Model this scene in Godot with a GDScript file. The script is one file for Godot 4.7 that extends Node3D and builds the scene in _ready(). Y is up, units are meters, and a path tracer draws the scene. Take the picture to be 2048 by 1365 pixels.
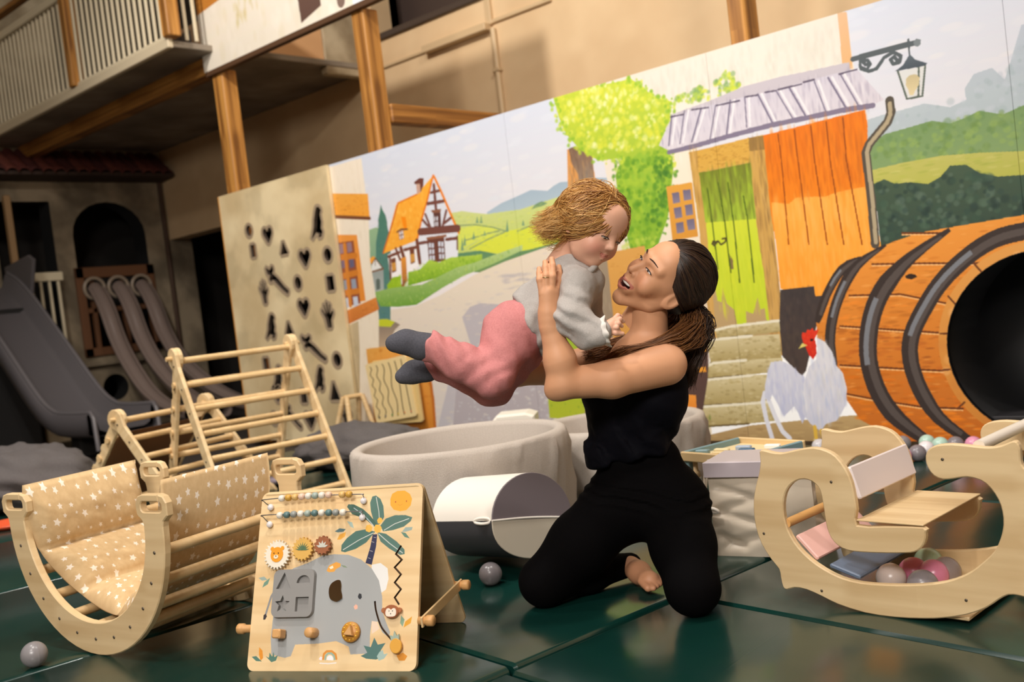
extends Node3D

var taken := {}
var mats := {}
var M := {}
var clock := 0

func stage(s: String) -> void:
	print(s, " ", Time.get_ticks_msec() - clock)

func _ready() -> void:
	clock = Time.get_ticks_msec()
	# camera: crouching height, held at a slant
	var cam := Camera3D.new()
	cam.name = "camera"
	cam.transform = Transform3D(Basis(Vector3(0.7364, -0.1196, -0.6659), Vector3(0.0642, 0.9921, -0.1072), Vector3(0.6735, 0.0362, 0.7383)).orthonormalized(), Vector3(0, 0.9, 0))
	cam.fov = 37.67
	var lens := CameraAttributesPhysical.new()
	lens.frustum_focal_length = 35.0
	lens.frustum_focus_distance = 2.75
	lens.exposure_aperture = 3.2
	cam.attributes = lens
	cam.fov = 37.67
	add_child(cam)
	cam.current = true
	# environment: a closed hall, all light comes from its lamps and an added fill panel
	var we := WorldEnvironment.new()
	we.name = "hall_environment"
	var env := Environment.new()
	env.background_mode = Environment.BG_COLOR
	env.background_color = Color(0, 0, 0)
	env.tonemap_mode = Environment.TONE_MAPPER_LINEAR
	env.tonemap_exposure = 0.78
	env.sdfgi_enabled = true
	env.ssao_enabled = true
	env.ssil_enabled = true
	we.environment = env
	add_child(we)
	# the hall's ceiling spotlights: warm white, high above the play area
	var warm := Color(1.0, 0.975, 0.945)
	hall_lamp(Vector3(-2.2, 6.0, -0.6), Vector3(-2.4, 0, -3.0), 88.0, 14.0, warm, "black ceiling spotlight above the busy board")
	hall_lamp(Vector3(-1.0, 6.0, -2.8), Vector3(-2.4, 1.6, -6.7), 88.0, 12.0, warm, "black ceiling spotlight above the animal rocker")
	hall_lamp(Vector3(-4.9, 6.0, -0.6), Vector3(-5.7, 0.9, -4.6), 46.0, 34.0, warm, "black ceiling spotlight above the climbing triangles")
	hall_lamp(Vector3(-0.6, 6.0, 2.2), Vector3(-2.6, 1.2, -3.8), 88.0, 14.0, warm, "black ceiling spotlight behind the camera place")
	added_fill_panel(Vector3(0.7, 3.5, 2.6), Vector3(-2.0, 0.5, -2.6), 28.0, warm)  # added unseen fill, brightens faces turned to the camera
	make_materials()
	stage("materials")
	hall()
	stage("hall")
	left_corner()
	stage("corner")
	mural()
	stage("mural")
	shape_wall()
	stage("shape wall")
	props_left()
	stage("props left")
	busy_board()
	stage("busy board")
	props_mid()
	stage("props mid")
	props_right()
	stage("props right")
	people()
	stage("people")

func added_fill_panel(at: Vector3, aim: Vector3, energy: float, c: Color) -> void:
	# an added fill light above and behind the camera, shaped as a glowing panel
	var t := thing("added_fill_panel", "wide white fill panel added behind the camera to brighten the play area", "lamp", "", Transform3D(Basis.looking_at(aim - at, Vector3.UP), at))
	part(t, "panel_frame", slab_mesh(Vector3(-1.05, -0.55, 0.0), Vector3(1.05, 0.55, 0.06), 0.01), mat(srgb(60, 60, 62), 0.5))
	var glow := StandardMaterial3D.new()
	glow.albedo_color = Color(1, 1, 1)
	glow.emission_enabled = true
	glow.emission = c
	glow.emission_energy_multiplier = 2.0
	part(t, "fill_face", slab_mesh(Vector3(-1.0, -0.5, -0.012), Vector3(1.0, 0.5, 0.0), 0.0), glow)
	part(t, "panel_cord", MB.new().tube([Vector3(-0.9, 0.5, 0.03), Vector3(-0.9, 3.0, 1.4)], 0.012).done(), mat(srgb(60, 60, 62), 0.5))
	part(t, "panel_cord", MB.new().tube([Vector3(0.9, 0.5, 0.03), Vector3(0.9, 3.0, 1.4)], 0.012).done(), mat(srgb(60, 60, 62), 0.5))
	var l := AreaLight3D.new()
	l.name = "fill_light"
	l.area_size = Vector2(2.0, 1.0)
	l.area_normalize_energy = true
	l.light_color = c
	l.light_energy = energy
	l.area_range = 25.0
	l.area_attenuation = 2.0
	l.shadow_enabled = true
	l.position = Vector3(0, 0, -0.03)
	t.add_child(l)

func hall_lamp(at: Vector3, aim: Vector3, cone: float, energy: float, c: Color, label: String) -> void:
	var t := thing("ceiling_lamp", label, "lamp", "ceiling spotlights of the hall", T(at))
	var look := Basis.looking_at(aim - at, Vector3.RIGHT)
	var turn := Transform3D(look * Basis(Vector3.RIGHT, PI / 2), Vector3.ZERO)
	part(t, "lamp_can", MB.new().lathe([Vector2(0, 0.16), Vector2(0.17, 0.16), Vector2(0.2, 0.1), Vector2(0.2, -0.01), Vector2(0.19, -0.01), Vector2(0.19, 0.0), Vector2(0, 0.0)], 24).done(), mat(srgb(40, 40, 42), 0.5), turn)
	part(t, "lamp_stem", MB.new().tube([Vector3(0, 0.1, 0), Vector3(0, 0.7, 0)], 0.02).done(), mat(srgb(40, 40, 42), 0.5))
	var glow := StandardMaterial3D.new()
	glow.albedo_color = Color(1, 1, 1)
	glow.emission_enabled = true
	glow.emission = c
	glow.emission_energy_multiplier = 6.0
	part(t, "lamp_lens", MB.new().lathe([Vector2(0, -0.012), Vector2(0.18, -0.012), Vector2(0.18, -0.02), Vector2(0, -0.02)], 24).done(), glow, turn)
	var l := SpotLight3D.new()
	l.name = "lamp_light"
	l.light_color = c
	l.light_energy = energy
	l.light_size = 0.18
	l.spot_angle = cone
	l.spot_angle_attenuation = 0.6 if cone < 80.0 else 0.12
	l.spot_range = 25.0
	l.spot_attenuation = 2.0
	l.shadow_enabled = true
	l.transform = Transform3D(look, look * Vector3(0, 0, -0.1))
	t.add_child(l)

# ---------------------------------------------------------------- helpers
class MB:
	var v := PackedVector3Array()
	var g := PackedInt32Array()
	var uv := PackedVector2Array()
	var has_uv := false
	func tri(a: Vector3, b: Vector3, c: Vector3, sg := -1, ua := Vector2.ZERO, ub := Vector2.ZERO, uc := Vector2.ZERO) -> void:
		v.append(a); v.append(b); v.append(c)
		g.append(sg)
		uv.append(ua); uv.append(ub); uv.append(uc)
	func quad(a: Vector3, b: Vector3, c: Vector3, d: Vector3, sg := -1) -> void:
		tri(a, b, c, sg)
		tri(a, c, d, sg)
	func quad_uv(a: Vector3, b: Vector3, c: Vector3, d: Vector3, ua: Vector2, ub: Vector2, uc: Vector2, ud: Vector2, sg := -1) -> void:
		has_uv = true
		tri(a, b, c, sg, ua, ub, uc)
		tri(a, c, d, sg, ua, uc, ud)
	func done(into: ArrayMesh = null) -> ArrayMesh:
		var vol := 0.0
		for i in range(0, v.size(), 3):
			vol += v[i].dot(v[i + 1].cross(v[i + 2]))
		var st := SurfaceTool.new()
		st.begin(Mesh.PRIMITIVE_TRIANGLES)
		for i in g.size():
			st.set_smooth_group(g[i])
			for k in ([0, 2, 1] if vol > 0.0 else [0, 1, 2]):
				if has_uv:
					st.set_uv(uv[i * 3 + k])
				st.add_vertex(v[i * 3 + k])
		st.generate_normals()
		return st.commit(into)
	func box(s: Vector3, at := Vector3.ZERO, bev := 0.004) -> MB:
		# chamfered box as three-way profile
		var h := s / 2.0
		var b := minf(bev, minf(h.x, minf(h.y, h.z)) * 0.5)
		var rect := [Vector2(-1, -1), Vector2(1, -1), Vector2(1, 1), Vector2(-1, 1)]
		var ring := func(z: float, ins: float) -> Array:
			var out := []
			for q in rect:
				var cx: float = q.x * (h.x - ins)
				var cy: float = q.y * (h.y - ins)
				if q.x * q.y > 0:
					out.append(Vector3(cx, cy - q.y * b, z) + at)
					out.append(Vector3(cx - q.x * b, cy, z) + at)
				else:
					out.append(Vector3(cx - q.x * b, cy, z) + at)
					out.append(Vector3(cx, cy - q.y * b, z) + at)
			return out
		var fix := func(z: float, ins: float) -> Array:
			var x: float = h.x - ins
			var y: float = h.y - ins
			return [Vector3(-x + b, -y, z) + at, Vector3(x - b, -y, z) + at, Vector3(x, -y + b, z) + at, Vector3(x, y - b, z) + at, Vector3(x - b, y, z) + at, Vector3(-x + b, y, z) + at, Vector3(-x, y - b, z) + at, Vector3(-x, -y + b, z) + at]
		var rs := [fix.call(-h.z, b), fix.call(-h.z + b, 0.0), fix.call(h.z - b, 0.0), fix.call(h.z, b)]
		for r in 3:
			for i in 8:
				var j := (i + 1) % 8
				quad(rs[r][i], rs[r][j], rs[r + 1][j], rs[r + 1][i])
		for i in range(1, 7):
			tri(rs[0][0], rs[0][i + 1], rs[0][i])
			tri(rs[3][0], rs[3][i], rs[3][i + 1])
		return self
	func tube(pts: Array, rad, sides := 10, cap := true, closed := false) -> MB:
		var n := pts.size()
		var rings := []
		var up := Vector3.UP
		var t0: Vector3 = (pts[1] - pts[0]).normalized()
		if absf(t0.dot(up)) > 0.9:
			up = Vector3.RIGHT
		var nrm: Vector3 = (up - t0 * up.dot(t0)).normalized()
		for i in n:
			var a: Vector3 = pts[(i - 1 + n) % n] if closed else pts[maxi(i - 1, 0)]
			var b: Vector3 = pts[(i + 1) % n] if closed else pts[mini(i + 1, n - 1)]
			var t := (b - a).normalized()
			nrm = (nrm - t * nrm.dot(t)).normalized()
			var bn := t.cross(nrm)
			var r: float = rad[i] if rad is Array or rad is PackedFloat32Array else rad
			var ring := []
			for k in sides:
				var an := TAU * k / sides
				ring.append(pts[i] + (nrm * cos(an) + bn * sin(an)) * r)
			rings.append(ring)
		for i in (n if closed else n - 1):
			var j := (i + 1) % n
			for k in sides:
				var l := (k + 1) % sides
				quad(rings[i][k], rings[i][l], rings[j][l], rings[j][k], 1)
		if cap and not closed:
			for k in range(1, sides - 1):
				tri(rings[0][0], rings[0][k + 1], rings[0][k])
				tri(rings[n - 1][0], rings[n - 1][k], rings[n - 1][k + 1])
		return self
	func lathe(prof: Array, seg := 32, ax := 1.0, az := 1.0, at := Vector3.ZERO, sg := 1) -> MB:
		for i in prof.size() - 1:
			for k in seg:
				var a0 := TAU * k / seg
				var a1 := TAU * (k + 1) / seg
				var p: Vector2 = prof[i]
				var q: Vector2 = prof[i + 1]
				var A := Vector3(cos(a0) * p.x * ax, p.y, sin(a0) * p.x * az) + at
				var B := Vector3(cos(a1) * p.x * ax, p.y, sin(a1) * p.x * az) + at
				var C := Vector3(cos(a1) * q.x * ax, q.y, sin(a1) * q.x * az) + at
				var D := Vector3(cos(a0) * q.x * ax, q.y, sin(a0) * q.x * az) + at
				if p.x > 0.00001:
					tri(A, B, C if q.x > 0.00001 else D, sg)
				if q.x > 0.00001:
					tri(A, C, D, sg)
		return self
	func sphere(c: Vector3, r: Vector3, seg := 20, rows := 12) -> MB:
		var prof := []
		for i in rows + 1:
			var a := -PI / 2 + PI * i / rows
			prof.append(Vector2(cos(a), sin(a)))
		var m := MB.new().lathe(prof, seg)
		for i in m.v.size():
			v.append(m.v[i] * r + c)
			uv.append(Vector2.ZERO)
		for i in m.g.size():
			g.append(1)
		return self
	func extrude(poly: PackedVector2Array, depth: float, bev := 0.002, sg := -1, at := Vector3.ZERO) -> MB:
		# outline in xy, thickness along z, centred on z = at.z
		var n := poly.size()
		var area := 0.0
		for i in n:
			area += poly[i].cross(poly[(i + 1) % n])
		var ins := PackedVector2Array()
		for i in n:
			var a := (poly[i] - poly[(i - 1 + n) % n]).normalized()
			var b := (poly[(i + 1) % n] - poly[i]).normalized()
			var m := (a + b).normalized() if (a + b).length() > 0.05 else a
			var nn := Vector2(-m.y, m.x) * signf(area)
			var k := 1.0 / maxf(0.5, absf(m.dot(b)))
			ins.append(poly[i] + nn * bev * k)
		var h := depth / 2.0
		var lv := [[ins, -h], [poly, -h + bev], [poly, h - bev], [ins, h]]
		for l in 3:
			for i in n:
				var j := (i + 1) % n
				var P: PackedVector2Array = lv[l][0]
				var Q: PackedVector2Array = lv[l + 1][0]
				quad(Vector3(P[i].x, P[i].y, lv[l][1]) + at, Vector3(P[j].x, P[j].y, lv[l][1]) + at, Vector3(Q[j].x, Q[j].y, lv[l + 1][1]) + at, Vector3(Q[i].x, Q[i].y, lv[l + 1][1]) + at, sg if sg < 0 else sg + l)
		var ix := Geometry2D.triangulate_polygon(ins)
		if ix.is_empty():
			ix = Geometry2D.triangulate_polygon(poly)
		if ix.is_empty():
			printerr("triangulation failed ", n)
		for i in range(0, ix.size(), 3):
			var a: Vector2 = ins[ix[i]]
			var b: Vector2 = ins[ix[i + 1]]
			var c: Vector2 = ins[ix[i + 2]]
			if (b - a).cross(c - a) * area < 0:
				var q := b
				b = c
				c = q
			tri(Vector3(a.x, a.y, h) + at, Vector3(b.x, b.y, h) + at, Vector3(c.x, c.y, h) + at)
			tri(Vector3(a.x, a.y, -h) + at, Vector3(c.x, c.y, -h) + at, Vector3(b.x, b.y, -h) + at)
		return self
	func moved(t: Transform3D) -> MB:
		for i in v.size():
			v[i] = t * v[i]
		return self

func P2(a: Array) -> PackedVector2Array:
	var out := PackedVector2Array()
	for i in range(0, a.size(), 2):
		out.append(Vector2(a[i], a[i + 1]))
	return out

func smooth2(p: PackedVector2Array, sub := 3, closed := true) -> PackedVector2Array:
	var out := PackedVector2Array()
	var n := p.size()
	for i in (n if closed else n - 1):
		var a := p[(i - 1 + n) % n] if closed or i > 0 else p[0]
		var d := p[(i + 2) % n] if closed or i + 2 < n else p[n - 1]
		for k in sub:
			out.append(p[i].cubic_interpolate(p[(i + 1) % n], a, d, float(k) / sub))
	if not closed:
		out.append(p[n - 1])
	return out

func smooth3(p: Array, sub := 6) -> Array:
	var out := []
	var n := p.size()
	for i in n - 1:
		for k in sub:
			out.append(p[i].cubic_interpolate(p[i + 1], p[maxi(i - 1, 0)], p[mini(i + 2, n - 1)], float(k) / sub))
	out.append(p[n - 1])
	return out

func ngon(c: Vector2, r: float, n := 24, ry := -1.0) -> PackedVector2Array:
	var out := PackedVector2Array()
	for i in n:
		out.append(c + Vector2(cos(TAU * i / n) * r, sin(TAU * i / n) * (r if ry < 0 else ry)))
	return out

func rrect(c: Vector2, s: Vector2, r: float, n := 5) -> PackedVector2Array:
	var out := PackedVector2Array()
	for q in 4:
		var cc: Vector2 = c + [Vector2(1, 1), Vector2(-1, 1), Vector2(-1, -1), Vector2(1, -1)][q] * (s / 2 - Vector2(r, r))
		for i in n + 1:
			var a: float = PI / 2 * (q + float(i) / n)
			out.append(cc + Vector2(cos(a), sin(a)) * r)
	return out

func hole_in(outer: PackedVector2Array, hole: PackedVector2Array) -> PackedVector2Array:
	# outer and hole joined over a hair-thin cut, so that one outline bounds both
	var bi := 0
	var bj := 0
	var best := 1e9
	for i in outer.size():
		for j in hole.size():
			var d := outer[i].distance_squared_to(hole[j])
			if d < best:
				best = d
				bi = i
				bj = j
	var ao := 0.0
	for i in outer.size():
		ao += outer[i].cross(outer[(i + 1) % outer.size()])
	var ah := 0.0
	for i in hole.size():
		ah += hole[i].cross(hole[(i + 1) % hole.size()])
	var h := hole.duplicate()
	if ao * ah > 0:
		h.reverse()
		bj = hole.size() - 1 - bj
	var dirv := (h[bj] - outer[bi]).normalized()
	var off := Vector2(-dirv.y, dirv.x) * 0.00006 * signf(ao)
	var out := PackedVector2Array()
	for i in bi + 1:
		out.append(outer[i])
	out[bi] -= off
	for k in h.size():
		out.append(h[(bj + k) % h.size()])
	out[out.size() - h.size()] -= off
	out.append(h[bj] + off)
	out.append(outer[bi] + off)
	for i in range(bi + 1, outer.size()):
		out.append(outer[i])
	return out

func numbered(called: String, parent: Node) -> String:
	var key := str(parent.get_instance_id()) + called
	var n: int = taken.get(key, 0)
	taken[key] = n + 1
	return called if n == 0 else "%s_%03d" % [called, n]

func thing(called: String, label: String, category: String, group := "", at := Transform3D()) -> Node3D:
	var o := Node3D.new()
	o.name = numbered(called, self)
	o.transform = at
	tag(o, label, category, group)
	add_child(o)
	return o

func tag(o: Node, label: String, category: String, group := "") -> void:
	o.set_meta("label", label)
	o.set_meta("category", category)
	if group != "":
		o.set_meta("group", group)

func part(parent: Node, called: String, mesh: Mesh, m: Material, t := Transform3D()) -> MeshInstance3D:
	var o := MeshInstance3D.new()
	o.name = numbered(called, parent)
	o.mesh = mesh
	o.material_override = m
	o.transform = t
	parent.add_child(o)
	return o

func struct(called: String, mesh: Mesh, m: Material, label := "", t := Transform3D()) -> MeshInstance3D:
	var o := part(self, called, mesh, m, t)
	o.set_meta("kind", "structure")
	if label != "":
		o.set_meta("label", label)
	return o

func T(at: Vector3, rot := Vector3.ZERO) -> Transform3D:
	return Transform3D(Basis.from_euler(rot), at)

func along(a: Vector3, b: Vector3) -> Transform3D:
	# y axis from a to b, origin at a
	var y := (b - a).normalized()
	var x := y.cross(Vector3.FORWARD if absf(y.z) < 0.9 else Vector3.RIGHT).normalized()
	return Transform3D(Basis(x, y, x.cross(y)), a)

func srgb(r: int, g: int, b: int) -> Color:
	return Color(r / 255.0, g / 255.0, b / 255.0)

func mat(c: Color, rough := 0.6, metal := 0.0) -> StandardMaterial3D:
	var key := "%s %.3f %.3f" % [c.to_html(), rough, metal]
	if not mats.has(key):
		var m := StandardMaterial3D.new()
		m.albedo_color = c
		m.roughness = rough
		m.metallic = metal
		mats[key] = m
	return mats[key]

func noise_image(w: int, h: int, sw: int, sh: int, freq: float, sd: int, a: Color, b: Color, oct := 4, gain := 1.0) -> Image:
	var n := FastNoiseLite.new()
	n.seed = sd
	n.frequency = freq
	n.fractal_octaves = oct
	var im := n.get_seamless_image(sw, sh)
	im.convert(Image.FORMAT_L8)
	im.resize(w, h, Image.INTERPOLATE_CUBIC)
	var src := im.get_data()
	var out := PackedByteArray()
	out.resize(w * h * 3)
	for i in w * h:
		var t := clampf((src[i] / 255.0 - 0.5) * gain + 0.5, 0.0, 1.0)
		out[i * 3] = int(lerpf(a.r, b.r, t) * 255.0)
		out[i * 3 + 1] = int(lerpf(a.g, b.g, t) * 255.0)
		out[i * 3 + 2] = int(lerpf(a.b, b.b, t) * 255.0)
	return Image.create_from_data(w, h, false, Image.FORMAT_RGB8, out)

func tri_mat(im: Image, scale: Vector3, rough := 0.6, world := false, height := 0.0, him: Image = null) -> StandardMaterial3D:
	var m := StandardMaterial3D.new()
	m.albedo_texture = ImageTexture.create_from_image(im)
	m.uv1_triplanar = true
	m.uv1_world_triplanar = world
	m.uv1_scale = scale
	m.roughness = rough
	if height > 0.0:
		m.heightmap_enabled = true
		m.heightmap_scale = height
		m.heightmap_texture = ImageTexture.create_from_image(him)
	return m

# ---------------------------------------------------------------- smooth bodies from distance fields
class Field:
	var o: Vector3
	var c: float
	var nx: int
	var ny: int
	var nz: int
	var d := PackedFloat32Array()
	func _init(lo: Vector3, hi: Vector3, cell: float) -> void:
		o = lo
		c = cell
		nx = int((hi.x - lo.x) / cell) + 2
		ny = int((hi.y - lo.y) / cell) + 2
		nz = int((hi.z - lo.z) / cell) + 2
		d.resize(nx * ny * nz)
		d.fill(1000.0)
	func span(lo: Vector3, hi: Vector3) -> PackedInt32Array:
		var a := (lo - o) / c
		var b := (hi - o) / c
		return PackedInt32Array([maxi(0, int(a.x)), maxi(0, int(a.y)), maxi(0, int(a.z)), mini(nx, int(b.x) + 2), mini(ny, int(b.y) + 2), mini(nz, int(b.z) + 2)])
	func cone(a: Vector3, b: Vector3, ra: float, rb: float, k := 0.02) -> void:
		var m := maxf(ra, rb) + k + 3.0 * c
		var s := span(a.min(b) - Vector3(m, m, m), a.max(b) + Vector3(m, m, m))
		var ab := b - a
		var l2 := maxf(ab.length_squared(), 1e-9)
		var dr := rb - ra
		for z in range(s[2], s[5]):
			for y in range(s[1], s[4]):
				var i := (z * ny + y) * nx + s[0]
				var p := o + Vector3(s[0], y, z) * c - a
				for x in range(s[0], s[3]):
					var t := clampf(p.dot(ab) / l2, 0.0, 1.0)
					var e := (p - ab * t).length() - ra - dr * t
					var f := d[i]
					var h := maxf(k - absf(f - e), 0.0) / k
					d[i] = minf(f, e) - h * h * k * 0.25
					i += 1
					p.x += c
	func ball(a: Vector3, r: float, k := 0.02) -> void:
		cone(a, a + Vector3(0, 0.0001, 0), r, r, k)
	func ell(at: Vector3, r: Vector3, k := 0.02, cut := false, turn := Basis()) -> void:
		var m := maxf(r.x, maxf(r.y, r.z)) + k + 3.0 * c
		var s := span(at - Vector3(m, m, m), at + Vector3(m, m, m))
		var inv := turn.transposed()
		var r2 := r * r
		for z in range(s[2], s[5]):
			for y in range(s[1], s[4]):
				var i := (z * ny + y) * nx + s[0]
				for x in range(s[0], s[3]):
					var q := inv * (o + Vector3(x, y, z) * c - at)
					var k0 := (q / r).length()
					var k1 := (q / r2).length()
					var e := k0 * (k0 - 1.0) / maxf(k1, 1e-6) if k1 > 1e-6 else -minf(r.x, minf(r.y, r.z))
					var f := d[i]
					if cut:
						e = -e
						var h := maxf(k - absf(f - e), 0.0) / k
						d[i] = maxf(f, e) + h * h * k * 0.25
					else:
						var h := maxf(k - absf(f - e), 0.0) / k
						d[i] = minf(f, e) - h * h * k * 0.25
					i += 1
	func halfspace(at: Vector3, n: Vector3, k := 0.004) -> void:
		# keep what lies on the side n points away from
		for z in nz:
			for y in ny:
				var i := (z * ny + y) * nx
				var e := (o + Vector3(0, y, z) * c - at).dot(n)
				var dx := n.x * c
				for x in nx:
					if d[i] < 0.2:
						var f := d[i]
						var h := maxf(k - absf(f - e), 0.0) / k
						d[i] = maxf(f, e) + h * h * k * 0.25
					e += dx
					i += 1
	func ripple(fn: Callable, within := 0.03) -> void:
		for z in nz:
			for y in ny:
				var i := (z * ny + y) * nx
				for x in nx:
					var f := d[i]
					if f < within and f > -within:
						d[i] = f + fn.call(o + Vector3(x, y, z) * c)
					i += 1
	func net(to: Dictionary, t := Transform3D(), paint = null) -> void:
		# one vertex in each cell the surface crosses, one quad round each crossed edge
		var V: PackedVector3Array = to.v
		var N: PackedVector3Array = to.n
		var C: PackedColorArray = to.c
		var I: PackedInt32Array = to.i
		var id := PackedInt32Array()
		id.resize(d.size())
		id.fill(-1)
		var sx := 1
		var sy := nx
		var sz := nx * ny
		var lim := c * 4.0
		for z in nz - 1:
			for y in ny - 1:
				var i := (z * ny + y) * nx - 1
				for x in nx - 1:
					i += 1
					var a := d[i]
					if a > lim or a < -lim:
						continue
					var b := d[i + sx]
					var e := d[i + sy]
					var f := d[i + sx + sy]
					var g := d[i + sz]
					var h := d[i + sz + sx]
					var j := d[i + sz + sy]
					var l := d[i + sz + sx + sy]
					var cnt := int(a < 0) + int(b < 0) + int(e < 0) + int(f < 0) + int(g < 0) + int(h < 0) + int(j < 0) + int(l < 0)
					if cnt == 0 or cnt == 8:
						continue
					var p := Vector3.ZERO
					var n := 0
					if (a < 0) != (b < 0): p += Vector3(a / (a - b), 0, 0); n += 1
					if (e < 0) != (f < 0): p += Vector3(e / (e - f), 1, 0); n += 1
					if (g < 0) != (h < 0): p += Vector3(g / (g - h), 0, 1); n += 1
					if (j < 0) != (l < 0): p += Vector3(j / (j - l), 1, 1); n += 1
					if (a < 0) != (e < 0): p += Vector3(0, a / (a - e), 0); n += 1
					if (b < 0) != (f < 0): p += Vector3(1, b / (b - f), 0); n += 1
					if (g < 0) != (j < 0): p += Vector3(0, g / (g - j), 1); n += 1
					if (h < 0) != (l < 0): p += Vector3(1, h / (h - l), 1); n += 1
					if (a < 0) != (g < 0): p += Vector3(0, 0, a / (a - g)); n += 1
					if (b < 0) != (h < 0): p += Vector3(1, 0, b / (b - h)); n += 1
					if (e < 0) != (j < 0): p += Vector3(0, 1, e / (e - j)); n += 1
					if (f < 0) != (l < 0): p += Vector3(1, 1, f / (f - l)); n += 1
					p /= n
					var gr := Vector3((b - a) * (1 - p.y) * (1 - p.z) + (f - e) * p.y * (1 - p.z) + (h - g) * (1 - p.y) * p.z + (l - j) * p.y * p.z, (e - a) * (1 - p.x) * (1 - p.z) + (f - b) * p.x * (1 - p.z) + (j - g) * (1 - p.x) * p.z + (l - h) * p.x * p.z, (g - a) * (1 - p.x) * (1 - p.y) + (h - b) * p.x * (1 - p.y) + (j - e) * (1 - p.x) * p.y + (l - f) * p.x * p.y)
					id[i] = V.size()
					var w := o + (Vector3(x, y, z) + p) * c
					V.append(t * w)
					N.append((t.basis * gr).normalized())
					if paint != null:
						C.append(paint.call(w))
		for z in range(1, nz - 1):
			for y in range(1, ny - 1):
				var i := (z * ny + y) * nx
				for x in range(1, nx - 1):
					i += 1
					if id[i] < 0 and d[i] > 0.0 and d[i] > lim:
						continue
					var a := d[i]
					if absf(a) > lim:
						continue
					for ax in 3:
						var st: int = [sx, sy, sz][ax]
						var b := d[i + st]
						if (a < 0) == (b < 0):
							continue
						var u: int = [sy, sz, sx][ax]
						var w2: int = [sz, sx, sy][ax]
						var q0 := id[i]
						var q1 := id[i - u]
						var q2 := id[i - u - w2]
						var q3 := id[i - w2]
						if q0 < 0 or q1 < 0 or q2 < 0 or q3 < 0:
							continue
						if a < 0:
							I.append_array(PackedInt32Array([q0, q2, q1, q0, q3, q2]))
						else:
							I.append_array(PackedInt32Array([q0, q1, q2, q0, q2, q3]))
		to.v = V
		to.n = N
		to.c = C
		to.i = I

func blank() -> Dictionary:
	return {"v": PackedVector3Array(), "n": PackedVector3Array(), "c": PackedColorArray(), "i": PackedInt32Array()}

func to_mesh(s: Dictionary) -> ArrayMesh:
	var a := []
	a.resize(Mesh.ARRAY_MAX)
	a[Mesh.ARRAY_VERTEX] = s.v
	a[Mesh.ARRAY_NORMAL] = s.n
	if s.c.size() == s.v.size():
		a[Mesh.ARRAY_COLOR] = s.c
	a[Mesh.ARRAY_INDEX] = s.i
	var m := ArrayMesh.new()
	m.add_surface_from_arrays(Mesh.PRIMITIVE_TRIANGLES, a)
	return m

# ---------------------------------------------------------------- materials shared by many things
func make_materials() -> void:
	M.ply = tri_mat(noise_image(256, 256, 12, 192, 0.03, 4, srgb(214, 182, 134), srgb(232, 204, 158), 4, 1.6), Vector3(2.2, 2.2, 2.2), 0.5)
	M.dowel = tri_mat(noise_image(128, 128, 8, 96, 0.05, 9, srgb(214, 178, 126), srgb(234, 204, 156), 3, 1.4), Vector3(5, 5, 5), 0.5)
	M.edge = mat(srgb(196, 156, 104), 0.6)
	M.post = tri_mat(noise_image(256, 256, 96, 10, 0.05, 21, srgb(120, 74, 26), srgb(196, 138, 66), 4, 1.5).duplicate(), Vector3(1.6, 1.6, 1.6), 0.55)
	var pim := noise_image(256, 256, 96, 10, 0.05, 21, srgb(122, 76, 28), srgb(198, 140, 68), 4, 1.5)
	M.post = tri_mat(pim, Vector3(2.4, 0.9, 2.4), 0.55)
	var pim2 := noise_image(256, 256, 10, 96, 0.05, 22, srgb(122, 76, 28), srgb(198, 140, 68), 4, 1.5)
	M.beam = tri_mat(pim2, Vector3(0.9, 2.4, 2.4), 0.55)
	M.beige = tri_mat(noise_image(256, 256, 64, 64, 0.03, 31, srgb(214, 182, 140), srgb(226, 196, 154), 4, 1.3), Vector3(0.5, 0.5, 0.5), 0.7, true)
	M.conc = tri_mat(noise_image(256, 256, 128, 128, 0.02, 33, srgb(120, 108, 94), srgb(150, 138, 122), 5, 1.5), Vector3(0.5, 0.5, 0.5), 0.85, true)
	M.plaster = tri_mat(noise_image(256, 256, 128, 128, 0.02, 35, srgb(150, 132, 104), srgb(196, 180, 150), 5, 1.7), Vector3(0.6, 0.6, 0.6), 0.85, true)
	M.shaded_plaster = tri_mat(noise_image(256, 256, 128, 128, 0.02, 36, srgb(100, 88, 70), srgb(146, 130, 106), 5, 1.7), Vector3(0.6, 0.6, 0.6), 0.85, true)  # darker copy of plaster, the dim corner's shade put into its colour
	M.dark = mat(srgb(20, 18, 17), 0.8)
	M.screw = mat(srgb(104, 92, 78), 0.45, 0.4)
	M.sock = tri_mat(noise_image(128, 128, 110, 110, 0.2, 131, srgb(70, 70, 78), srgb(92, 92, 100), 3, 1.3), Vector3(8, 8, 8), 0.95)
	M.grey_plastic = mat(srgb(92, 88, 90), 0.35)

func slab_mesh(lo: Vector3, hi: Vector3, bev := 0.004) -> ArrayMesh:
	return MB.new().box(hi - lo, (lo + hi) / 2.0, bev).done()

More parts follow.
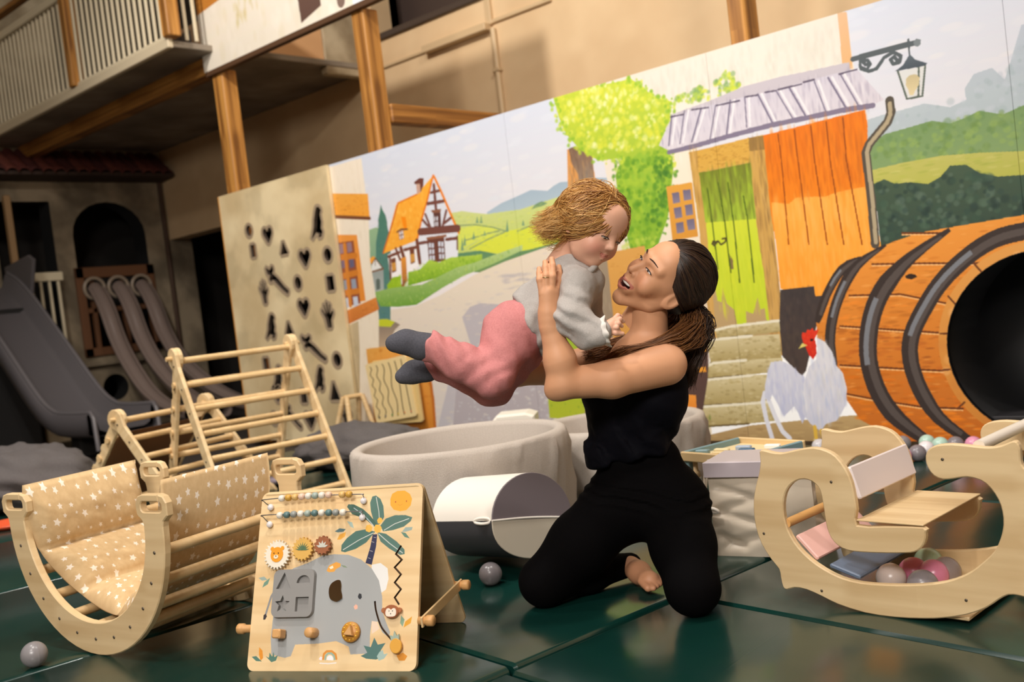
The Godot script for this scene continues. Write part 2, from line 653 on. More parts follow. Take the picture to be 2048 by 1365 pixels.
func hall() -> void:
	struct("floor", slab_mesh(Vector3(-16, -0.3, -10), Vector3(6, -0.055, 6.5), 0.0), mat(srgb(52, 46, 42), 0.6))
	struct("ceiling", slab_mesh(Vector3(-16, 6.7, -10), Vector3(6, 7.0, 6.5), 0.0), mat(srgb(120, 112, 102), 0.9))
	struct("wall_right", slab_mesh(Vector3(5.5, -0.3, -10), Vector3(6, 7, 6.5), 0.0), M.beige)
	struct("wall_front", slab_mesh(Vector3(-16, -0.3, 6), Vector3(5.5, 7, 6.5), 0.0), M.beige)
	# back wall with its dark doorway under the gallery
	var bw := Node3D.new()
	bw.name = "wall_back"
	bw.set_meta("kind", "structure")
	add_child(bw)
	part(bw, "wall_surface", slab_mesh(Vector3(-8.3, -0.3, -6.95), Vector3(5.5, 3.66, -6.7), 0.0), M.beige)
	part(bw, "wall_surface", slab_mesh(Vector3(-11.9, 2.25, -6.95), Vector3(-8.3, 3.66, -6.7), 0.0), M.beige)
	part(bw, "wall_surface", slab_mesh(Vector3(-16, 3.66, -6.95), Vector3(-7.45, 6.7, -6.7), 0.0), M.beige)
	part(bw, "wall_surface", slab_mesh(Vector3(-5.92, 3.66, -6.95), Vector3(5.5, 6.7, -6.7), 0.0), M.beige)
	part(bw, "wall_surface", slab_mesh(Vector3(-7.45, 5.2, -6.95), Vector3(-5.92, 6.7, -6.7), 0.0), M.beige)
	part(bw, "doorway_lining", slab_mesh(Vector3(-12.5, -0.3, -9.2), Vector3(-8, 2.6, -9.0), 0.0), M.dark)
	part(bw, "window_recess", slab_mesh(Vector3(-7.6, 3.5, -7.3), Vector3(-5.8, 5.4, -7.2), 0.0), mat(srgb(74, 60, 54), 0.5))
	var trim := mat(srgb(206, 178, 138), 0.5)
	part(bw, "window_sill", slab_mesh(Vector3(-7.5, 3.62, -6.95), Vector3(-5.92, 3.68, -6.66), 0.006), mat(srgb(70, 58, 50), 0.5))
	var k := 0
	for t in [[Vector3(-6.72, 3.32, -6.7), Vector3(-5.9, 3.385, -6.6)], [Vector3(-7.7, 3.345, -6.7), Vector3(-6.72, 3.375, -6.675)], [Vector3(-5.9, 3.375, -6.7), Vector3(-5.2, 3.41, -6.67)], [Vector3(-5.93, 3.37, -6.7), Vector3(-5.87, 6.0, -6.66)], [Vector3(-5.27, 3.4, -6.7), Vector3(-5.22, 4.6, -6.66)]]:
		k += 1
		struct("trim_%d" % k, slab_mesh(t[0], t[1], 0.006), trim)
	var pipe := thing("wall_conduit", "thin cream pipe running straight down the beige wall", "pipe")
	part(pipe, "pipe_run", MB.new().tube([Vector3(-5.87, -0.05, -6.672), Vector3(-5.87, 3.33, -6.672)], 0.026, 12).done(), trim)
	part(pipe, "pipe_clip", slab_mesh(Vector3(-5.91, 2.95, -6.7), Vector3(-5.83, 2.98, -6.64), 0.003), trim)
	var w2 := part(self, "window_1", slab_mesh(Vector3(-5.22, 3.46, -6.72), Vector3(-3.6, 4.6, -6.69), 0.004), mat(srgb(236, 224, 196), 0.5))
	w2.set_meta("kind", "structure")
	part(w2, "window_frame", slab_mesh(Vector3(-5.22, 3.44, -6.7), Vector3(-3.6, 3.5, -6.65), 0.005), trim)
	part(w2, "window_frame", slab_mesh(Vector3(-5.15, 3.44, -6.7), Vector3(-5.1, 4.6, -6.65), 0.005), trim)
	# posts and beams of the wooden frame
	for q in [[-7.66, -7.51, 0.0, 3.22, "thick brown wooden post behind the board of cut-out shapes"], [-5.735, -5.6, 0.0, 3.2, "thick brown wooden post with a beam running back to the wall"], [-2.668, -2.565, 0.0, 5.2, "brown wooden post rising behind the painted barn roof"]]:
		var p := thing("wooden_post", q[4], "post", "posts of the wooden frame")
		part(p, "post_shaft", slab_mesh(Vector3(q[0], -0.05, -5.1), Vector3(q[1], q[3], -4.95), 0.008), M.post)
	var bm := thing("wooden_beam", "brown beam running back from the post to the beige wall", "beam")
	part(bm, "beam_timber", slab_mesh(Vector3(-5.7, 2.36, -6.7), Vector3(-5.58, 2.5, -5.1), 0.008), tri_mat(noise_image(128, 128, 10, 96, 0.05, 24, srgb(122, 76, 28), srgb(198, 140, 68), 4, 1.5), Vector3(2.4, 2.4, 0.9), 0.55))
	var bm2 := thing("wooden_beam", "long brown beam carrying the gallery floor at its front", "beam")
	part(bm2, "beam_timber", slab_mesh(Vector3(-11.8, 3.225, -5.1), Vector3(-7.7, 3.41, -4.95), 0.01), M.beam)
	# painted fascia of the gallery
	var fa := thing("gallery_fascia", "white painted board above the posts with a brown lower edge and curled bracket", "board")
	var fp := Painter.new(1024, 384, 0.25, 5)
	fp.run([["p", 0xf0e8dc, 0xe6dccb, [0, 0, 4100, 0, 4100, 1536, 0, 1536]], ["d", [0xf8f0e4, 0xe0d4bc, 0xd8c8a0, 0xece0cc], 300, 160, 2.0, 0.3, [0, 0, 2400, 0, 2400, 1500, 0, 1500]],
		["p", 0xd8923c, 0xc07a2c, [0, 500, 1500, 640, 1500, 1500, 0, 1500]], ["d", [0xb46c24, 0xe8a850], 60, 220, 0.12, 0.5, [0, 520, 1400, 640, 1400, 900, 0, 900]],
		["d", [0xb09a40, 0xc8b060], 40, 70, 3.0, 0.35, [560, 250, 900, 300, 900, 560, 560, 500]],
		["p", 0xdfe4ee, 0xe8ecf2, [2060, 0, 4100, 0, 4100, 1536, 2060, 1536]], ["p", 0x6c5044, 0x5c4238, [1430, 40, 1690, 100, 1690, 700, 1400, 700]],
		["l", 0x8c8684, 60, [1500, 300, 1560, 380, 1640, 350, 1630, 250, 1560, 230]], ["l", 0x7a6458, 90, [1640, 380, 1760, 430, 1880, 340, 1920, 160, 1930, 60]], ["l", 0xa89c94, 30, [1650, 390, 1760, 445, 1870, 350, 1905, 170]]])
	var fm := StandardMaterial3D.new()
	fm.albedo_texture = ImageTexture.create_from_image(fp.im)
	fm.roughness = 0.6
	var fb := MB.new()
	var fx := -5.2
	var fy := 3.95
	fb.quad_uv(Vector3(-7.72, 3.23, -4.92), Vector3(fx, 3.23, -4.92), Vector3(fx, fy, -4.92), Vector3(-7.72, fy, -4.92), Vector2(0, 1), Vector2(0.6146, 1), Vector2(0.6146, 0.5312), Vector2(0, 0.5312))
	for e in [[Vector3(-7.72, 3.23, -4.92), Vector3(fx, 3.23, -4.92)], [Vector3(fx, fy, -4.92), Vector3(-7.72, fy, -4.92)], [Vector3(-7.72, fy, -4.92), Vector3(-7.72, 3.23, -4.92)], [Vector3(fx, 3.23, -4.92), Vector3(fx, fy, -4.92)]]:
		var b := Vector3(0, 0, -0.03)
		fb.quad_uv(e[0] + b, e[1] + b, e[1], e[0], Vector2(0.01, 0.9), Vector2(0.02, 0.9), Vector2(0.02, 0.95), Vector2(0.01, 0.95))
	fb.quad_uv(Vector3(fx, 3.23, -4.95), Vector3(-7.72, 3.23, -4.95), Vector3(-7.72, fy, -4.95), Vector3(fx, fy, -4.95), Vector2(0.02, 0.9), Vector2(0.01, 0.9), Vector2(0.01, 0.85), Vector2(0.02, 0.85))
	part(fa, "painted_panel", fb.done(), fm)
	part(fa, "lower_edge", slab_mesh(Vector3(-7.7, 3.185, -4.97), Vector3(-5.19, 3.23, -4.915), 0.004), mat(srgb(84, 56, 34), 0.6))
	# green gym mats
	var mim := noise_image(256, 256, 64, 64, 0.03, 41, srgb(12, 48, 42), srgb(16, 55, 48), 4, 1.0)
	var him := noise_image(512, 512, 128, 128, 0.012, 42, Color(0, 0, 0), Color(1, 1, 1), 4, 1.4)
	M.vinyl = tri_mat(mim, Vector3(0.8, 0.8, 0.8), 0.2, true, 0.2, him)
	M.vinyl.metallic_specular = 0.85
	var ax := Vector3(0.1322, 0, -0.9912)
	var ac := Vector3(0.9912, 0, 0.1322)
	var o := Vector3(-1.660, 0.000, -2.266)
	var cols := [[-4.98, 1.24], [-3.73, 1.24], [-2.48, 1.24], [-1.24, 1.23], [0.0, 1.25], [1.25, 1.24]]
	var rowof := ["in the line under the large bean bag", "in the line under the lower climbing triangle", "in the line under the tall climbing triangle", "in the line under the cradle", "in the line under the animal rocker", "in the line beyond the animal rocker"]
	var nth := ["first", "second", "third", "fourth", "fifth", "sixth", "seventh", "eighth"]
	for ci in cols.size():
		var step := 0.675 if ci >= 4 else 2.0
		var z0 := 0.14 if ci >= 4 else -0.5
		for r in range(-4 if ci >= 4 else -1, 4 if ci >= 4 else 2):
			var a: float = z0 + step * r
			var b: float = a + step - 0.008
			if ci < 4 and r == 1:
				b = a + [0.3, 0.55, 0.72, 0.88][ci]
			if ci >= 4 and r == 3:
				b = a + (0.5 if ci == 4 else 0.62)
			var c: Vector3 = o + ac * (cols[ci][0] + cols[ci][1] / 2) + ax * ((a + b) / 2)
			var mt := thing("gym_mat", "dark green vinyl gym mat on the play floor", "mat", "green gym mats laid edge to edge", Transform3D(Basis(ac, Vector3.UP, -ax), c))
			mt.set_meta("label", "dark green gym mat %s, %s from the mural" % [rowof[ci], nth[(3 if ci >= 4 else 1) - r]])
			part(mt, "mat_pad", mat_pad(cols[ci][1], b - a), M.vinyl)

func mat_pad(w: float, l: float) -> ArrayMesh:
	var pr := rrect(Vector2(0, -0.027), Vector2(w - 0.008, 0.054), 0.016, 3)
	return MB.new().extrude(pr, l - 0.006, 0.008, 1).done()

# ---------------------------------------------------------------- gallery and slide corner
func left_corner() -> void:
	var ga := Node3D.new()
	ga.name = "gallery_floor"
	ga.set_meta("kind", "structure")
	ga.set_meta("label", "grey gallery floor above the slides")
	add_child(ga)
	part(ga, "slab", slab_mesh(Vector3(-11.8, 3.375, -6.7), Vector3(-7.55, 3.43, -4.52), 0.006), M.conc)
	part(ga, "edge_strip", slab_mesh(Vector3(-11.8, 3.36, -4.54), Vector3(-7.53, 3.44, -4.49), 0.006), mat(srgb(206, 190, 160), 0.6))
	part(ga, "partition", slab_mesh(Vector3(-7.64, 3.43, -6.15), Vector3(-7.58, 4.5, -5.15), 0.004), mat(srgb(214, 166, 118), 0.7))
	part(ga, "partition", slab_mesh(Vector3(-7.66, 3.3, -6.7), Vector3(-7.56, 4.7, -6.15), 0.01), M.plaster)
	# balustrade
	var ba := thing("balustrade", "white wooden railing with thin upright bars along the gallery edge", "railing")
	var white := mat(srgb(214, 200, 170), 0.55)
	for i in 44:
		var x := -7.66 - i * 0.095
		if absf(x + 9.27) < 0.07:
			continue
		part(ba, "baluster", slab_mesh(Vector3(-0.014, 0, -0.01), Vector3(0.014, 0.88, 0.01), 0.003), white, T(Vector3(x, 3.44, -4.52)))
	part(ba, "top_rail", slab_mesh(Vector3(-11.8, 4.28, -4.56), Vector3(-7.56, 4.36, -4.48), 0.008), white)
	part(ba, "hand_rail", slab_mesh(Vector3(-11.8, 4.52, -4.57), Vector3(-7.56, 4.57, -4.47), 0.01), M.beam)
	part(ba, "bottom_rail", slab_mesh(Vector3(-11.8, 3.44, -4.54), Vector3(-7.56, 3.47, -4.5), 0.004), white)
	for x in [-9.27, -7.5]:
		part(ba, "railing_post", slab_mesh(Vector3(x - 0.055, 3.44, -4.58), Vector3(x + 0.055, 5.2, -4.46), 0.008), M.post)
	for i in 2:
		part(ba, "baluster", slab_mesh(Vector3(-0.01, 0, -0.014), Vector3(0.01, 0.9, 0.014), 0.003), white, T(Vector3(-7.54, 3.44, -4.68 - i * 0.09)))
	# things up on the gallery, mostly dark
	var up := thing("gallery_counter", "dark panelled counter standing up on the gallery behind the railing", "counter")
	part(up, "counter_body", slab_mesh(Vector3(-9.0, 3.44, -5.5), Vector3(-7.9, 3.85, -5.2), 0.01), mat(srgb(150, 120, 90), 0.6))
	part(up, "counter_door", slab_mesh(Vector3(-8.7, 3.5, -5.2), Vector3(-8.3, 3.8, -5.18), 0.004), mat(srgb(60, 48, 40), 0.6))
	var sh := thing("gallery_backing", "dark screen with white bars added behind the gallery railing to darken its gaps", "backing")  # dark sheets added so the gaps between the railing bars look dark
	part(sh, "backing_panel", slab_mesh(Vector3(-11.75, 3.44, -5.6), Vector3(-9.25, 5.2, -5.5), 0.01), mat(srgb(46, 38, 34), 0.6))
	part(sh, "backing_wing", slab_mesh(Vector3(-9.25, 4.0, -5.6), Vector3(-7.75, 5.2, -5.5), 0.01), mat(srgb(46, 38, 34), 0.6))
	part(sh, "backing_bar", slab_mesh(Vector3(-9.2, 3.92, -5.5), Vector3(-7.8, 3.98, -5.46), 0.005), mat(srgb(196, 172, 136), 0.6))
	# side wall made up as an old house front, with arch, window and crawl holes
	var wl := CSGBox3D.new()
	wl.name = "wall_left"
	wl.size = Vector3(0.3, 3.7, 3.2)
	wl.position = Vector3(-11.95, 1.55, -5.4)
	wl.material = M.shaded_plaster
	wl.set_meta("kind", "structure")
	add_child(wl)
	var black := mat(srgb(12, 11, 11), 0.9)
	var arch := PackedVector2Array([Vector2(0.46, -1.0), Vector2(0.46, 0.36)])
	for i in 13:
		arch.append(Vector2(cos(PI * i / 12.0) * 0.46, 0.36 + sin(PI * i / 12.0) * 0.4))
	arch.append(Vector2(-0.46, -1.0))
	# arch above the window frame: the polygon lies in its own xy, turned to face into the room
	var cuts := [[arch, Vector3(0, 1.98 - 1.55, -5.91 + 5.4)], [ngon(Vector2.ZERO, 0.16), Vector3(0, 0.48 - 1.55, -5.73 + 5.4)], [ngon(Vector2.ZERO, 0.11), Vector3(0, 0.28 - 1.55, -5.47 + 5.4)], [ngon(Vector2.ZERO, 0.1), Vector3(0, 0.09 - 1.55, -5.95 + 5.4)], [P2([-0.32, -2, 0.32, -2, 0.32, 2.75, -0.32, 2.75]), Vector3(0, -1.55, -4.9 + 5.4)]]
	for q in cuts:
		var c := CSGPolygon3D.new()
		c.name = "opening"
		c.polygon = q[0]
		c.depth = 0.6
		c.operation = CSGShape3D.OPERATION_SUBTRACTION
		c.material = black
		c.transform = Transform3D(Basis(Vector3.UP, PI / 2), q[1] + Vector3(0.3, 0, 0))
		wl.add_child(c, true)
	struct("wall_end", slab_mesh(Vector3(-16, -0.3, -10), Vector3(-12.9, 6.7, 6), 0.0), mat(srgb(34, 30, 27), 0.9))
	struct("wall_far", slab_mesh(Vector3(-12.9, 3.44, -6.9), Vector3(-11.8, 6.7, 6), 0.0), M.plaster)
	struct("trim_6", slab_mesh(Vector3(-11.82, 0.76, -6.7), Vector3(-11.72, 0.82, -5.22), 0.008), M.shaded_plaster)
	struct("trim_7", MB.new().tube([Vector3(-11.78, 0, -6.64), Vector3(-11.78, 3.02, -6.64)], 0.03, 8).done(), mat(srgb(70, 48, 32), 0.7))
	# tiled roof strip
	var rf := thing("tiled_awning", "narrow awning of round dark red tiles over the old house front", "awning")
	part(rf, "awning_board", MB.new().extrude(P2([0, 0, 0.34, -0.24, 0.34, -0.28, 0, -0.3]), 2.28, 0.004).done(), mat(srgb(58, 40, 32), 0.7), T(Vector3(-11.78, 3.28, -5.53)))
	var tile := MB.new()
	for i in 8:
		var a0 := PI * i / 8.0
		var a1 := PI * (i + 1) / 8.0
		for e in [[0.066, 1.0]]:
			var p0 := Vector3(0, sin(a0) * 0.05, cos(a0) * 0.066)
			var p1 := Vector3(0, sin(a1) * 0.05, cos(a1) * 0.066)
			var dn := Vector3(0.4, -0.285, 0)
			var th := Vector3(0, -0.014, 0)
			tile.quad(p0, p1, p1 + dn, p0 + dn, 1)
			tile.quad(p0 + th, p0 + dn + th, p1 + dn + th, p1 + th, 1)
			tile.quad(p0 + dn, p1 + dn, p1 + dn + th, p0 + dn + th)
	var tm := tile.done()
	var reds := [mat(srgb(96, 44, 36), 0.75), mat(srgb(82, 38, 34), 0.75), mat(srgb(108, 54, 42), 0.75)]
	for i in 17:
		part(rf, "tile", tm, reds[(i * 7) % 3], T(Vector3(-11.78, 3.31, -4.42 - i * 0.134)))
	# window frame in the house front with three tube slides coming out of it
	var fr := thing("window_frame_panel", "brown wooden window frame in the wall behind the tube slides", "frame")
	var wood := mat(srgb(104, 66, 38), 0.65)
	for b in [[Vector3(-11.86, 1.82, -6.4), Vector3(-11.76, 1.95, -5.4)], [Vector3(-11.86, 0.88, -6.4), Vector3(-11.76, 0.98, -5.4)], [Vector3(-11.86, 0.88, -5.5), Vector3(-11.76, 1.95, -5.4)], [Vector3(-11.86, 0.88, -6.4), Vector3(-11.76, 1.95, -6.3)], [Vector3(-11.85, 0.95, -5.62), Vector3(-11.78, 1.85, -5.57)], [Vector3(-11.85, 0.95, -6.0), Vector3(-11.78, 1.85, -5.95)], [Vector3(-11.85, 1.4, -6.35), Vector3(-11.78, 1.46, -5.45)]]:
		part(fr, "frame_bar", slab_mesh(b[0], b[1], 0.006), wood)
	var clear := mat(srgb(128, 112, 104), 0.22)
	var rows := [[-5.6, 0.0], [-5.9, 0.12], [-6.2, 0.26]]
	var labs := ["long grey tube slide nearest the doorway, coming out of the wall", "long grey tube slide in the middle of the three at the wall", "long grey tube slide nearest the dark opening, last of three"]
	for i in 3:
		var z: float = rows[i][0]
		var e: float = rows[i][1]
		var ts := thing("tube_slide", labs[i], "slide", "tube slides coming out of the wall")
		var path := smooth3([Vector3(-11.75, 1.69, z), Vector3(-11.66, 1.62, z), Vector3(-11.5, 1.4, z), Vector3(-11.32, 1.0 + e * 0.1, z), Vector3(-11.08 + e * 0.3, 0.68, z), Vector3(-10.75 + e, 0.38, z), Vector3(-10.35 + e * 1.4, 0.2, z), Vector3(-9.9 + e * 1.6, 0.14, z)], 5)
		part(ts, "tube", MB.new().tube(path, 0.085, 14, false).done(), clear)
		var ring := []
		for k in 20:
			ring.append(Vector3(-11.74, 1.69 + cos(TAU * k / 20) * 0.125, z + sin(TAU * k / 20) * 0.125))
		part(ts, "collar", MB.new().tube(ring, 0.022, 8, false, true).done(), mat(srgb(150, 134, 116), 0.3))
		for k in [1, -1]:
			var ridge := []
			for p in path:
				ridge.append(p + Vector3(0.0, 0.04, 0.085 * k))
			part(ts, "side_rail", MB.new().tube(ridge.slice(4), 0.022, 8).done(), clear)
	# grey plastic slide
	var sl := thing("plastic_slide", "dark grey plastic slide with raised sides in the dim corner", "slide")
	var prof := smooth2(P2([-11.75, 1.75, -11.35, 1.56, -10.6, 0.96, -9.95, 0.42, -9.6, 0.24, -9.3, 0.2, -8.78, 0.2]), 5, false)
	var bed := MB.new()
	var sec := [Vector2(-0.34, 0.0), Vector2(-0.34, 0.17), Vector2(-0.3, 0.19), Vector2(-0.27, 0.17), Vector2(-0.24, 0.03), Vector2(-0.18, 0.0), Vector2(0.18, 0.0), Vector2(0.24, 0.03), Vector2(0.27, 0.17), Vector2(0.3, 0.19), Vector2(0.34, 0.17), Vector2(0.34, 0.0), Vector2(0.3, -0.03), Vector2(-0.3, -0.03)]
	var rings := []
	for i in prof.size():
		var t := (prof[mini(i + 1, prof.size() - 1)] - prof[maxi(i - 1, 0)]).normalized()
		var ring := []
		for s in sec:
			var q: Vector2 = prof[i] + Vector2(-t.y, t.x) * s.y
			ring.append(Vector3(q.x, q.y, -4.3 - s.x))
		rings.append(ring)
	for i in rings.size() - 1:
		for k in sec.size():
			var l := (k + 1) % sec.size()
			bed.quad(rings[i][k], rings[i][l], rings[i + 1][l], rings[i + 1][k], 1)
	part(sl, "chute", bed.done(), M.grey_plastic)
	for s in [-0.3, 0.3]:
		var rim := []
		for i in prof.size():
			var t := (prof[mini(i + 1, prof.size() - 1)] - prof[maxi(i - 1, 0)]).normalized()
			var q: Vector2 = prof[i] + Vector2(-t.y, t.x) * 0.19
			rim.append(Vector3(q.x, q.y, -4.3 - s))
		rim.append(Vector3(-8.74, 0.34, -4.3 - s))
		rim.append(Vector3(-8.72, 0.05, -4.3 - s))
		part(sl, "rim", MB.new().tube(rim, 0.022, 8).done(), mat(srgb(104, 100, 102), 0.3))
	for s in [-1, 1]:
		part(sl, "top_guard", MB.new().extrude(P2([-11.75, 1.7, -11.2, 1.5, -11.12, 1.7, -10.98, 2.0, -11.1, 2.06, -11.75, 2.0]), 0.04, 0.008).done(), M.grey_plastic, T(Vector3(0, 0, -4.3 + s * 0.32)))
	part(sl, "support", slab_mesh(Vector3(-9.5, -0.05, -4.5), Vector3(-9.3, 0.2, -4.1), 0.02), M.dark)
	part(sl, "support", slab_mesh(Vector3(-11.4, -0.05, -4.55), Vector3(-11.2, 1.5, -4.05), 0.02), M.dark)
	# white railing beside the slide
	var rl := thing("short_railing", "short white railing with four bars beside the grey slide", "railing")
	for i in 4:
		part(rl, "railing_bar", slab_mesh(Vector3(-11.6, 0.7, -4.82 - i * 0.1), Vector3(-11.57, 1.82, -4.79 - i * 0.1), 0.004), white)
	part(rl, "railing_top", slab_mesh(Vector3(-11.62, 1.8, -5.16), Vector3(-11.55, 1.9, -4.74), 0.006), white)
	part(rl, "railing_foot", slab_mesh(Vector3(-11.62, -0.05, -5.16), Vector3(-11.55, 0.72, -4.74), 0.006), M.plaster)
	var sp := thing("wooden_post", "short pale wooden post at the head of the grey slide", "post", "posts of the wooden frame")
	part(sp, "post_shaft", slab_mesh(Vector3(-11.72, -0.05, -4.73), Vector3(-11.64, 2.8, -4.66), 0.01), mat(srgb(150, 118, 80), 0.6))

# ---------------------------------------------------------------- painter for prints and painted boards
class Painter:
	var im: Image
	var s: float
	var H: int
	var rng := RandomNumberGenerator.new()
	var brushes := {}
	func _init(w: int, h: int, px_per_mm: float, sd: int) -> void:
		im = Image.create(w, h, false, Image.FORMAT_RGBA8)
		im.fill(Color.WHITE)
		s = px_per_mm
		H = h
		rng.seed = sd
	func col(i: int) -> Color:
		return Color8((i >> 16) & 255, (i >> 8) & 255, i & 255)
	func pts(a: Array) -> PackedVector2Array:
		var out := PackedVector2Array()
		for i in range(0, a.size(), 2):
			out.append(Vector2(a[i] * s, H - a[i + 1] * s))
		return out
	func poly(p: PackedVector2Array, a: Color, b: Color) -> void:
		var y0 := 1e9
		var y1 := -1e9
		for q in p:
			y0 = minf(y0, q.y)
			y1 = maxf(y1, q.y)
		var n := p.size()
		for y in range(maxi(0, int(y0)), mini(H, int(y1) + 1)):
			var yy := y + 0.5
			var xs := []
			for i in n:
				var u := p[i]
				var w := p[(i + 1) % n]
				if (u.y <= yy) != (w.y <= yy):
					xs.append(u.x + (yy - u.y) / (w.y - u.y) * (w.x - u.x))
			xs.sort()
			var c := a.lerp(b, clampf((yy - y0) / maxf(1.0, y1 - y0), 0.0, 1.0))
			for k in range(0, xs.size() - 1, 2):
				var x0 := int(round(xs[k]))
				var x1 := int(round(xs[k + 1]))
				if x1 > x0:
					im.fill_rect(Rect2i(x0, y, x1 - x0, 1), c)
	func line(p: PackedVector2Array, w: float, c: Color) -> void:
		var r := maxf(w * s / 2.0, 0.6)
		for i in p.size() - 1:
			var t := (p[i + 1] - p[i]).normalized()
			var nn := Vector2(-t.y, t.x) * r
			poly(PackedVector2Array([p[i] + nn, p[i + 1] + nn, p[i + 1] - nn, p[i] - nn]), c, c)
		if r > 1.2:
			for q in p:
				var k := PackedVector2Array()
				for i in 10:
					k.append(q + Vector2(cos(TAU * i / 10), sin(TAU * i / 10)) * r)
				poly(k, c, c)
	func brush(c: Color, w: int, h: int, al: float) -> Image:
		var key := "%s %d %d %.2f" % [c.to_html(), w, h, al]
		if not brushes.has(key):
			var b := Image.create(w, h, false, Image.FORMAT_RGBA8)
			for y in h:
				for x in w:
					var q := Vector2((x + 0.5) / w * 2 - 1, (y + 0.5) / h * 2 - 1)
					var f := clampf((1.0 - q.length()) * 2.2, 0.0, 1.0)
					if w < h:
						f *= 0.65 + 0.35 * sin(x * 2.4 + c.r * 9.0)
					b.set_pixel(x, y, Color(c.r, c.g, c.b, f * al))
			brushes[key] = b
		return brushes[key]
	func dabs(cs: Array, n: int, size: float, st: float, al: float, p: PackedVector2Array) -> void:
		var lo := p[0]
		var hi := p[0]
		for q in p:
			lo = lo.min(q)
			hi = hi.max(q)
		lo = lo.max(Vector2(-40, -40))
		hi = hi.min(Vector2(im.get_width() + 40, H + 40))
		for i in n:
			var q := Vector2(rng.randf_range(lo.x, hi.x), rng.randf_range(lo.y, hi.y))
			if not Geometry2D.is_point_in_polygon(q, p):
				continue
			var k: float = [0.6, 0.85, 1.15][rng.randi() % 3]
			var w := size * s * k
			var h := w * st
			if st > 1.0:
				w *= 0.6
				h = w * st
			var b := brush(col(cs[rng.randi() % cs.size()]), maxi(3, int(w)), maxi(3, int(h)), al)
			im.blend_rect(b, Rect2i(Vector2i.ZERO, b.get_size()), Vector2i(q) - b.get_size() / 2)
	func run(cmds: Array) -> void:
		for c in cmds:
			if c[0] == "p":
				poly(pts(c[3]), col(c[1]), col(c[2]))
			elif c[0] == "l":
				line(pts(c[3]), c[2], col(c[1]))
			else:
				dabs(c[1], c[2], c[3], c[4], c[5], pts(c[6]))

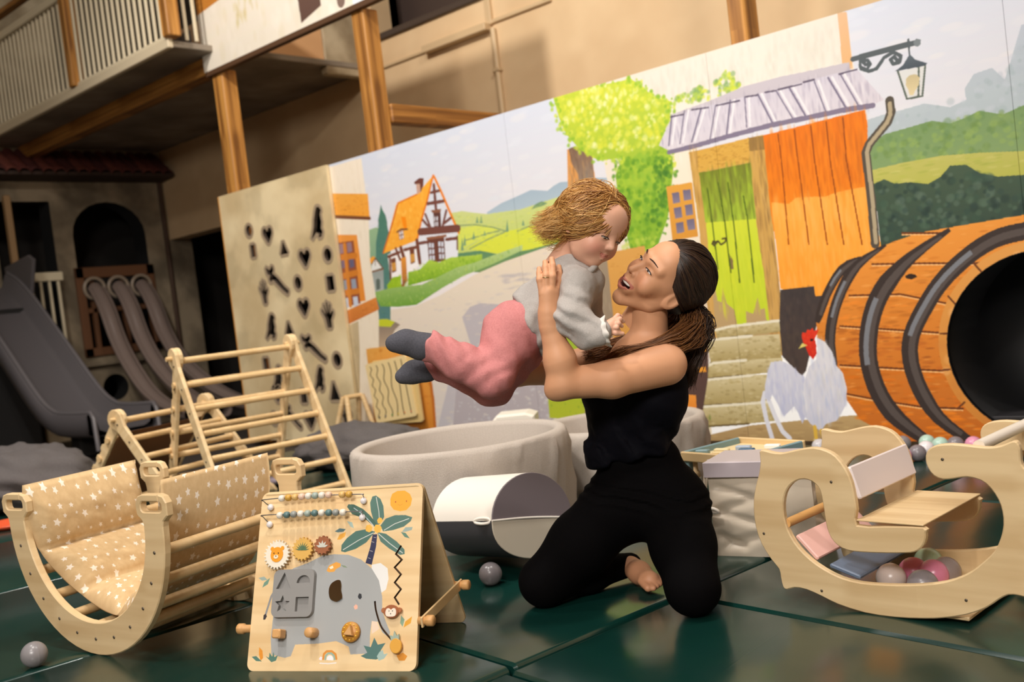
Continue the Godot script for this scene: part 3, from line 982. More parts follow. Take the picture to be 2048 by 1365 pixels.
# ---------------------------------------------------------------- painted village boards
const MURAL := [
["p",13554914,15787746,[0,2200,7200,2200,7200,900,0,900]],
["d",[14804204,15263464,15788772,13818086],500,160,0.35,0.25,[0,2140,7200,2140,7200,1200,0,1200]],
["p",10729157,12241104,[1580,1526,1720,1566,1861,1587,1982,1608,2116,1580,2168,1602,2225,1616,2378,1599,2497,1596,2660,1567,2635,1392,2246,1392,1575,1497]],
["p",13489292,12242012,[1234,1573,1355,1569,1446,1545,1581,1514,1694,1510,1869,1500,2042,1515,2167,1526,2289,1537,2698,1485,2636,1049,1147,1222]],
["p",7902830,7902830,[1963,1487,2008,1514,2059,1524,2105,1505,2071,1495,2005,1490]],
["p",8560760,8560760,[2186,1516,2213,1536,2253,1542,2265,1516,2210,1513]],
["p",14212680,14212680,[1349,1311,1532,1361,1717,1379,1936,1381,2106,1394,2270,1408,2422,1385,2404,1259,1998,1235,1649,1240,1473,1285]],
["p",14081632,14081632,[1288,1462,1501,1452,1697,1395,1602,1368,1412,1343,1286,1309]],
["l",9216110,9,[1305,1477,1456,1462,1612,1423,1739,1376]],
["l",9216110,9,[1826,1367,2001,1394,2193,1428]],
["l",9216110,9,[1382,1307,1553,1348,1717,1376]],
["l",9216110,9,[1345,1369,1560,1387,1674,1391]],
["p",7904120,7904120,[1467,1471,1488,1515,1494,1467]],
["p",7904120,7904120,[1503,1466,1526,1516,1531,1462]],
["p",7904120,7904120,[1726,1378,1753,1459,1752,1374]],
["p",7904120,7904120,[1870,1397,1888,1433,1895,1393]],
["p",7904120,7904120,[1416,1367,1439,1418,1444,1363]],
["p",7904120,7904120,[1325,1338,1353,1416,1353,1334]],
["p",7904120,7904120,[1295,1307,1324,1392,1324,1304]],
["p",7904120,7904120,[1521,1379,1540,1410,1549,1376]],
["d",[12505198,13555320,14870106,11584612],500,40,0.3,0.35,[1258,1570,1581,1514,1869,1500,2167,1526,2515,1500,2479,1249,1473,1285,1232,1281]],
["p",6327400,7902810,[1135,1293,1283,1292,1473,1285,1649,1236,1913,1236,2166,1254,2285,1245,2279,1208,1859,1172,1539,1126,1165,1185]],
["p",15259842,14077642,[99,-7,319,971,765,970,1036,1023,1399,1131,1686,1186,2039,1233,2285,1251,3228,1147,3076,-28]],
["p",12498618,12893890,[1318,918,1418,935,1604,910,1835,931,1963,903,1894,468,831,53,1069,506,1291,620,1232,854]],
["d",[15655118,14997190,13551302,12893374,15523008],700,70,0.3,0.3,[306,904,1030,989,1681,1160,2202,1224,2054,255,137,32]],
["d",[12235446,13156026],60,90,0.25,0.4,[1635,1095,1862,1095,1964,1051,1903,1008,1676,997]],
["p",11971760,11971760,[988,31,1106,419,1451,457,1959,452,1936,30]],
["d",[13552846,12368060,14077638],9,34,0.6,0.7,[1109,437,1243,442,1236,373,1102,367]],
["d",[13552846,12368060,14077638],9,34,0.6,0.7,[1267,441,1397,446,1390,378,1260,372]],
["d",[13552846,12368060,14077638],9,34,0.6,0.7,[1421,445,1546,450,1540,383,1414,377]],
["d",[13552846,12368060,14077638],9,34,0.6,0.7,[1569,449,1691,454,1685,387,1563,382]],
["d",[13552846,12368060,14077638],9,34,0.6,0.7,[1713,453,1832,457,1826,392,1707,387]],
["d",[13552846,12368060,14077638],9,34,0.6,0.7,[1854,456,1969,461,1963,396,1848,391]],
["d",[13552846,12368060,14077638],9,34,0.6,0.7,[1164,351,1296,357,1289,288,1157,281]],
["d",[13552846,12368060,14077638],9,34,0.6,0.7,[1320,356,1449,362,1442,294,1313,287]],
["d",[13552846,12368060,14077638],9,34,0.6,0.7,[1472,361,1597,367,1590,300,1465,293]],
["d",[13552846,12368060,14077638],9,34,0.6,0.7,[1619,366,1740,372,1734,306,1613,299]],
["d",[13552846,12368060,14077638],9,34,0.6,0.7,[1762,371,1880,377,1874,312,1756,305]],
["d",[13552846,12368060,14077638],9,34,0.6,0.7,[1901,376,2015,382,2009,317,1895,311]],
["d",[13552846,12368060,14077638],9,34,0.6,0.7,[1080,268,1215,276,1208,206,1073,198]],
["d",[13552846,12368060,14077638],9,34,0.6,0.7,[1239,275,1370,282,1363,213,1232,205]],
["d",[13552846,12368060,14077638],9,34,0.6,0.7,[1393,282,1520,289,1513,221,1386,213]],
["d",[13552846,12368060,14077638],9,34,0.6,0.7,[1543,288,1666,295,1659,228,1536,220]],
["d",[13552846,12368060,14077638],9,34,0.6,0.7,[1688,294,1807,301,1801,235,1682,228]],
["d",[13552846,12368060,14077638],9,34,0.6,0.7,[1829,300,1945,306,1939,242,1823,234]],
["d",[13552846,12368060,14077638],9,34,0.6,0.7,[1135,183,1268,191,1261,121,1128,112]],
["d",[13552846,12368060,14077638],9,34,0.6,0.7,[1292,191,1422,199,1415,130,1285,121]],
["d",[13552846,12368060,14077638],9,34,0.6,0.7,[1445,198,1570,206,1564,139,1438,130]],
["d",[13552846,12368060,14077638],9,34,0.6,0.7,[1593,206,1715,214,1709,147,1587,139]],
["d",[13552846,12368060,14077638],9,34,0.6,0.7,[1737,213,1855,221,1849,155,1731,147]],
["d",[13552846,12368060,14077638],9,34,0.6,0.7,[1876,220,1991,228,1986,163,1871,155]],
["d",[13552846,12368060,14077638],9,34,0.6,0.7,[1050,99,1186,108,1179,38,1043,27]],
["d",[13552846,12368060,14077638],9,34,0.6,0.7,[1210,108,1342,117,1335,48,1203,38]],
["d",[13552846,12368060,14077638],9,34,0.6,0.7,[1366,117,1493,126,1487,58,1359,48]],
["d",[13552846,12368060,14077638],9,34,0.6,0.7,[1516,126,1640,135,1634,68,1510,58]],
["d",[13552846,12368060,14077638],9,34,0.6,0.7,[1662,134,1782,143,1776,77,1656,67]],
["d",[13552846,12368060,14077638],9,34,0.6,0.7,[1804,143,1921,151,1915,86,1798,77]],
["p",9876540,11845170,[1946,775,2346,867,2236,125,1911,145]],
["d",[7247410,12503100,9876540],160,30,1.2,0.6,[1941,743,2341,837,2240,156,1914,161]],
["p",9876620,5800568,[349,1577,401,1581,452,1585,500,1572,598,1484,467,794,229,699,312,1302]],
["p",5143656,5931650,[537,1742,549,1700,574,1659,582,1614,580,1561,598,1484,469,848,312,860,432,1479,481,1581,488,1639,513,1684]],
["d",[4617826,6589550,5537902],260,26,0.5,0.6,[534,1729,580,1561,570,1380,471,903,314,915,469,1582]],
["p",15441980,15441980,[334,1366,379,1380,402,1369,351,1325,337,1338]],
["p",14803164,14803164,[351,1325,400,1361,466,1285,341,1272]],
["p",9870488,11186860,[339,1261,477,1278,453,1112,336,1118]],
["p",6319204,6319204,[378,1202,406,1213,424,1197,415,1132,368,1126]],
["l",8542780,12,[336,1267,476,1276]],
["l",7885884,10,[401,1363,473,1279]],
["l",7885884,8,[401,1363,350,1320]],
["l",7232070,7,[399,1353,391,1310]],
["p",16051948,16051948,[544,1373,870,1406,882,1263,773,1218,539,1174,541,1271]],
["p",13949154,15263982,[1112,1822,1290,1431,1249,1195,848,1162,882,1430]],
["p",16429118,16162344,[1117,1852,929,1751,724,1723,498,1389,867,1432,969,1615,1114,1832]],
["p",16165434,16165434,[1118,1857,1081,1817,996,1760,928,1743,724,1723,702,1713,497,1384,871,1434,983,1608]],
["d",[16563792,15767076,16430146,16762976],260,34,1.0,0.4,[1071,1804,927,1740,731,1719,528,1418,863,1453]],
["p",16092184,16092184,[737,1621,787,1614,789,1521,752,1532]],
["l",14841886,16,[1117,1852,1029,1693,945,1567,878,1433]],
["l",15238180,20,[1124,1846,1177,1730,1297,1430]],
["l",13790760,14,[724,1723,645,1600,498,1389]],
["l",14843940,12,[724,1723,929,1751]],
["l",7751742,26,[1113,1787,1105,1620]],
["l",7751742,20,[1075,1739,1156,1739]],
["l",7751742,24,[1028,1670,1187,1663]],
["l",7751742,52,[916,1488,1295,1460]],
["l",7751742,20,[993,1601,1026,1509]],
["l",7751742,20,[960,1565,1005,1517]],
["l",7751742,20,[1204,1595,1150,1496]],
["l",7751742,20,[1237,1539,1160,1510]],
["l",7751742,22,[894,1410,977,1407]],
["l",7751742,22,[1169,1400,1270,1396]],
["p",6306868,6306868,[1074,1609,1147,1603,1135,1493,1066,1503]],
["p",9198662,9198662,[1053,1620,1156,1615,1145,1591,1065,1600]],
["p",14079710,14079710,[1078,1573,1089,1571,1084,1541,1073,1543]],
["p",14079710,14079710,[1100,1570,1115,1567,1110,1540,1095,1542]],
["p",14079710,14079710,[1079,1534,1090,1533,1085,1505,1074,1507]],
["p",14079710,14079710,[1097,1534,1110,1532,1105,1503,1092,1504]],
["p",7225910,7225910,[981,1427,1152,1425,1137,1259,969,1255]],
["p",9855560,9855560,[976,1441,1175,1434,1176,1416,976,1423]],
["p",13554398,13554398,[991,1398,1013,1397,1009,1364,986,1364]],
["p",13554398,13554398,[1020,1394,1042,1393,1038,1360,1015,1360]],
["p",13554398,13554398,[987,1354,1010,1353,1005,1321,983,1320]],
["p",13554398,13554398,[1017,1350,1039,1350,1035,1317,1012,1317]],
["p",13554398,13554398,[984,1310,1006,1310,1002,1277,979,1277]],
["p",13554398,13554398,[1013,1307,1036,1306,1031,1274,1009,1273]],
["p",13554398,13554398,[1087,1395,1110,1394,1105,1362,1083,1362]],
["p",13554398,13554398,[1116,1391,1138,1390,1134,1358,1112,1358]],
["p",13554398,13554398,[1084,1352,1106,1351,1102,1319,1080,1319]],
["p",13554398,13554398,[1113,1348,1135,1348,1131,1315,1109,1315]],
["p",13554398,13554398,[1081,1309,1103,1308,1099,1276,1077,1276]],
["p",13554398,13554398,[1110,1305,1132,1305,1128,1272,1106,1272]],
["l",7882294,34,[874,1431,876,1274]],
["l",7751742,14,[1279,1408,1264,1320]],
["p",13148300,13148300,[938,1842,1010,1840,981,1763,933,1750]],
["p",7225398,7225398,[919,1840,976,1859,1020,1850,1007,1799,973,1759,976,1820,923,1824]],
["p",13538926,13538926,[687,1527,748,1530,743,1464,690,1458]],
["l",7226930,12,[674,1519,720,1533,790,1524]],
["p",14737634,14737634,[702,1518,738,1520,736,1468,700,1465]],
["l",8540220,8,[720,1520,717,1465]],
["l",8540220,8,[698,1491,739,1494]],
["l",7882808,34,[696,1402,714,1331]],
["l",7882808,22,[640,1404,672,1320]],
["l",7882808,22,[549,1356,674,1373]],
["l",7882808,22,[732,1384,858,1387]],
["l",7882808,20,[563,1344,543,1173]],
["p",14849596,11824700,[682,1329,739,1333,721,1155,663,1140]],
["l",9855036,30,[690,1158,659,1119]],
["p",7882290,7882290,[574,1337,626,1341,618,1243,567,1233]],
["p",15116880,15116880,[578,1304,618,1308,614,1252,574,1246]],
["l",9853490,7,[598,1307,592,1246]],
["p",7882290,7882290,[786,1375,835,1378,828,1283,779,1273]],
["p",15116880,15116880,[789,1343,828,1346,824,1291,785,1285]],
["l",9853490,7,[809,1346,802,1286]],
["p",9878056,9878056,[494,1152,570,1203,659,1204,651,1119,497,1124]],
["p",11718224,7906856,[860,1224,977,1283,1069,1252,1191,1273,1421,1260,1492,1261,1480,1189,1006,1146,835,1132,723,1123,742,1222]],
["d",[13163610,9222188,7248936,11587132],330,36,1.3,0.6,[503,1156,578,1202,741,1216,977,1278,1190,1268,1457,1261,1447,1198,1007,1156,723,1123]],
["p",12242572,7380542,[335,1113,489,1125,652,1125,871,1118,1052,1156,1235,1197,1413,1211,1590,1239,1856,1273,1851,1240,1580,1182,1296,1135,1067,1072,784,979,585,983,390,1003]],
["d",[12899468,10534500,7643202,9220180,12505168],620,36,1.2,0.55,[343,1106,651,1119,870,1113,1051,1151,1412,1207,1791,1262,1581,1187,1068,1077,777,985,408,1007]],
["p",12896818,12896818,[322,910,447,905,532,877,477,843,328,854]],
["p",9206894,12888716,[329,859,477,843,532,877,585,851,521,818,460,757,361,675,302,679]],
["p",15655116,15523526,[-12,2113,386,2111,386,1850,381,1655,340,1354,361,939,293,584,269,-29,-219,-32,-54,1685]],
["d",[16181462,14996152,15785156,14601908],260,60,2.0,0.3,[-5,2100,376,2102,386,1850,328,942,213,83,-104,85]],
["p",15509064,15769656,[-12,1913,409,1841,396,1666,-6,1743]],
["l",7882798,26,[-8,1732,395,1661]],
["d",[14191666,16169056,13533224],90,40,0.12,0.5,[0,1902,400,1837,390,1675,5,1749]],
["p",15242818,14847032,[-27,1596,225,1561,231,1061,-1,1054]],
["p",9851958,9851958,[-12,1532,178,1524,167,1045,-4,1038]],
["p",9861250,9861250,[-6,1520,50,1517,50,1445,-9,1444]],
["p",9861250,9861250,[93,1518,148,1516,147,1444,90,1443]],
["p",7890040,7890040,[-11,1407,45,1405,45,1333,-13,1331]],
["p",6840440,6840440,[96,1400,151,1398,150,1327,93,1325]],
["p",9212576,9212576,[-13,1240,43,1239,43,1167,-15,1164]],
["p",9870506,9870506,[90,1238,145,1237,145,1165,88,1162]],
["p",12502226,12502226,[-27,1103,29,1102,29,1029,-30,1026]],
["p",13160156,13160156,[86,1103,140,1103,140,1031,83,1027]],
["l",13532206,46,[-22,1417,178,1410]],
["l",13532206,46,[-15,1272,161,1281]],
["l",13532206,46,[-23,1142,151,1142]],
["l",13795890,40,[64,1505,43,1045]],
["p",14584898,12873778,[-24,1003,354,1075,374,983,-19,897]],
["d",[13532210,15113300,11822124],60,36,0.2,0.5,[-12,999,343,1062,362,989,-12,908]],
["p",12890252,11179632,[-20,891,115,915,88,691,-35,68,-108,68]],
["d",[9864804,13548182],60,50,2.5,0.4,[-6,890,105,910,-33,125,-87,126]],
["p",14063188,14852186,[2309,1803,2491,1756,2495,1579,2470,1359,2257,1390]],
["p",8282188,9863792,[2321,1806,2378,1807,2491,1756,2490,1650,2485,1563,2374,1576,2369,1642,2333,1708]],
["d",[7231046,11177070,12490340,9208440],120,30,4.0,0.45,[2316,1801,2490,1750,2488,1533,2278,1447]],
["p",14998220,15523528,[2538,2167,4110,2182,4133,1835,2990,1578,3006,-57,2906,-58,2800,943,2612,1142]],
["p",14998478,15262422,[2676,2107,3878,2129,4112,2131,4100,1847,3301,1831,3048,1832,2786,1888]],
["d",[14603976,15393496,13946560,13552316],420,50,3.0,0.3,[2816,2096,3873,2090,4097,2087,4104,1880,3546,1881,2934,1968]],
["p",15655630,15260352,[3002,1661,3198,1651,3096,1,2875,-29,2784,827,2727,1186]],
["d",[16183010,14601906,15523528],160,50,3,0.35,[3014,1630,3179,1627,3087,58,2913,0]],
["p",14595212,14856312,[4078,2133,4124,2125,4125,1847,4075,1855]],
["p",13555270,7907890,[2233,2259,2401,2242,2607,2123,2831,2109,2892,2056,2974,1970,3074,1925,3061,1829,2997,1744,3028,1682,3035,1637,3052,1575,2975,1291,2852,1083,2760,1014,2696,1102,2665,1280,2647,1456,2644,1584,2707,1676,2536,1691,2408,1780,2311,1900,2273,2010,2251,2123]],
["d",[14869088,13555260,14605894,15790260,12504636],900,44,1.0,0.5,[2256,2206,2603,2101,2834,2081,3057,1896,3028,1781,2936,1689,2507,1743,2315,1929]],
["d",[16185046,16447718],160,46,1.4,0.45,[2431,2188,2711,2098,2886,2012,2792,1932,2518,2016]],
["d",[7906860,5540904,11192380,9222204],500,44,1.0,0.5,[2655,1663,3026,1671,3037,1559,2976,1347,2860,1138,2765,1047,2683,1161,2660,1396]],
["d",[4619304,3960876,6329906],200,40,1.0,0.5,[2928,1634,3044,1613,3002,1399,2898,1218,2795,1261,2906,1470]],
["d",[12242512,13424730,9878076],120,36,1.0,0.55,[2621,1200,2873,1224,2918,1046,2765,946,2604,1083]],
["d",[12505148,10534982,7905370,13555772],110,34,1.0,0.6,[3074,1925,3167,1947,3282,1964,3330,1910,3313,1871,3184,1889]],
["d",[12505148,10534982,7905370,13555772],110,34,1.0,0.6,[3370,1985,3439,2010,3477,1985,3494,1934,3532,1910,3477,1891,3356,1877]],
["d",[13555782,11192380,9222194],7,30,1.0,0.75,[2231,2292,2300,2274,2292,2222,2223,2238]],
["d",[13555782,11192380,9222194],7,30,1.0,0.75,[2288,2286,2356,2269,2348,2216,2279,2233]],
["d",[13555782,11192380,9222194],7,30,1.0,0.75,[2344,2280,2412,2263,2404,2211,2336,2227]],
["d",[13555782,11192380,9222194],7,30,1.0,0.75,[2407,2256,2474,2240,2466,2188,2399,2204]],
["d",[13555782,11192380,9222194],7,30,1.0,0.75,[2476,2216,2542,2200,2534,2148,2468,2164]],
["d",[13555782,11192380,9222194],7,30,1.0,0.75,[2544,2176,2609,2160,2602,2109,2537,2124]],
["d",[13555782,11192380,9222194],7,30,1.0,0.75,[2617,2154,2681,2139,2673,2088,2609,2103]],
["d",[13555782,11192380,9222194],7,30,1.0,0.75,[2693,2149,2755,2134,2748,2083,2685,2098]],
["d",[13555782,11192380,9222194],7,30,1.0,0.75,[2767,2144,2829,2129,2822,2079,2760,2094]],
["d",[13555782,11192380,9222194],7,30,1.0,0.75,[2814,2133,2875,2118,2868,2068,2807,2083]],
["d",[13555782,11192380,9222194],7,30,1.0,0.75,[2835,2115,2896,2100,2889,2050,2828,2065]],
["d",[13555782,11192380,9222194],7,30,1.0,0.75,[2855,2097,2916,2082,2909,2032,2848,2047]],
["d",[13555782,11192380,9222194],7,30,1.0,0.75,[2879,2073,2939,2059,2933,2009,2872,2023]],
["d",[13555782,11192380,9222194],7,30,1.0,0.75,[2907,2044,2967,2030,2960,1981,2900,1995]],
["d",[13555782,11192380,9222194],7,30,1.0,0.75,[2934,2016,2994,2002,2987,1952,2927,1966]],
["d",[13555782,11192380,9222194],7,30,1.0,0.75,[2965,1994,3024,1980,3017,1931,2958,1944]],
["d",[13555782,11192380,9222194],7,30,1.0,0.75,[2998,1979,3057,1965,3050,1916,2991,1929]],
["d",[13555782,11192380,9222194],7,30,1.0,0.75,[3031,1964,3090,1950,3083,1902,3025,1915]],
["d",[13555782,11192380,9222194],7,30,1.0,0.75,[3046,1940,3104,1927,3097,1878,3039,1891]],
["d",[13555782,11192380,9222194],7,30,1.0,0.75,[3041,1908,3099,1895,3093,1847,3035,1859]],
["d",[13555782,11192380,9222194],7,30,1.0,0.75,[3037,1876,3095,1864,3089,1815,3030,1827]],
["d",[13555782,11192380,9222194],7,30,1.0,0.75,[3024,1846,3082,1834,3076,1785,3017,1797]],
["d",[13555782,11192380,9222194],7,30,1.0,0.75,[3003,1818,3061,1805,3055,1756,2996,1768]],
["d",[13555782,11192380,9222194],7,30,1.0,0.75,[2981,1789,3040,1777,3033,1727,2974,1739]],
["d",[13555782,11192380,9222194],7,30,1.0,0.75,[2975,1764,3035,1752,3028,1703,2969,1714]],
["d",[13555782,11192380,9222194],7,30,1.0,0.75,[2986,1743,3045,1732,3038,1682,2979,1694]],
["d",[13555782,11192380,9222194],7,30,1.0,0.75,[2996,1723,3055,1711,3048,1662,2990,1673]],
["d",[13555782,11192380,9222194],7,30,1.0,0.75,[3003,1705,3061,1693,3055,1644,2996,1655]],
["d",[13555782,11192380,9222194],7,30,1.0,0.75,[3005,1690,3064,1678,3057,1629,2998,1640]],
["d",[13555782,11192380,9222194],7,30,1.0,0.75,[3007,1675,3066,1663,3059,1614,3001,1625]],
["d",[13555782,11192380,9222194],7,30,1.0,0.75,[3012,1657,3070,1645,3063,1596,3005,1607]],
["d",[13555782,11192380,9222194],7,30,1.0,0.75,[3017,1636,3076,1625,3069,1576,3011,1587]],
["d",[13555782,11192380,9222194],7,30,1.0,0.75,[3023,1616,3082,1605,3075,1555,3017,1566]],
["d",[7249970,5540910,10535494],7,30,1.0,0.75,[3014,1559,3072,1548,3066,1498,3007,1509]],
["d",[7249970,5540910,10535494],7,30,1.0,0.75,[2988,1464,3047,1454,3040,1404,2981,1414]],
["d",[7249970,5540910,10535494],7,30,1.0,0.75,[2961,1369,3021,1360,3014,1310,2955,1319]],
["d",[7249970,5540910,10535494],7,30,1.0,0.75,[2928,1287,2988,1278,2981,1228,2921,1236]],
["d",[7249970,5540910,10535494],7,30,1.0,0.75,[2887,1218,2948,1209,2941,1158,2880,1166]],
["d",[7249970,5540910,10535494],7,30,1.0,0.75,[2846,1148,2907,1140,2900,1089,2839,1096]],
["d",[7249970,5540910,10535494],7,30,1.0,0.75,[2810,1101,2871,1093,2864,1042,2803,1049]],
["d",[7249970,5540910,10535494],7,30,1.0,0.75,[2779,1078,2841,1070,2834,1019,2772,1026]],
["d",[7249970,5540910,10535494],7,30,1.0,0.75,[2748,1055,2811,1047,2804,996,2741,1003]],
["d",[7249970,5540910,10535494],7,30,1.0,0.75,[2722,1058,2785,1051,2778,999,2714,1006]],
["d",[7249970,5540910,10535494],7,30,1.0,0.75,[2700,1087,2763,1080,2756,1028,2693,1035]],
["d",[7249970,5540910,10535494],7,30,1.0,0.75,[2679,1117,2742,1109,2735,1057,2671,1065]],
["d",[7249970,5540910,10535494],7,30,1.0,0.75,[2662,1162,2726,1153,2719,1101,2655,1109]],
["d",[7249970,5540910,10535494],7,30,1.0,0.75,[2652,1221,2716,1212,2708,1160,2644,1169]],
["d",[7249970,5540910,10535494],7,30,1.0,0.75,[2641,1281,2705,1272,2698,1219,2634,1228]],
["d",[7249970,5540910,10535494],7,30,1.0,0.75,[2633,1340,2697,1330,2690,1278,2626,1287]],
["d",[7249970,5540910,10535494],7,30,1.0,0.75,[2627,1399,2691,1389,2684,1337,2620,1347]],
["d",[7249970,5540910,10535494],7,30,1.0,0.75,[2621,1458,2686,1448,2678,1396,2614,1406]],
["d",[7249970,5540910,10535494],7,30,1.0,0.75,[2618,1509,2682,1498,2675,1446,2610,1457]],
["d",[7249970,5540910,10535494],7,30,1.0,0.75,[2617,1552,2681,1540,2674,1489,2609,1499]],
["d",[7249970,5540910,10535494],7,30,1.0,0.75,[2616,1594,2680,1583,2673,1531,2608,1542]],
["d",[7249970,5540910,10535494],7,30,1.0,0.75,[2626,1631,2690,1619,2683,1568,2619,1579]],
["d",[7249970,5540910,10535494],7,30,1.0,0.75,[2647,1662,2711,1650,2704,1599,2640,1610]],
["d",[13555782,11192380,9222194],7,30,1.0,0.75,[2668,1693,2732,1681,2724,1629,2661,1641]],
["d",[13555782,11192380,9222194],7,30,1.0,0.75,[2651,1710,2714,1698,2707,1647,2643,1659]],
["d",[13555782,11192380,9222194],7,30,1.0,0.75,[2594,1715,2658,1703,2651,1651,2586,1663]],
["d",[13555782,11192380,9222194],7,30,1.0,0.75,[2536,1720,2601,1708,2594,1656,2528,1668]],
["d",[13555782,11192380,9222194],7,30,1.0,0.75,[2486,1738,2552,1725,2544,1673,2478,1685]],
["d",[13555782,11192380,9222194],7,30,1.0,0.75,[2443,1768,2509,1755,2502,1702,2435,1715]],
["d",[13555782,11192380,9222194],7,30,1.0,0.75,[2399,1798,2467,1785,2459,1732,2391,1745]],
["d",[13555782,11192380,9222194],7,30,1.0,0.75,[2362,1833,2429,1820,2421,1767,2353,1780]],
["d",[13555782,11192380,9222194],7,30,1.0,0.75,[2329,1873,2398,1859,2390,1806,2321,1820]],
["d",[13555782,11192380,9222194],7,30,1.0,0.75,[2297,1914,2365,1900,2357,1846,2288,1860]],
["d",[13555782,11192380,9222194],7,30,1.0,0.75,[2274,1952,2343,1938,2335,1885,2266,1899]],
["d",[13555782,11192380,9222194],7,30,1.0,0.75,[2261,1989,2331,1974,2323,1921,2253,1935]],
["d",[13555782,11192380,9222194],7,30,1.0,0.75,[2249,2026,2318,2011,2310,1958,2241,1972]],
["d",[13555782,11192380,9222194],7,30,1.0,0.75,[2239,2063,2308,2048,2300,1995,2231,2010]],
["d",[13555782,11192380,9222194],7,30,1.0,0.75,[2231,2101,2301,2085,2293,2032,2223,2047]],
["d",[13555782,11192380,9222194],7,30,1.0,0.75,[2224,2139,2294,2123,2286,2070,2216,2085]],
["d",[13555782,11192380,9222194],7,30,1.0,0.75,[2217,2180,2287,2164,2279,2111,2209,2127]],
["d",[13555782,11192380,9222194],7,30,1.0,0.75,[2211,2226,2281,2209,2273,2156,2203,2172]],
["d",[13555782,11192380,9222194],7,30,1.0,0.75,[2205,2272,2275,2255,2267,2202,2197,2218]],
["p",12893380,12893380,[3067,1850,3313,1871,3548,1901,3751,1900,3850,1894,4109,1883,4109,1835,3840,1832,3528,1833,3067,1825]],
["p",13551828,14077654,[2967,1698,3071,1832,3229,1848,3511,1844,3785,1843,4022,1846,4143,1843,4260,1665,4196,1652,4068,1672,3905,1671,3662,1676,3412,1670,3191,1654,3035,1654]],
["d",[14867684,11840700,12893384,15525610,10524844],420,26,5.0,0.45,[2967,1698,3071,1832,3229,1848,3511,1844,3785,1843,4022,1846,4143,1843,4260,1665,4196,1652,4068,1672,3905,1671,3662,1676,3412,1670,3191,1654,3035,1654]],
["l",7893128,10,[3073,1842,3033,1685]],
["l",15262952,12,[3099,1838,3055,1687]],
["l",7893128,7,[3159,1854,3106,1681]],
["l",15262952,12,[3184,1850,3127,1683]],
["l",7893128,10,[3263,1841,3183,1676]],
["l",15262952,12,[3288,1837,3204,1678]],
["l",7893128,7,[3355,1840,3298,1668]],
["l",15262952,12,[3379,1837,3319,1670]],
["l",7893128,10,[3445,1845,3401,1672]],
["l",15262952,12,[3469,1841,3421,1674]],
["l",7893128,7,[3532,1839,3524,1686]],
["l",15262952,12,[3556,1836,3544,1688]],
["l",7893128,10,[3608,1841,3672,1679]],
["l",15262952,12,[3631,1838,3691,1680]],
["l",7893128,7,[3712,1836,3786,1678]],
["l",15262952,12,[3734,1833,3804,1680]],
["l",7893128,10,[3784,1838,3856,1677]],
["l",15262952,12,[3806,1835,3874,1679]],
["l",7893128,7,[3923,1833,3964,1677]],
["l",15262952,12,[3945,1830,3982,1678]],
["l",7893128,10,[3996,1834,4068,1672]],
["l",15262952,12,[4017,1831,4086,1673]],
["l",7893128,7,[4059,1837,4133,1666]],
["l",15262952,12,[4079,1834,4150,1668]],
["l",6313578,9,[3066,1838,3150,1835]],
["l",6313578,9,[3205,1848,3309,1838]],
["l",6313578,9,[3360,1837,3499,1832]],
["l",6313578,9,[3533,1844,3607,1837]],
["l",6313578,9,[3650,1841,3712,1836]],
["l",6313578,9,[3723,1838,3854,1836]],
["l",6313578,9,[3865,1842,3924,1842]],
["l",6313578,9,[4054,1838,4143,1839]],
["l",8418956,26,[3028,1647,3191,1649,3410,1660,3660,1667,3904,1662,4067,1659,4204,1649]],
["p",13410386,13541466,[3156,1622,3613,1627,3612,918,3607,458,3159,482,3167,1223]],
["p",13935688,13935688,[3206,1618,3527,1629,3520,1503,3204,1505]],
["d",[12224566,14595162,11172914],130,34,0.12,0.5,[3211,1612,3526,1619,3518,1509,3205,1516]],
["p",9860158,9860158,[3527,1629,3612,1622,3615,1550,3524,1557]],
["d",[9201724,12489296,14068840,8150072],160,26,8.0,0.45,[3536,1607,3610,1602,3610,952,3610,483,3531,488,3514,963]],
["d",[9859132,13541466,14594670],110,26,8.0,0.45,[3158,1616,3205,1613,3204,1217,3193,508,3137,511,3172,1167]],
["p",7897640,11191356,[3206,1499,3522,1497,3519,1193,3211,1222]],
["d",[9875506,7237170,11849276,6317100],220,30,6.0,0.4,[3214,1487,3521,1485,3515,1204,3217,1226]],
["p",12492910,12229742,[3217,1221,3517,1198,3527,927,3526,488,3196,480]],
["p",13555772,12899378,[3214,1221,3517,1198,3527,927,3531,946,3530,647,3513,656,3512,719,3486,714,3476,778,3440,694,3398,713,3393,642,3336,646,3328,727,3287,763,3271,854,3256,774,3230,785,3222,981,3208,964]],
["d",[14606908,12504616,14081074],160,30,6.0,0.4,[3222,1215,3514,1194,3522,928,3523,699,3227,724]],
["l",5531678,8,[3247,1406,3253,1210,3257,958]],
["l",5531678,8,[3317,1426,3331,1199,3333,931]],
["l",5531678,8,[3376,1416,3384,1191,3380,872]],
["l",5531678,8,[3460,1328,3469,1205,3467,863]],
["l",5261352,10,[3238,1099,3246,1114,3270,1105,3249,1089,3239,1104,3277,1110,3292,1089,3318,1099,3330,1119,3305,1119]],
["p",8547910,8547910,[3339,1026,3354,998,3353,947,3338,949]],
["p",14590018,14194236,[2985,1461,3156,1456,3154,1153,2986,1151]],
["p",7366782,8945296,[3016,1418,3066,1416,3066,1357,3018,1357]],
["p",7366782,8945296,[3089,1422,3139,1420,3139,1362,3091,1362]],
["p",7366782,8945296,[3017,1333,3068,1332,3068,1273,3020,1273]],
["p",7366782,8945296,[3091,1338,3141,1337,3140,1278,3093,1278]],
["p",7366782,8945296,[3019,1248,3070,1248,3070,1189,3021,1188]],
["p",7366782,8945296,[3092,1254,3142,1254,3142,1195,3095,1194]],
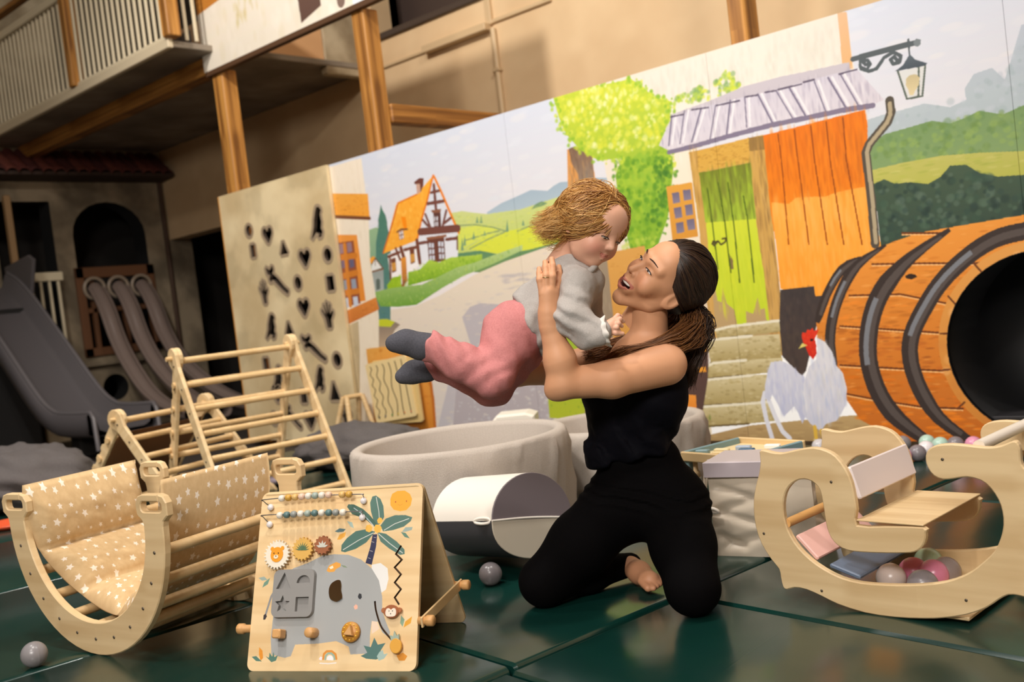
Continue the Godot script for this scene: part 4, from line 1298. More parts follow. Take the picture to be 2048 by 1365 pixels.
["p",14840852,16160296,[3613,1624,4162,1638,4170,1542,4146,1278,4169,986,4187,981,3857,737,3615,813,3618,1050,3607,1225]],
["p",16559692,16425010,[3618,1271,3714,1247,3758,1273,3857,1262,3915,1252,3965,1263,4042,1268,4145,1269,4169,986,4187,981,3857,737,3615,813,3618,1050]],
["d",[13526032,15761940,16419870,12477470],420,34,6.0,0.4,[3623,1617,4165,1624,4141,1279,3858,1271,3619,1281]],
["d",[16758874,16425016,16160300,16760430],420,34,6.0,0.35,[3622,1261,4143,1251,4160,987,4041,746,3617,826]],
["l",9848334,7,[3696,1614,3700,1478,3689,1040]],
["l",9848334,7,[3788,1617,3790,1461,3800,1025]],
["l",9848334,7,[3879,1619,3879,1445,3898,1012]],
["l",9848334,7,[3962,1621,3960,1429,3984,1001]],
["l",9848334,7,[4049,1623,4044,1414,4077,989]],
["p",12492910,9861200,[2913,0,3343,85,3918,132,4411,125,4387,-117,2890,-176]],
["d",[13545592,9860684,11571808],200,60,0.25,0.4,[2951,30,3915,106,4362,102,4343,-93,2928,-146]],
["p",9871400,12500530,[2827,125,3072,114,3064,47,2910,-4,2832,13]],
["p",13944476,11179616,[3195,624,3298,637,3593,646,3595,587,3417,580,3207,574]],
["d",[14602408,11837544,9863760,12891272],110,34,0.5,0.4,[3195,624,3298,637,3593,646,3595,587,3417,580,3207,574]],
["l",15261896,14,[3195,624,3298,637,3593,646]],
["l",7232568,10,[3207,574,3417,580]],
["p",13944476,11179616,[3135,562,3179,571,3416,576,3581,576,3578,447,3399,440,3143,441]],
["d",[14602408,11837544,9863760,12891272],110,34,0.5,0.4,[3135,562,3179,571,3416,576,3581,576,3578,447,3399,440,3143,441]],
["l",15261896,14,[3135,562,3179,571,3416,576]],
["l",7232568,10,[3143,441,3399,440]],
["p",13944476,11179616,[3112,422,3162,440,3365,446,3582,447,3574,376,3336,363,3113,355]],
["d",[14602408,11837544,9863760,12891272],110,34,0.5,0.4,[3112,422,3162,440,3365,446,3582,447,3574,376,3336,363,3113,355]],
["l",15261896,14,[3112,422,3162,440,3365,446]],
["l",7232568,10,[3113,355,3336,363]],
["p",13944476,11179616,[3054,345,3262,354,3390,361,3512,363,3487,221,3371,208,3055,202]],
["d",[14602408,11837544,9863760,12891272],110,34,0.5,0.4,[3054,345,3262,354,3390,361,3512,363,3487,221,3371,208,3055,202]],
["l",15261896,14,[3054,345,3262,354,3390,361]],
["l",7232568,10,[3055,202,3371,208]],
["p",13944476,11179616,[3049,194,3334,205,3477,213,3499,109,3339,95,3049,80]],
["d",[14602408,11837544,9863760,12891272],110,34,0.5,0.4,[3049,194,3334,205,3477,213,3499,109,3339,95,3049,80]],
["l",15261896,14,[3049,194,3334,205,3477,213]],
["l",7232568,10,[3049,80,3339,95]],
["p",4340282,4996664,[3613,808,3802,808,3804,755,3856,754,3790,596,3707,371,3679,341,3583,455,3587,627]],
["d",[5260868,3682868,5917762],90,50,2.0,0.4,[3617,804,3797,801,3790,596,3680,356,3583,455]],
["p",5915196,5915196,[2948,574,3140,562,3125,413,3112,347,3029,81,2882,82]],
["p",14849586,14849586,[2946,561,3126,562,3128,504,2953,502]],
["p",14849586,14849586,[2986,415,3108,422,3109,393,2992,390]],
["p",15504956,14448670,[2905,253,2966,268,3024,262,3010,81,2895,69]],
["l",3943454,8,[2918,201,2977,123]],
["d",[5929000,7900210,9871410],70,26,2.5,0.6,[3017,131,3123,138,3075,63,2873,13]],
["p",12239566,11583166,[4170,1587,4253,1596,4359,1599,4445,1605,4558,1563,4632,1580,4629,1631,4675,1687,4754,1696,4801,1631,4841,1727,4890,1850,5287,1838,5239,1275,4160,1491]],
["d",[11582148,12896980,10530996],320,40,1.0,0.4,[4198,1590,4444,1597,4640,1578,4681,1669,4774,1662,4893,1809,5216,1783,5174,1303,4189,1503]],
["p",7902816,9217134,[4156,1456,4243,1501,4367,1510,4470,1519,4550,1489,4616,1500,4682,1519,4780,1481,4866,1503,5257,1484,5230,1169,4141,1315]],
["d",[6851156,8822880,7244870,9875546],420,40,0.9,0.45,[4185,1468,4469,1506,4681,1511,4864,1495,5223,1477,5202,1236,4175,1380]],
["p",12499556,11186236,[4144,1341,4333,1351,4503,1349,4664,1332,4848,1304,5236,1245,5217,1018,4136,1189]],
["d",[13551736,11843664,10529350],260,60,0.25,0.4,[4171,1336,4503,1345,4847,1296,5169,1242,5157,1105,4164,1275]],
["p",4610630,2899512,[4168,1274,4220,1288,4270,1257,4340,1253,4424,1230,4485,1254,4531,1297,4603,1288,4655,1241,4731,1211,4838,1200,5295,1158,5257,705,4170,914]],
["d",[3954246,5269588,3295298,2373684,6321252],620,44,1.0,0.5,[4181,1263,4423,1222,4537,1279,4654,1233,4837,1192,5229,1154,5202,843,4177,976]],
["l",5524546,44,[4286,1654,4287,1597,4267,1557,4167,1471,4144,1431,4146,1323,4147,1188,4143,981]],
["l",11575426,20,[4286,1641,4283,1589,4263,1554,4165,1467,4149,1430,4151,1322,4152,1187,4147,989]],
["l",5528672,26,[4130,1893,4258,1894,4390,1894,4445,1892]],
["p",7897220,7897220,[4425,1898,4439,1911,4459,1901,4458,1880,4443,1871,4427,1880]],
["l",5528672,15,[4204,1854,4190,1849,4178,1865,4201,1871,4213,1848,4192,1826,4162,1847,4165,1873,4188,1876]],
["l",5528672,17,[4166,1837,4204,1815,4241,1819,4281,1861,4327,1876,4361,1850,4352,1822,4321,1821,4311,1845,4329,1854,4340,1836]],
["l",5528672,9,[4403,1916,4401,1848]],
["p",6187120,4608090,[4402,1848,4425,1816,4477,1786,4467,1776,4326,1785,4367,1805]],
["p",14211286,14211286,[4339,1782,4467,1776,4440,1641,4368,1644]],
["l",5923930,9,[4339,1782,4368,1644]],
["l",5923930,9,[4467,1776,4440,1641]],
["l",5923930,9,[4368,1644,4440,1641]],
["l",5923930,9,[4437,1774,4422,1645]],
["p",12891276,14601376,[4374,1738,4392,1751,4422,1748,4437,1728,4429,1695,4410,1674,4399,1655,4382,1658,4380,1681,4370,1709]],
["p",15505470,12871710,[4551,1015,4366,1008,4232,982,4109,943,3962,896,3859,758,3793,619,3785,480,3835,330,3910,215,3971,110,4086,44,4172,-20,5700,-20,5700,1010,5000,1030]],
["d",[14452274,15770704,13530148,11557918,16429152],800,60,0.22,0.4,[4551,1015,4366,1008,4232,982,4109,943,3962,896,3859,758,3793,619,3785,480,3835,330,3910,215,3971,110,4086,44,4172,-20,5700,-20,5700,1010,5000,1030]],
["d",[14582316,16027440,12808742],130,70,0.25,0.5,[3983,739,4404,703,4370,539,3918,591]],
["d",[11821090,13003045,10376221],130,70,0.25,0.5,[3918,586,4420,527,4401,344,3896,395]],
["d",[14053402,15432476,12345878],130,70,0.25,0.5,[3915,384,4418,343,4467,157,3927,233]],
["d",[15499806,16748321,13595162],130,70,0.25,0.5,[3926,224,4467,157,4561,26,4172,-11,3971,110]],
["d",[14714930,16160055,12941100],130,70,0.25,0.5,[4194,877,4614,827,4470,688,4068,735]],
["l",7223320,9,[3919,592,4186,554,4436,519]],
["l",16169592,6,[3918,584,4186,546,4435,511]],
["l",7223320,9,[3984,742,4240,724,4475,653]],
["l",16169592,6,[3983,733,4239,716,4474,645]],
["l",7223320,9,[4117,885,4368,860,4615,832]],
["l",16169592,6,[4116,877,4368,853,4614,824]],
["l",7223320,9,[3896,393,4184,362,4434,338]],
["l",16169592,6,[3895,384,4183,354,4434,330]],
["l",7223320,9,[3918,243,4085,206,4280,170,4475,157]],
["l",16169592,6,[3917,234,4084,198,4279,162,4474,149]],
["l",7223320,9,[4280,1017,4483,989]],
["l",16169592,6,[4279,1009,4483,982]],
["p",3813421,3813421,[4071,922,4045,904,4009,881,3974,857,3943,826,3912,786,3883,743,3858,695,3832,647,3809,613,3786,624,3795,664,3817,716,3844,766,3875,813,3908,856,3945,894,3991,919,4036,928,4068,931]],
["p",5655624,5655624,[4048,911,4009,892,3971,868,3938,835,3906,794,3877,750,3851,702,3827,652,3812,659,3834,710,3861,759,3891,805,3924,847,3959,883,4002,907,4045,921]],
["p",8158852,8158852,[3959,870,3926,837,3894,796,3884,803,3916,846,3951,881]],
["p",3813421,3813421,[4197,965,4159,941,4104,907,4057,871,4027,836,3999,800,3972,760,3949,718,3928,675,3911,630,3898,589,3889,548,3883,508,3883,466,3882,421,3881,388,3850,385,3841,416,3830,462,3828,511,3834,558,3844,603,3858,649,3877,697,3899,744,3925,789,3953,833,3985,874,4028,908,4087,938,4148,961,4192,976]],
["p",5655624,5655624,[4162,947,4106,917,4055,882,4021,847,3992,810,3965,769,3941,726,3920,681,3902,636,3888,593,3879,551,3873,509,3874,465,3876,420,3860,418,3852,463,3851,510,3857,555,3867,599,3881,643,3899,690,3921,736,3946,780,3974,823,4005,862,4044,897,4099,929,4158,955]],
["p",8158852,8158852,[3977,812,3950,770,3925,728,3904,683,3886,637,3872,642,3890,689,3911,735,3936,779,3964,821]],
["p",3813421,3813421,[4505,995,4457,963,4389,919,4327,874,4284,835,4248,796,4217,756,4190,724,4169,693,4149,656,4131,615,4116,571,4105,524,4097,480,4093,436,4094,390,4101,342,4113,293,4129,246,4148,208,4170,174,4196,137,4234,95,4279,51,4312,18,4281,-20,4241,3,4186,39,4135,78,4096,119,4068,163,4044,211,4024,267,4011,325,4003,383,4001,439,4006,492,4014,543,4028,597,4045,648,4066,697,4090,741,4117,780,4150,819,4194,854,4242,888,4296,921,4368,957,4443,990,4496,1012]],
["p",5655624,5655624,[4464,971,4394,930,4329,888,4282,851,4243,813,4208,775,4179,741,4156,707,4135,668,4116,625,4101,578,4089,530,4081,483,4077,437,4078,388,4085,337,4097,285,4115,236,4135,194,4159,157,4189,119,4230,78,4278,37,4263,17,4211,55,4164,96,4129,135,4103,176,4081,221,4062,275,4049,330,4041,385,4040,438,4044,488,4053,537,4065,589,4082,638,4102,685,4125,726,4150,763,4181,800,4221,837,4265,872,4316,907,4385,945,4458,982]],
["p",8158852,8158852,[4131,710,4110,671,4091,627,4075,580,4063,531,4055,484,4051,437,4052,388,4026,385,4025,438,4029,487,4038,536,4050,587,4067,636,4087,682,4109,723]],
["p",3813421,3813421,[5233,843,5184,865,5114,894,5042,915,4970,920,4891,917,4818,912,4767,907,4730,901,4693,891,4654,874,4615,853,4575,827,4537,798,4499,767,4463,733,4433,699,4406,663,4379,624,4352,584,4327,543,4309,504,4299,470,4294,436,4294,397,4300,355,4310,310,4325,263,4343,220,4362,177,4386,136,4422,95,4466,55,4498,25,4471,-9,4434,15,4383,51,4335,93,4299,139,4271,186,4250,236,4233,288,4221,341,4215,392,4214,441,4221,486,4234,533,4257,581,4284,627,4312,669,4341,710,4372,750,4406,788,4445,826,4487,861,4530,892,4574,921,4619,946,4666,966,4712,980,4758,987,4811,991,4886,997,4972,1000,5057,994,5141,970,5215,938,5266,916]],
["p",5655624,5655624,[5203,887,5132,917,5056,939,4980,944,4899,941,4825,936,4774,931,4734,925,4695,913,4653,896,4613,873,4571,846,4531,817,4492,784,4456,749,4424,714,4396,677,4368,637,4341,597,4316,555,4296,513,4285,475,4280,437,4280,396,4286,351,4296,303,4312,255,4331,210,4352,166,4380,123,4420,82,4466,43,4453,27,4404,64,4360,106,4327,150,4302,196,4282,244,4266,295,4254,345,4248,393,4248,439,4254,481,4266,524,4287,570,4314,614,4342,656,4370,696,4400,735,4433,772,4471,808,4512,842,4553,873,4596,901,4639,925,4684,944,4727,956,4770,963,4823,967,4897,973,4981,976,5062,970,5143,947,5216,916]],
["p",8158852,8158852,[4592,877,4551,850,4511,821,4472,788,4435,753,4403,717,4375,680,4347,640,4319,599,4294,557,4274,515,4253,522,4274,568,4300,611,4328,653,4356,693,4386,732,4418,768,4457,805,4497,838,4538,869,4581,897]],
["p",14851664,13533746,[5330,440,5325,501,5314,561,5294,619,5267,674,5233,724,5192,770,5146,811,5096,845,5041,872,4983,892,4923,903,4862,908,4800,903,4740,892,4682,872,4628,845,4577,811,4531,770,4490,724,4456,674,4429,619,4409,561,4398,501,4394,440,4398,378,4409,318,4429,260,4456,206,4490,155,4531,109,4577,68,4628,34,4682,7,4740,-12,4800,-23,4862,-28,4923,-23,4983,-12,5041,7,5096,34,5146,68,5192,109,5233,155,5267,205,5294,260,5314,318,5325,378]],
["d",[15774830,13533756,12217906,16170626],160,60,1.0,0.4,[5328,440,5324,500,5312,560,5292,618,5265,673,5231,723,5191,769,5145,809,5095,843,5040,870,4982,890,4922,902,4862,906,4801,902,4741,890,4683,870,4629,843,4578,809,4532,769,4492,723,4458,673,4431,618,4411,560,4399,500,4396,440,4399,379,4411,319,4431,261,4458,207,4492,156,4532,110,4578,70,4629,36,4683,9,4741,-10,4801,-22,4862,-26,4922,-22,4982,-10,5040,9,5095,36,5145,70,5191,110,5231,156,5265,206,5292,261,5312,319,5324,379]],
["l",7224350,9,[4462,693,4491,652]],
["l",7224350,9,[4591,834,4619,793]],
["l",7224350,9,[4410,519,4452,516]],
["l",7224350,9,[4450,157,4486,187]],
["l",7224350,9,[4401,344,4435,346]],
["p",921104,921104,[5288,437,5284,492,5273,547,5255,600,5230,651,5199,697,5162,739,5120,776,5074,807,5023,832,4970,850,4915,861,4860,865,4804,861,4749,850,4696,832,4646,807,4599,776,4557,739,4520,697,4489,651,4464,600,4446,547,4435,492,4432,437,4435,381,4446,326,4464,273,4489,223,4520,176,4557,134,4599,97,4646,66,4696,41,4749,23,4804,12,4860,9,4915,12,4970,23,5023,41,5074,66,5120,97,5162,134,5199,176,5230,222,5255,273,5273,326,5284,381]],
["p",3285530,3285530,[4272,810,4295,819,4320,812,4329,799,4300,790,4275,798]],
["l",14606056,26,[3457,262,3438,214,3448,118,3470,14]],
["l",14869226,26,[3471,237,3502,133,3535,53,3573,14]],
["p",14079714,12895964,[3512,427,3572,432,3628,405,3672,357,3695,340,3690,154,3654,92,3639,147,3619,186,3553,132,3527,196,3499,253,3477,213,3454,238,3462,302,3489,380]],
["d",[15132396,12501726,13553372,11580630],160,30,4.0,0.5,[3512,427,3572,432,3628,405,3672,357,3695,340,3690,154,3654,92,3639,147,3619,186,3553,132,3527,196,3499,253,3477,213,3454,238,3462,302,3489,380]],
["p",14868708,13553374,[3784,543,3829,517,3862,462,3874,393,3905,354,3919,271,3901,181,3845,106,3788,91,3751,53,3699,92,3664,147,3666,232,3692,317,3726,393,3771,429,3786,489]],
["d",[15526636,12501720,14210254,13158614,11845340],260,30,4.5,0.45,[3784,543,3829,517,3862,462,3874,393,3905,354,3919,271,3901,181,3845,106,3788,91,3751,53,3699,92,3664,147,3666,232,3692,317,3726,393,3771,429,3786,489]],
["p",14826532,13510680,[3704,556,3710,575,3730,570,3740,588,3756,583,3769,594,3776,578,3804,584,3785,551,3775,536,3779,505,3778,459,3754,430,3733,454,3721,493,3708,525]],
["d",[15751730,13511704],40,20,1.5,0.5,[3713,563,3779,574,3775,467,3748,446,3722,501]],
["p",14863982,14863982,[3704,519,3731,504,3680,490]],
["p",2626580,2626580,[3751,538,3767,537,3765,525,3751,526]],
["l",14595142,20,[3722,76,3723,14,3716,-9]],
["l",14595142,18,[3756,56,3761,29]],
["l",14206092,14,[3714,6,3736,-9,3718,-25]],
["p",14196820,13537862,[2515,1139,2793,1148,2778,533,2425,492]],
["d",[12485174,14856292],60,40,0.15,0.5,[2521,1123,2784,1135,2765,563,2441,522]],
["p",10390646,9205860,[2360,1173,2513,1094,2509,731,2382,61,2187,62]],
["d",[8548448,11837570,12890262],80,30,5,0.45,[2367,1142,2507,1079,2501,731,2379,92,2211,93]],
["p",14853200,13533228,[164,698,667,709,839,491,831,62,156,56]],
["d",[14062140,15511648,12874792],120,50,0.5,0.4,[175,689,665,701,837,484,820,70,171,64]],
["l",12479528,30,[144,60,495,47,820,70,837,293,831,484]],
["l",12480044,34,[497,55,488,5]]
]

func mural() -> void:
	var p := Painter.new(2880, 864, 0.4, 11)
	p.run(MURAL)
	# brush grain over everything
	var ms := []
	for i in 2:
		var m := StandardMaterial3D.new()
		m.albedo_texture = ImageTexture.create_from_image(p.im.get_region(Rect2i(0 if i == 0 else 1930, 0, 1930 if i == 0 else 950, 864)))
		m.roughness = 0.42
		m.texture_repeat = false
		ms.append(m)
	var mu := thing("painted_mural", "large boards painted with a village lane, barn, rooster and huge barrel", "mural")
	var x0 := -6.11
	var hc := Vector2(-1.25, 0.437)
	var hr := 0.425
	var xs := [-6.11, -5.78, -4.28, -2.78, -1.285, 0.215, 1.09]
	for i in xs.size() - 1:
		var a: float = xs[i]
		var b: float = xs[i + 1] - 0.002
		var pl := PackedVector2Array()
		if i == 3:
			pl = PackedVector2Array([Vector2(a, 0), Vector2(b, 0)])
			var t := acos((hc.x - b) / hr)
			for k in 33:
				var an := PI * 1.5 - 0.08 - (PI - 0.16) * k / 32.0
				var q := hc + Vector2(cos(an), sin(an)) * hr
				if q.x < b - 0.004:
					pl.append(q)
			pl.append(Vector2(b, hc.y + sin(PI / 2 + 0.083) * hr))
			pl.append(Vector2(b, 2.13))
			pl.append(Vector2(a, 2.13))
			pl.insert(2, Vector2(b, hc.y - sin(PI / 2 + 0.083) * hr))
		elif i == 4:
			pl = PackedVector2Array([Vector2(a, 0), Vector2(b, 0), Vector2(b, 2.13), Vector2(a, 2.13)])
			for k in 33:
				var an := PI / 2 + 0.083 - (PI + 0.166) * k / 32.0
				pl.append(hc + Vector2(cos(an), sin(an)) * hr)
		else:
			pl = PackedVector2Array([Vector2(a, 0), Vector2(b, 0), Vector2(b, 2.13), Vector2(a, 2.13)])
		var two := i >= 4
		var u0 := x0 + 4.825 if two else x0
		var ul := 2.375 if two else 4.825
		var mb := MB.new()
		mb.has_uv = true
		var uvf := func(q: Vector2) -> Vector2: return Vector2((q.x - u0) / ul, 1.0 - q.y / 2.16)
		var ix := Geometry2D.triangulate_polygon(pl)
		for k in range(0, ix.size(), 3):
			var A: Vector2 = pl[ix[k]]
			var B: Vector2 = pl[ix[k + 1]]
			var C: Vector2 = pl[ix[k + 2]]
			if (B - A).cross(C - A) < 0:
				var q := B
				B = C
				C = q
			mb.tri(Vector3(A.x, A.y, -4.872), Vector3(B.x, B.y, -4.872), Vector3(C.x, C.y, -4.872), -1, uvf.call(A), uvf.call(B), uvf.call(C))
			mb.tri(Vector3(A.x, A.y, -4.9), Vector3(C.x, C.y, -4.9), Vector3(B.x, B.y, -4.9), -1, Vector2(0.001, 0.001), Vector2(0.001, 0.002), Vector2(0.002, 0.001))
		for k in pl.size():
			var A := pl[k]
			var B := pl[(k + 1) % pl.size()]
			mb.quad_uv(Vector3(A.x, A.y, -4.9), Vector3(B.x, B.y, -4.9), Vector3(B.x, B.y, -4.872), Vector3(A.x, A.y, -4.872), uvf.call(A), uvf.call(B), uvf.call(B), uvf.call(A))
		part(mu, "panel", mb.done(), ms[1 if two else 0])
	# the barrel's mouth is a crawl-in niche, its inner darkness put in as near-black colour
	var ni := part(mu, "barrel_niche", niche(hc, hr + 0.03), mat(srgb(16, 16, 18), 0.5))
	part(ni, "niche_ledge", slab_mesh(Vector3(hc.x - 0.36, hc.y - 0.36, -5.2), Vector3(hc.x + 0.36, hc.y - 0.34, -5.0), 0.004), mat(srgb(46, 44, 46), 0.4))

func niche(c: Vector2, r: float) -> ArrayMesh:
	var mb := MB.new()
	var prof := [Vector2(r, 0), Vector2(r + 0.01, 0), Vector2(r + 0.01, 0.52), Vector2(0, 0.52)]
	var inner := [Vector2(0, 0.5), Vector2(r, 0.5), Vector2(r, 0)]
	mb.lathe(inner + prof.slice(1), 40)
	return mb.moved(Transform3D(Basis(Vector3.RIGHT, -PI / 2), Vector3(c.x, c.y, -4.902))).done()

# ---------------------------------------------------------------- board of cut-out shapes
func shape_poly(kind: String) -> PackedVector2Array:
	match kind:
		"circle":
			return ngon(Vector2.ZERO, 0.5, 20)
		"square":
			return P2([-0.42, -0.5, 0.42, -0.5, 0.42, 0.5, -0.42, 0.5])
		"triangle":
			return P2([-0.5, -0.5, 0.5, -0.5, 0.0, 0.55])
		"heart":
			return smooth2(P2([0, -0.55, 0.3, -0.18, 0.5, 0.15, 0.4, 0.45, 0.15, 0.45, 0, 0.25, -0.15, 0.45, -0.4, 0.45, -0.5, 0.15, -0.3, -0.18]), 2)
		"bird":
			return P2([-0.45, -0.5, -0.3, -0.42, -0.1, -0.3, 0.05, -0.38, 0.0, -0.48, 0.2, -0.46, 0.3, -0.3, 0.22, -0.2, 0.3, 0.0, 0.26, 0.25, 0.36, 0.38, 0.24, 0.5, 0.08, 0.5, -0.02, 0.36, -0.16, 0.1, -0.22, -0.12])
		"lizard":
			return P2([-0.5, 0.5, -0.3, 0.38, -0.12, 0.48, -0.1, 0.34, -0.2, 0.26, 0.05, 0.05, 0.3, -0.25, 0.5, -0.42, 0.42, -0.52, 0.2, -0.36, -0.05, -0.12, -0.22, 0.06, -0.36, 0.0, -0.42, 0.1, -0.34, 0.2, -0.48, 0.3])
	return P2([-0.15, -0.5, 0.2, -0.5, 0.22, -0.2, 0.48, 0.08, 0.4, 0.16, 0.2, 0.02, 0.3, 0.4, 0.2, 0.42, 0.1, 0.1, 0.06, 0.5, -0.05, 0.5, -0.06, 0.1, -0.2, 0.44, -0.28, 0.38, -0.2, 0.05, -0.42, 0.26, -0.48, 0.18, -0.26, -0.12])

func shape_wall() -> void:
	var sw := thing("shape_wall", "pale plaster coloured board with cut-out birds, hearts, hands and shapes", "board")
	var im := noise_image(512, 512, 256, 256, 0.008, 61, srgb(206, 182, 138), srgb(232, 212, 170), 5, 1.8)
	var blot := noise_image(512, 512, 128, 128, 0.02, 62, srgb(150, 134, 100), srgb(220, 200, 160), 5, 2.4)
	for y in 512:
		for x in 512:
			var b := blot.get_pixel(x, y)
			var w := clampf((0.72 - b.r) * 1.7, 0.0, 0.55)
			im.set_pixel(x, y, im.get_pixel(x, y).lerp(b, w))
	var board := CSGBox3D.new()
	board.name = "board_panel"
	board.size = Vector3(1.52, 2.13, 0.03)
	board.position = Vector3(-6.872, 1.065, -4.855)
	board.material = tri_mat(im, Vector3(0.5, 0.5, 0.5), 0.7)
	sw.add_child(board)
	var band := mat(srgb(158, 138, 112), 0.75)
	var bore := mat(srgb(60, 50, 42), 0.8)
	var list := [["circle", -7.239, 1.780, 0.085, 0.090, 0.00], ["heart", -6.980, 1.706, 0.130, 0.125, 0.00], ["triangle", -6.781, 1.577, 0.100, 0.100, 0.00], ["bird", -6.310, 1.712, 0.200, 0.240, 0.00], ["square", -7.215, 1.606, 0.075, 0.100, 0.00], ["heart", -6.519, 1.460, 0.140, 0.130, 0.00], ["circle", -6.224, 1.453, 0.090, 0.100, 0.00], ["lizard", -6.926, 1.328, 0.260, 0.270, 0.10], ["circle", -6.650, 1.277, 0.085, 0.100, 0.00], ["square", -6.234, 1.233, 0.100, 0.110, 0.00], ["hand", -7.134, 1.250, 0.120, 0.190, 0.00], ["heart", -6.614, 1.073, 0.140, 0.130, 0.00], ["hand", -6.315, 0.990, 0.150, 0.200, 0.00], ["bird", -7.102, 0.954, 0.190, 0.200, 0.00], ["triangle", -6.851, 0.928, 0.100, 0.100, 0.00], ["lizard", -6.550, 0.744, 0.300, 0.220, 0.00], ["circle", -6.272, 0.633, 0.090, 0.100, 0.00], ["square", -7.237, 0.652, 0.090, 0.090, 0.00], ["bird", -7.095, 0.529, 0.170, 0.180, 0.00], ["bird", -6.530, 0.492, 0.170, 0.190, 0.00], ["triangle", -6.356, 0.391, 0.120, 0.140, 0.00], ["heart", -6.722, 0.161, 0.140, 0.130, 0.00], ["hand", -6.251, 0.192, 0.140, 0.180, 0.00], ["heart", -7.136, 0.383, 0.130, 0.120, 0.00], ["square", -6.767, 0.358, 0.090, 0.100, 0.00], ["circle", -7.221, 0.182, 0.090, 0.100, 0.00], ["lizard", -6.955, 0.195, 0.220, 0.200, 0.00]]
	for q in list:
		var pl := shape_poly(q[0])
		for i in pl.size():
			pl[i] = (pl[i] * Vector2(q[3], q[4])).rotated(q[5])
		var c := CSGPolygon3D.new()
		c.name = "cut"
		c.polygon = pl
		c.depth = 0.2
		c.operation = CSGShape3D.OPERATION_SUBTRACTION
		c.material = bore
		c.position = Vector3(q[1] + 6.872, q[2] - 1.065, 0.1)
		board.add_child(c, true)
		var wide: Array = Geometry2D.offset_polygon(pl, 0.026, Geometry2D.JOIN_ROUND)
		var rim := hole_in(wide[0], pl)
		part(sw, "cutout_rim", MB.new().extrude(rim, 0.004, 0.0008).done(), band, T(Vector3(q[1], q[2], -4.8395)))
	part(sw, "side_strip", slab_mesh(Vector3(-7.65, 0, -4.9), Vector3(-7.632, 2.13, -4.84), 0.003), mat(srgb(206, 140, 60), 0.6))
	# narrow plywood board with wavy tracks, hung on the painted easel
	var tb := thing("track_board", "small pale wood board with six wavy tracks hung on the mural", "toy board", "", T(Vector3(-5.64, 0.385, -4.85), Vector3(0, 0, 0.11)))
	var plate := CSGPolygon3D.new()
	plate.name = "track_plate"
	plate.polygon = rrect(Vector2.ZERO, Vector2(0.46, 0.45), 0.02)
	plate.depth = 0.018
	plate.material = mat(srgb(232, 206, 150), 0.55)
	plate.position = Vector3(0, 0, 0.05)
	tb.add_child(plate)
	for i in 6:
		var wav := PackedVector2Array()
		var x: float = -0.18 + i * 0.072
		var amp: float = [0.014, 0.013, 0.013, 0.012, 0.009, 0.0][i]
		var fq: float = [6.0, 4.5, 3.0, 2.0, 1.0, 1.0][i]
		for k in 25:
			wav.append(Vector2(x + sin(k / 24.0 * TAU * fq / 1.2) * amp, 0.2 - k / 24.0 * 0.4))
		var out := PackedVector2Array()
		for k in 25:
			out.append(wav[k] + Vector2(0.005, 0))
		for k in 25:
			out.append(wav[24 - k] - Vector2(0.005, 0))
		var c := CSGPolygon3D.new()
		c.name = "groove"
		c.polygon = out
		c.depth = 0.012
		c.operation = CSGShape3D.OPERATION_SUBTRACTION
		c.material = mat(srgb(54, 44, 36), 0.8)
		c.position = Vector3(0, 0, 0.002)
		plate.add_child(c, true)
		part(tb, "slider_bead", MB.new().lathe([Vector2(0, 0.006), Vector2(0.007, 0.005), Vector2(0.007, 0), Vector2(0, 0)], 10).done(), mat([srgb(40, 40, 60), srgb(40, 60, 110), srgb(50, 130, 60), srgb(226, 190, 40), srgb(226, 120, 40), srgb(206, 60, 40)][i], 0.4), Transform3D(Basis(Vector3.RIGHT, PI / 2), Vector3(x, -0.185, 0.046)))
	part(tb, "back_plate", MB.new().extrude(rrect(Vector2(0.045, -0.015), Vector2(0.47, 0.48), 0.02), 0.02, 0.002).done(), mat(srgb(214, 184, 122), 0.55), T(Vector3(0.0, 0, 0.02), Vector3(0, 0, -0.08)))

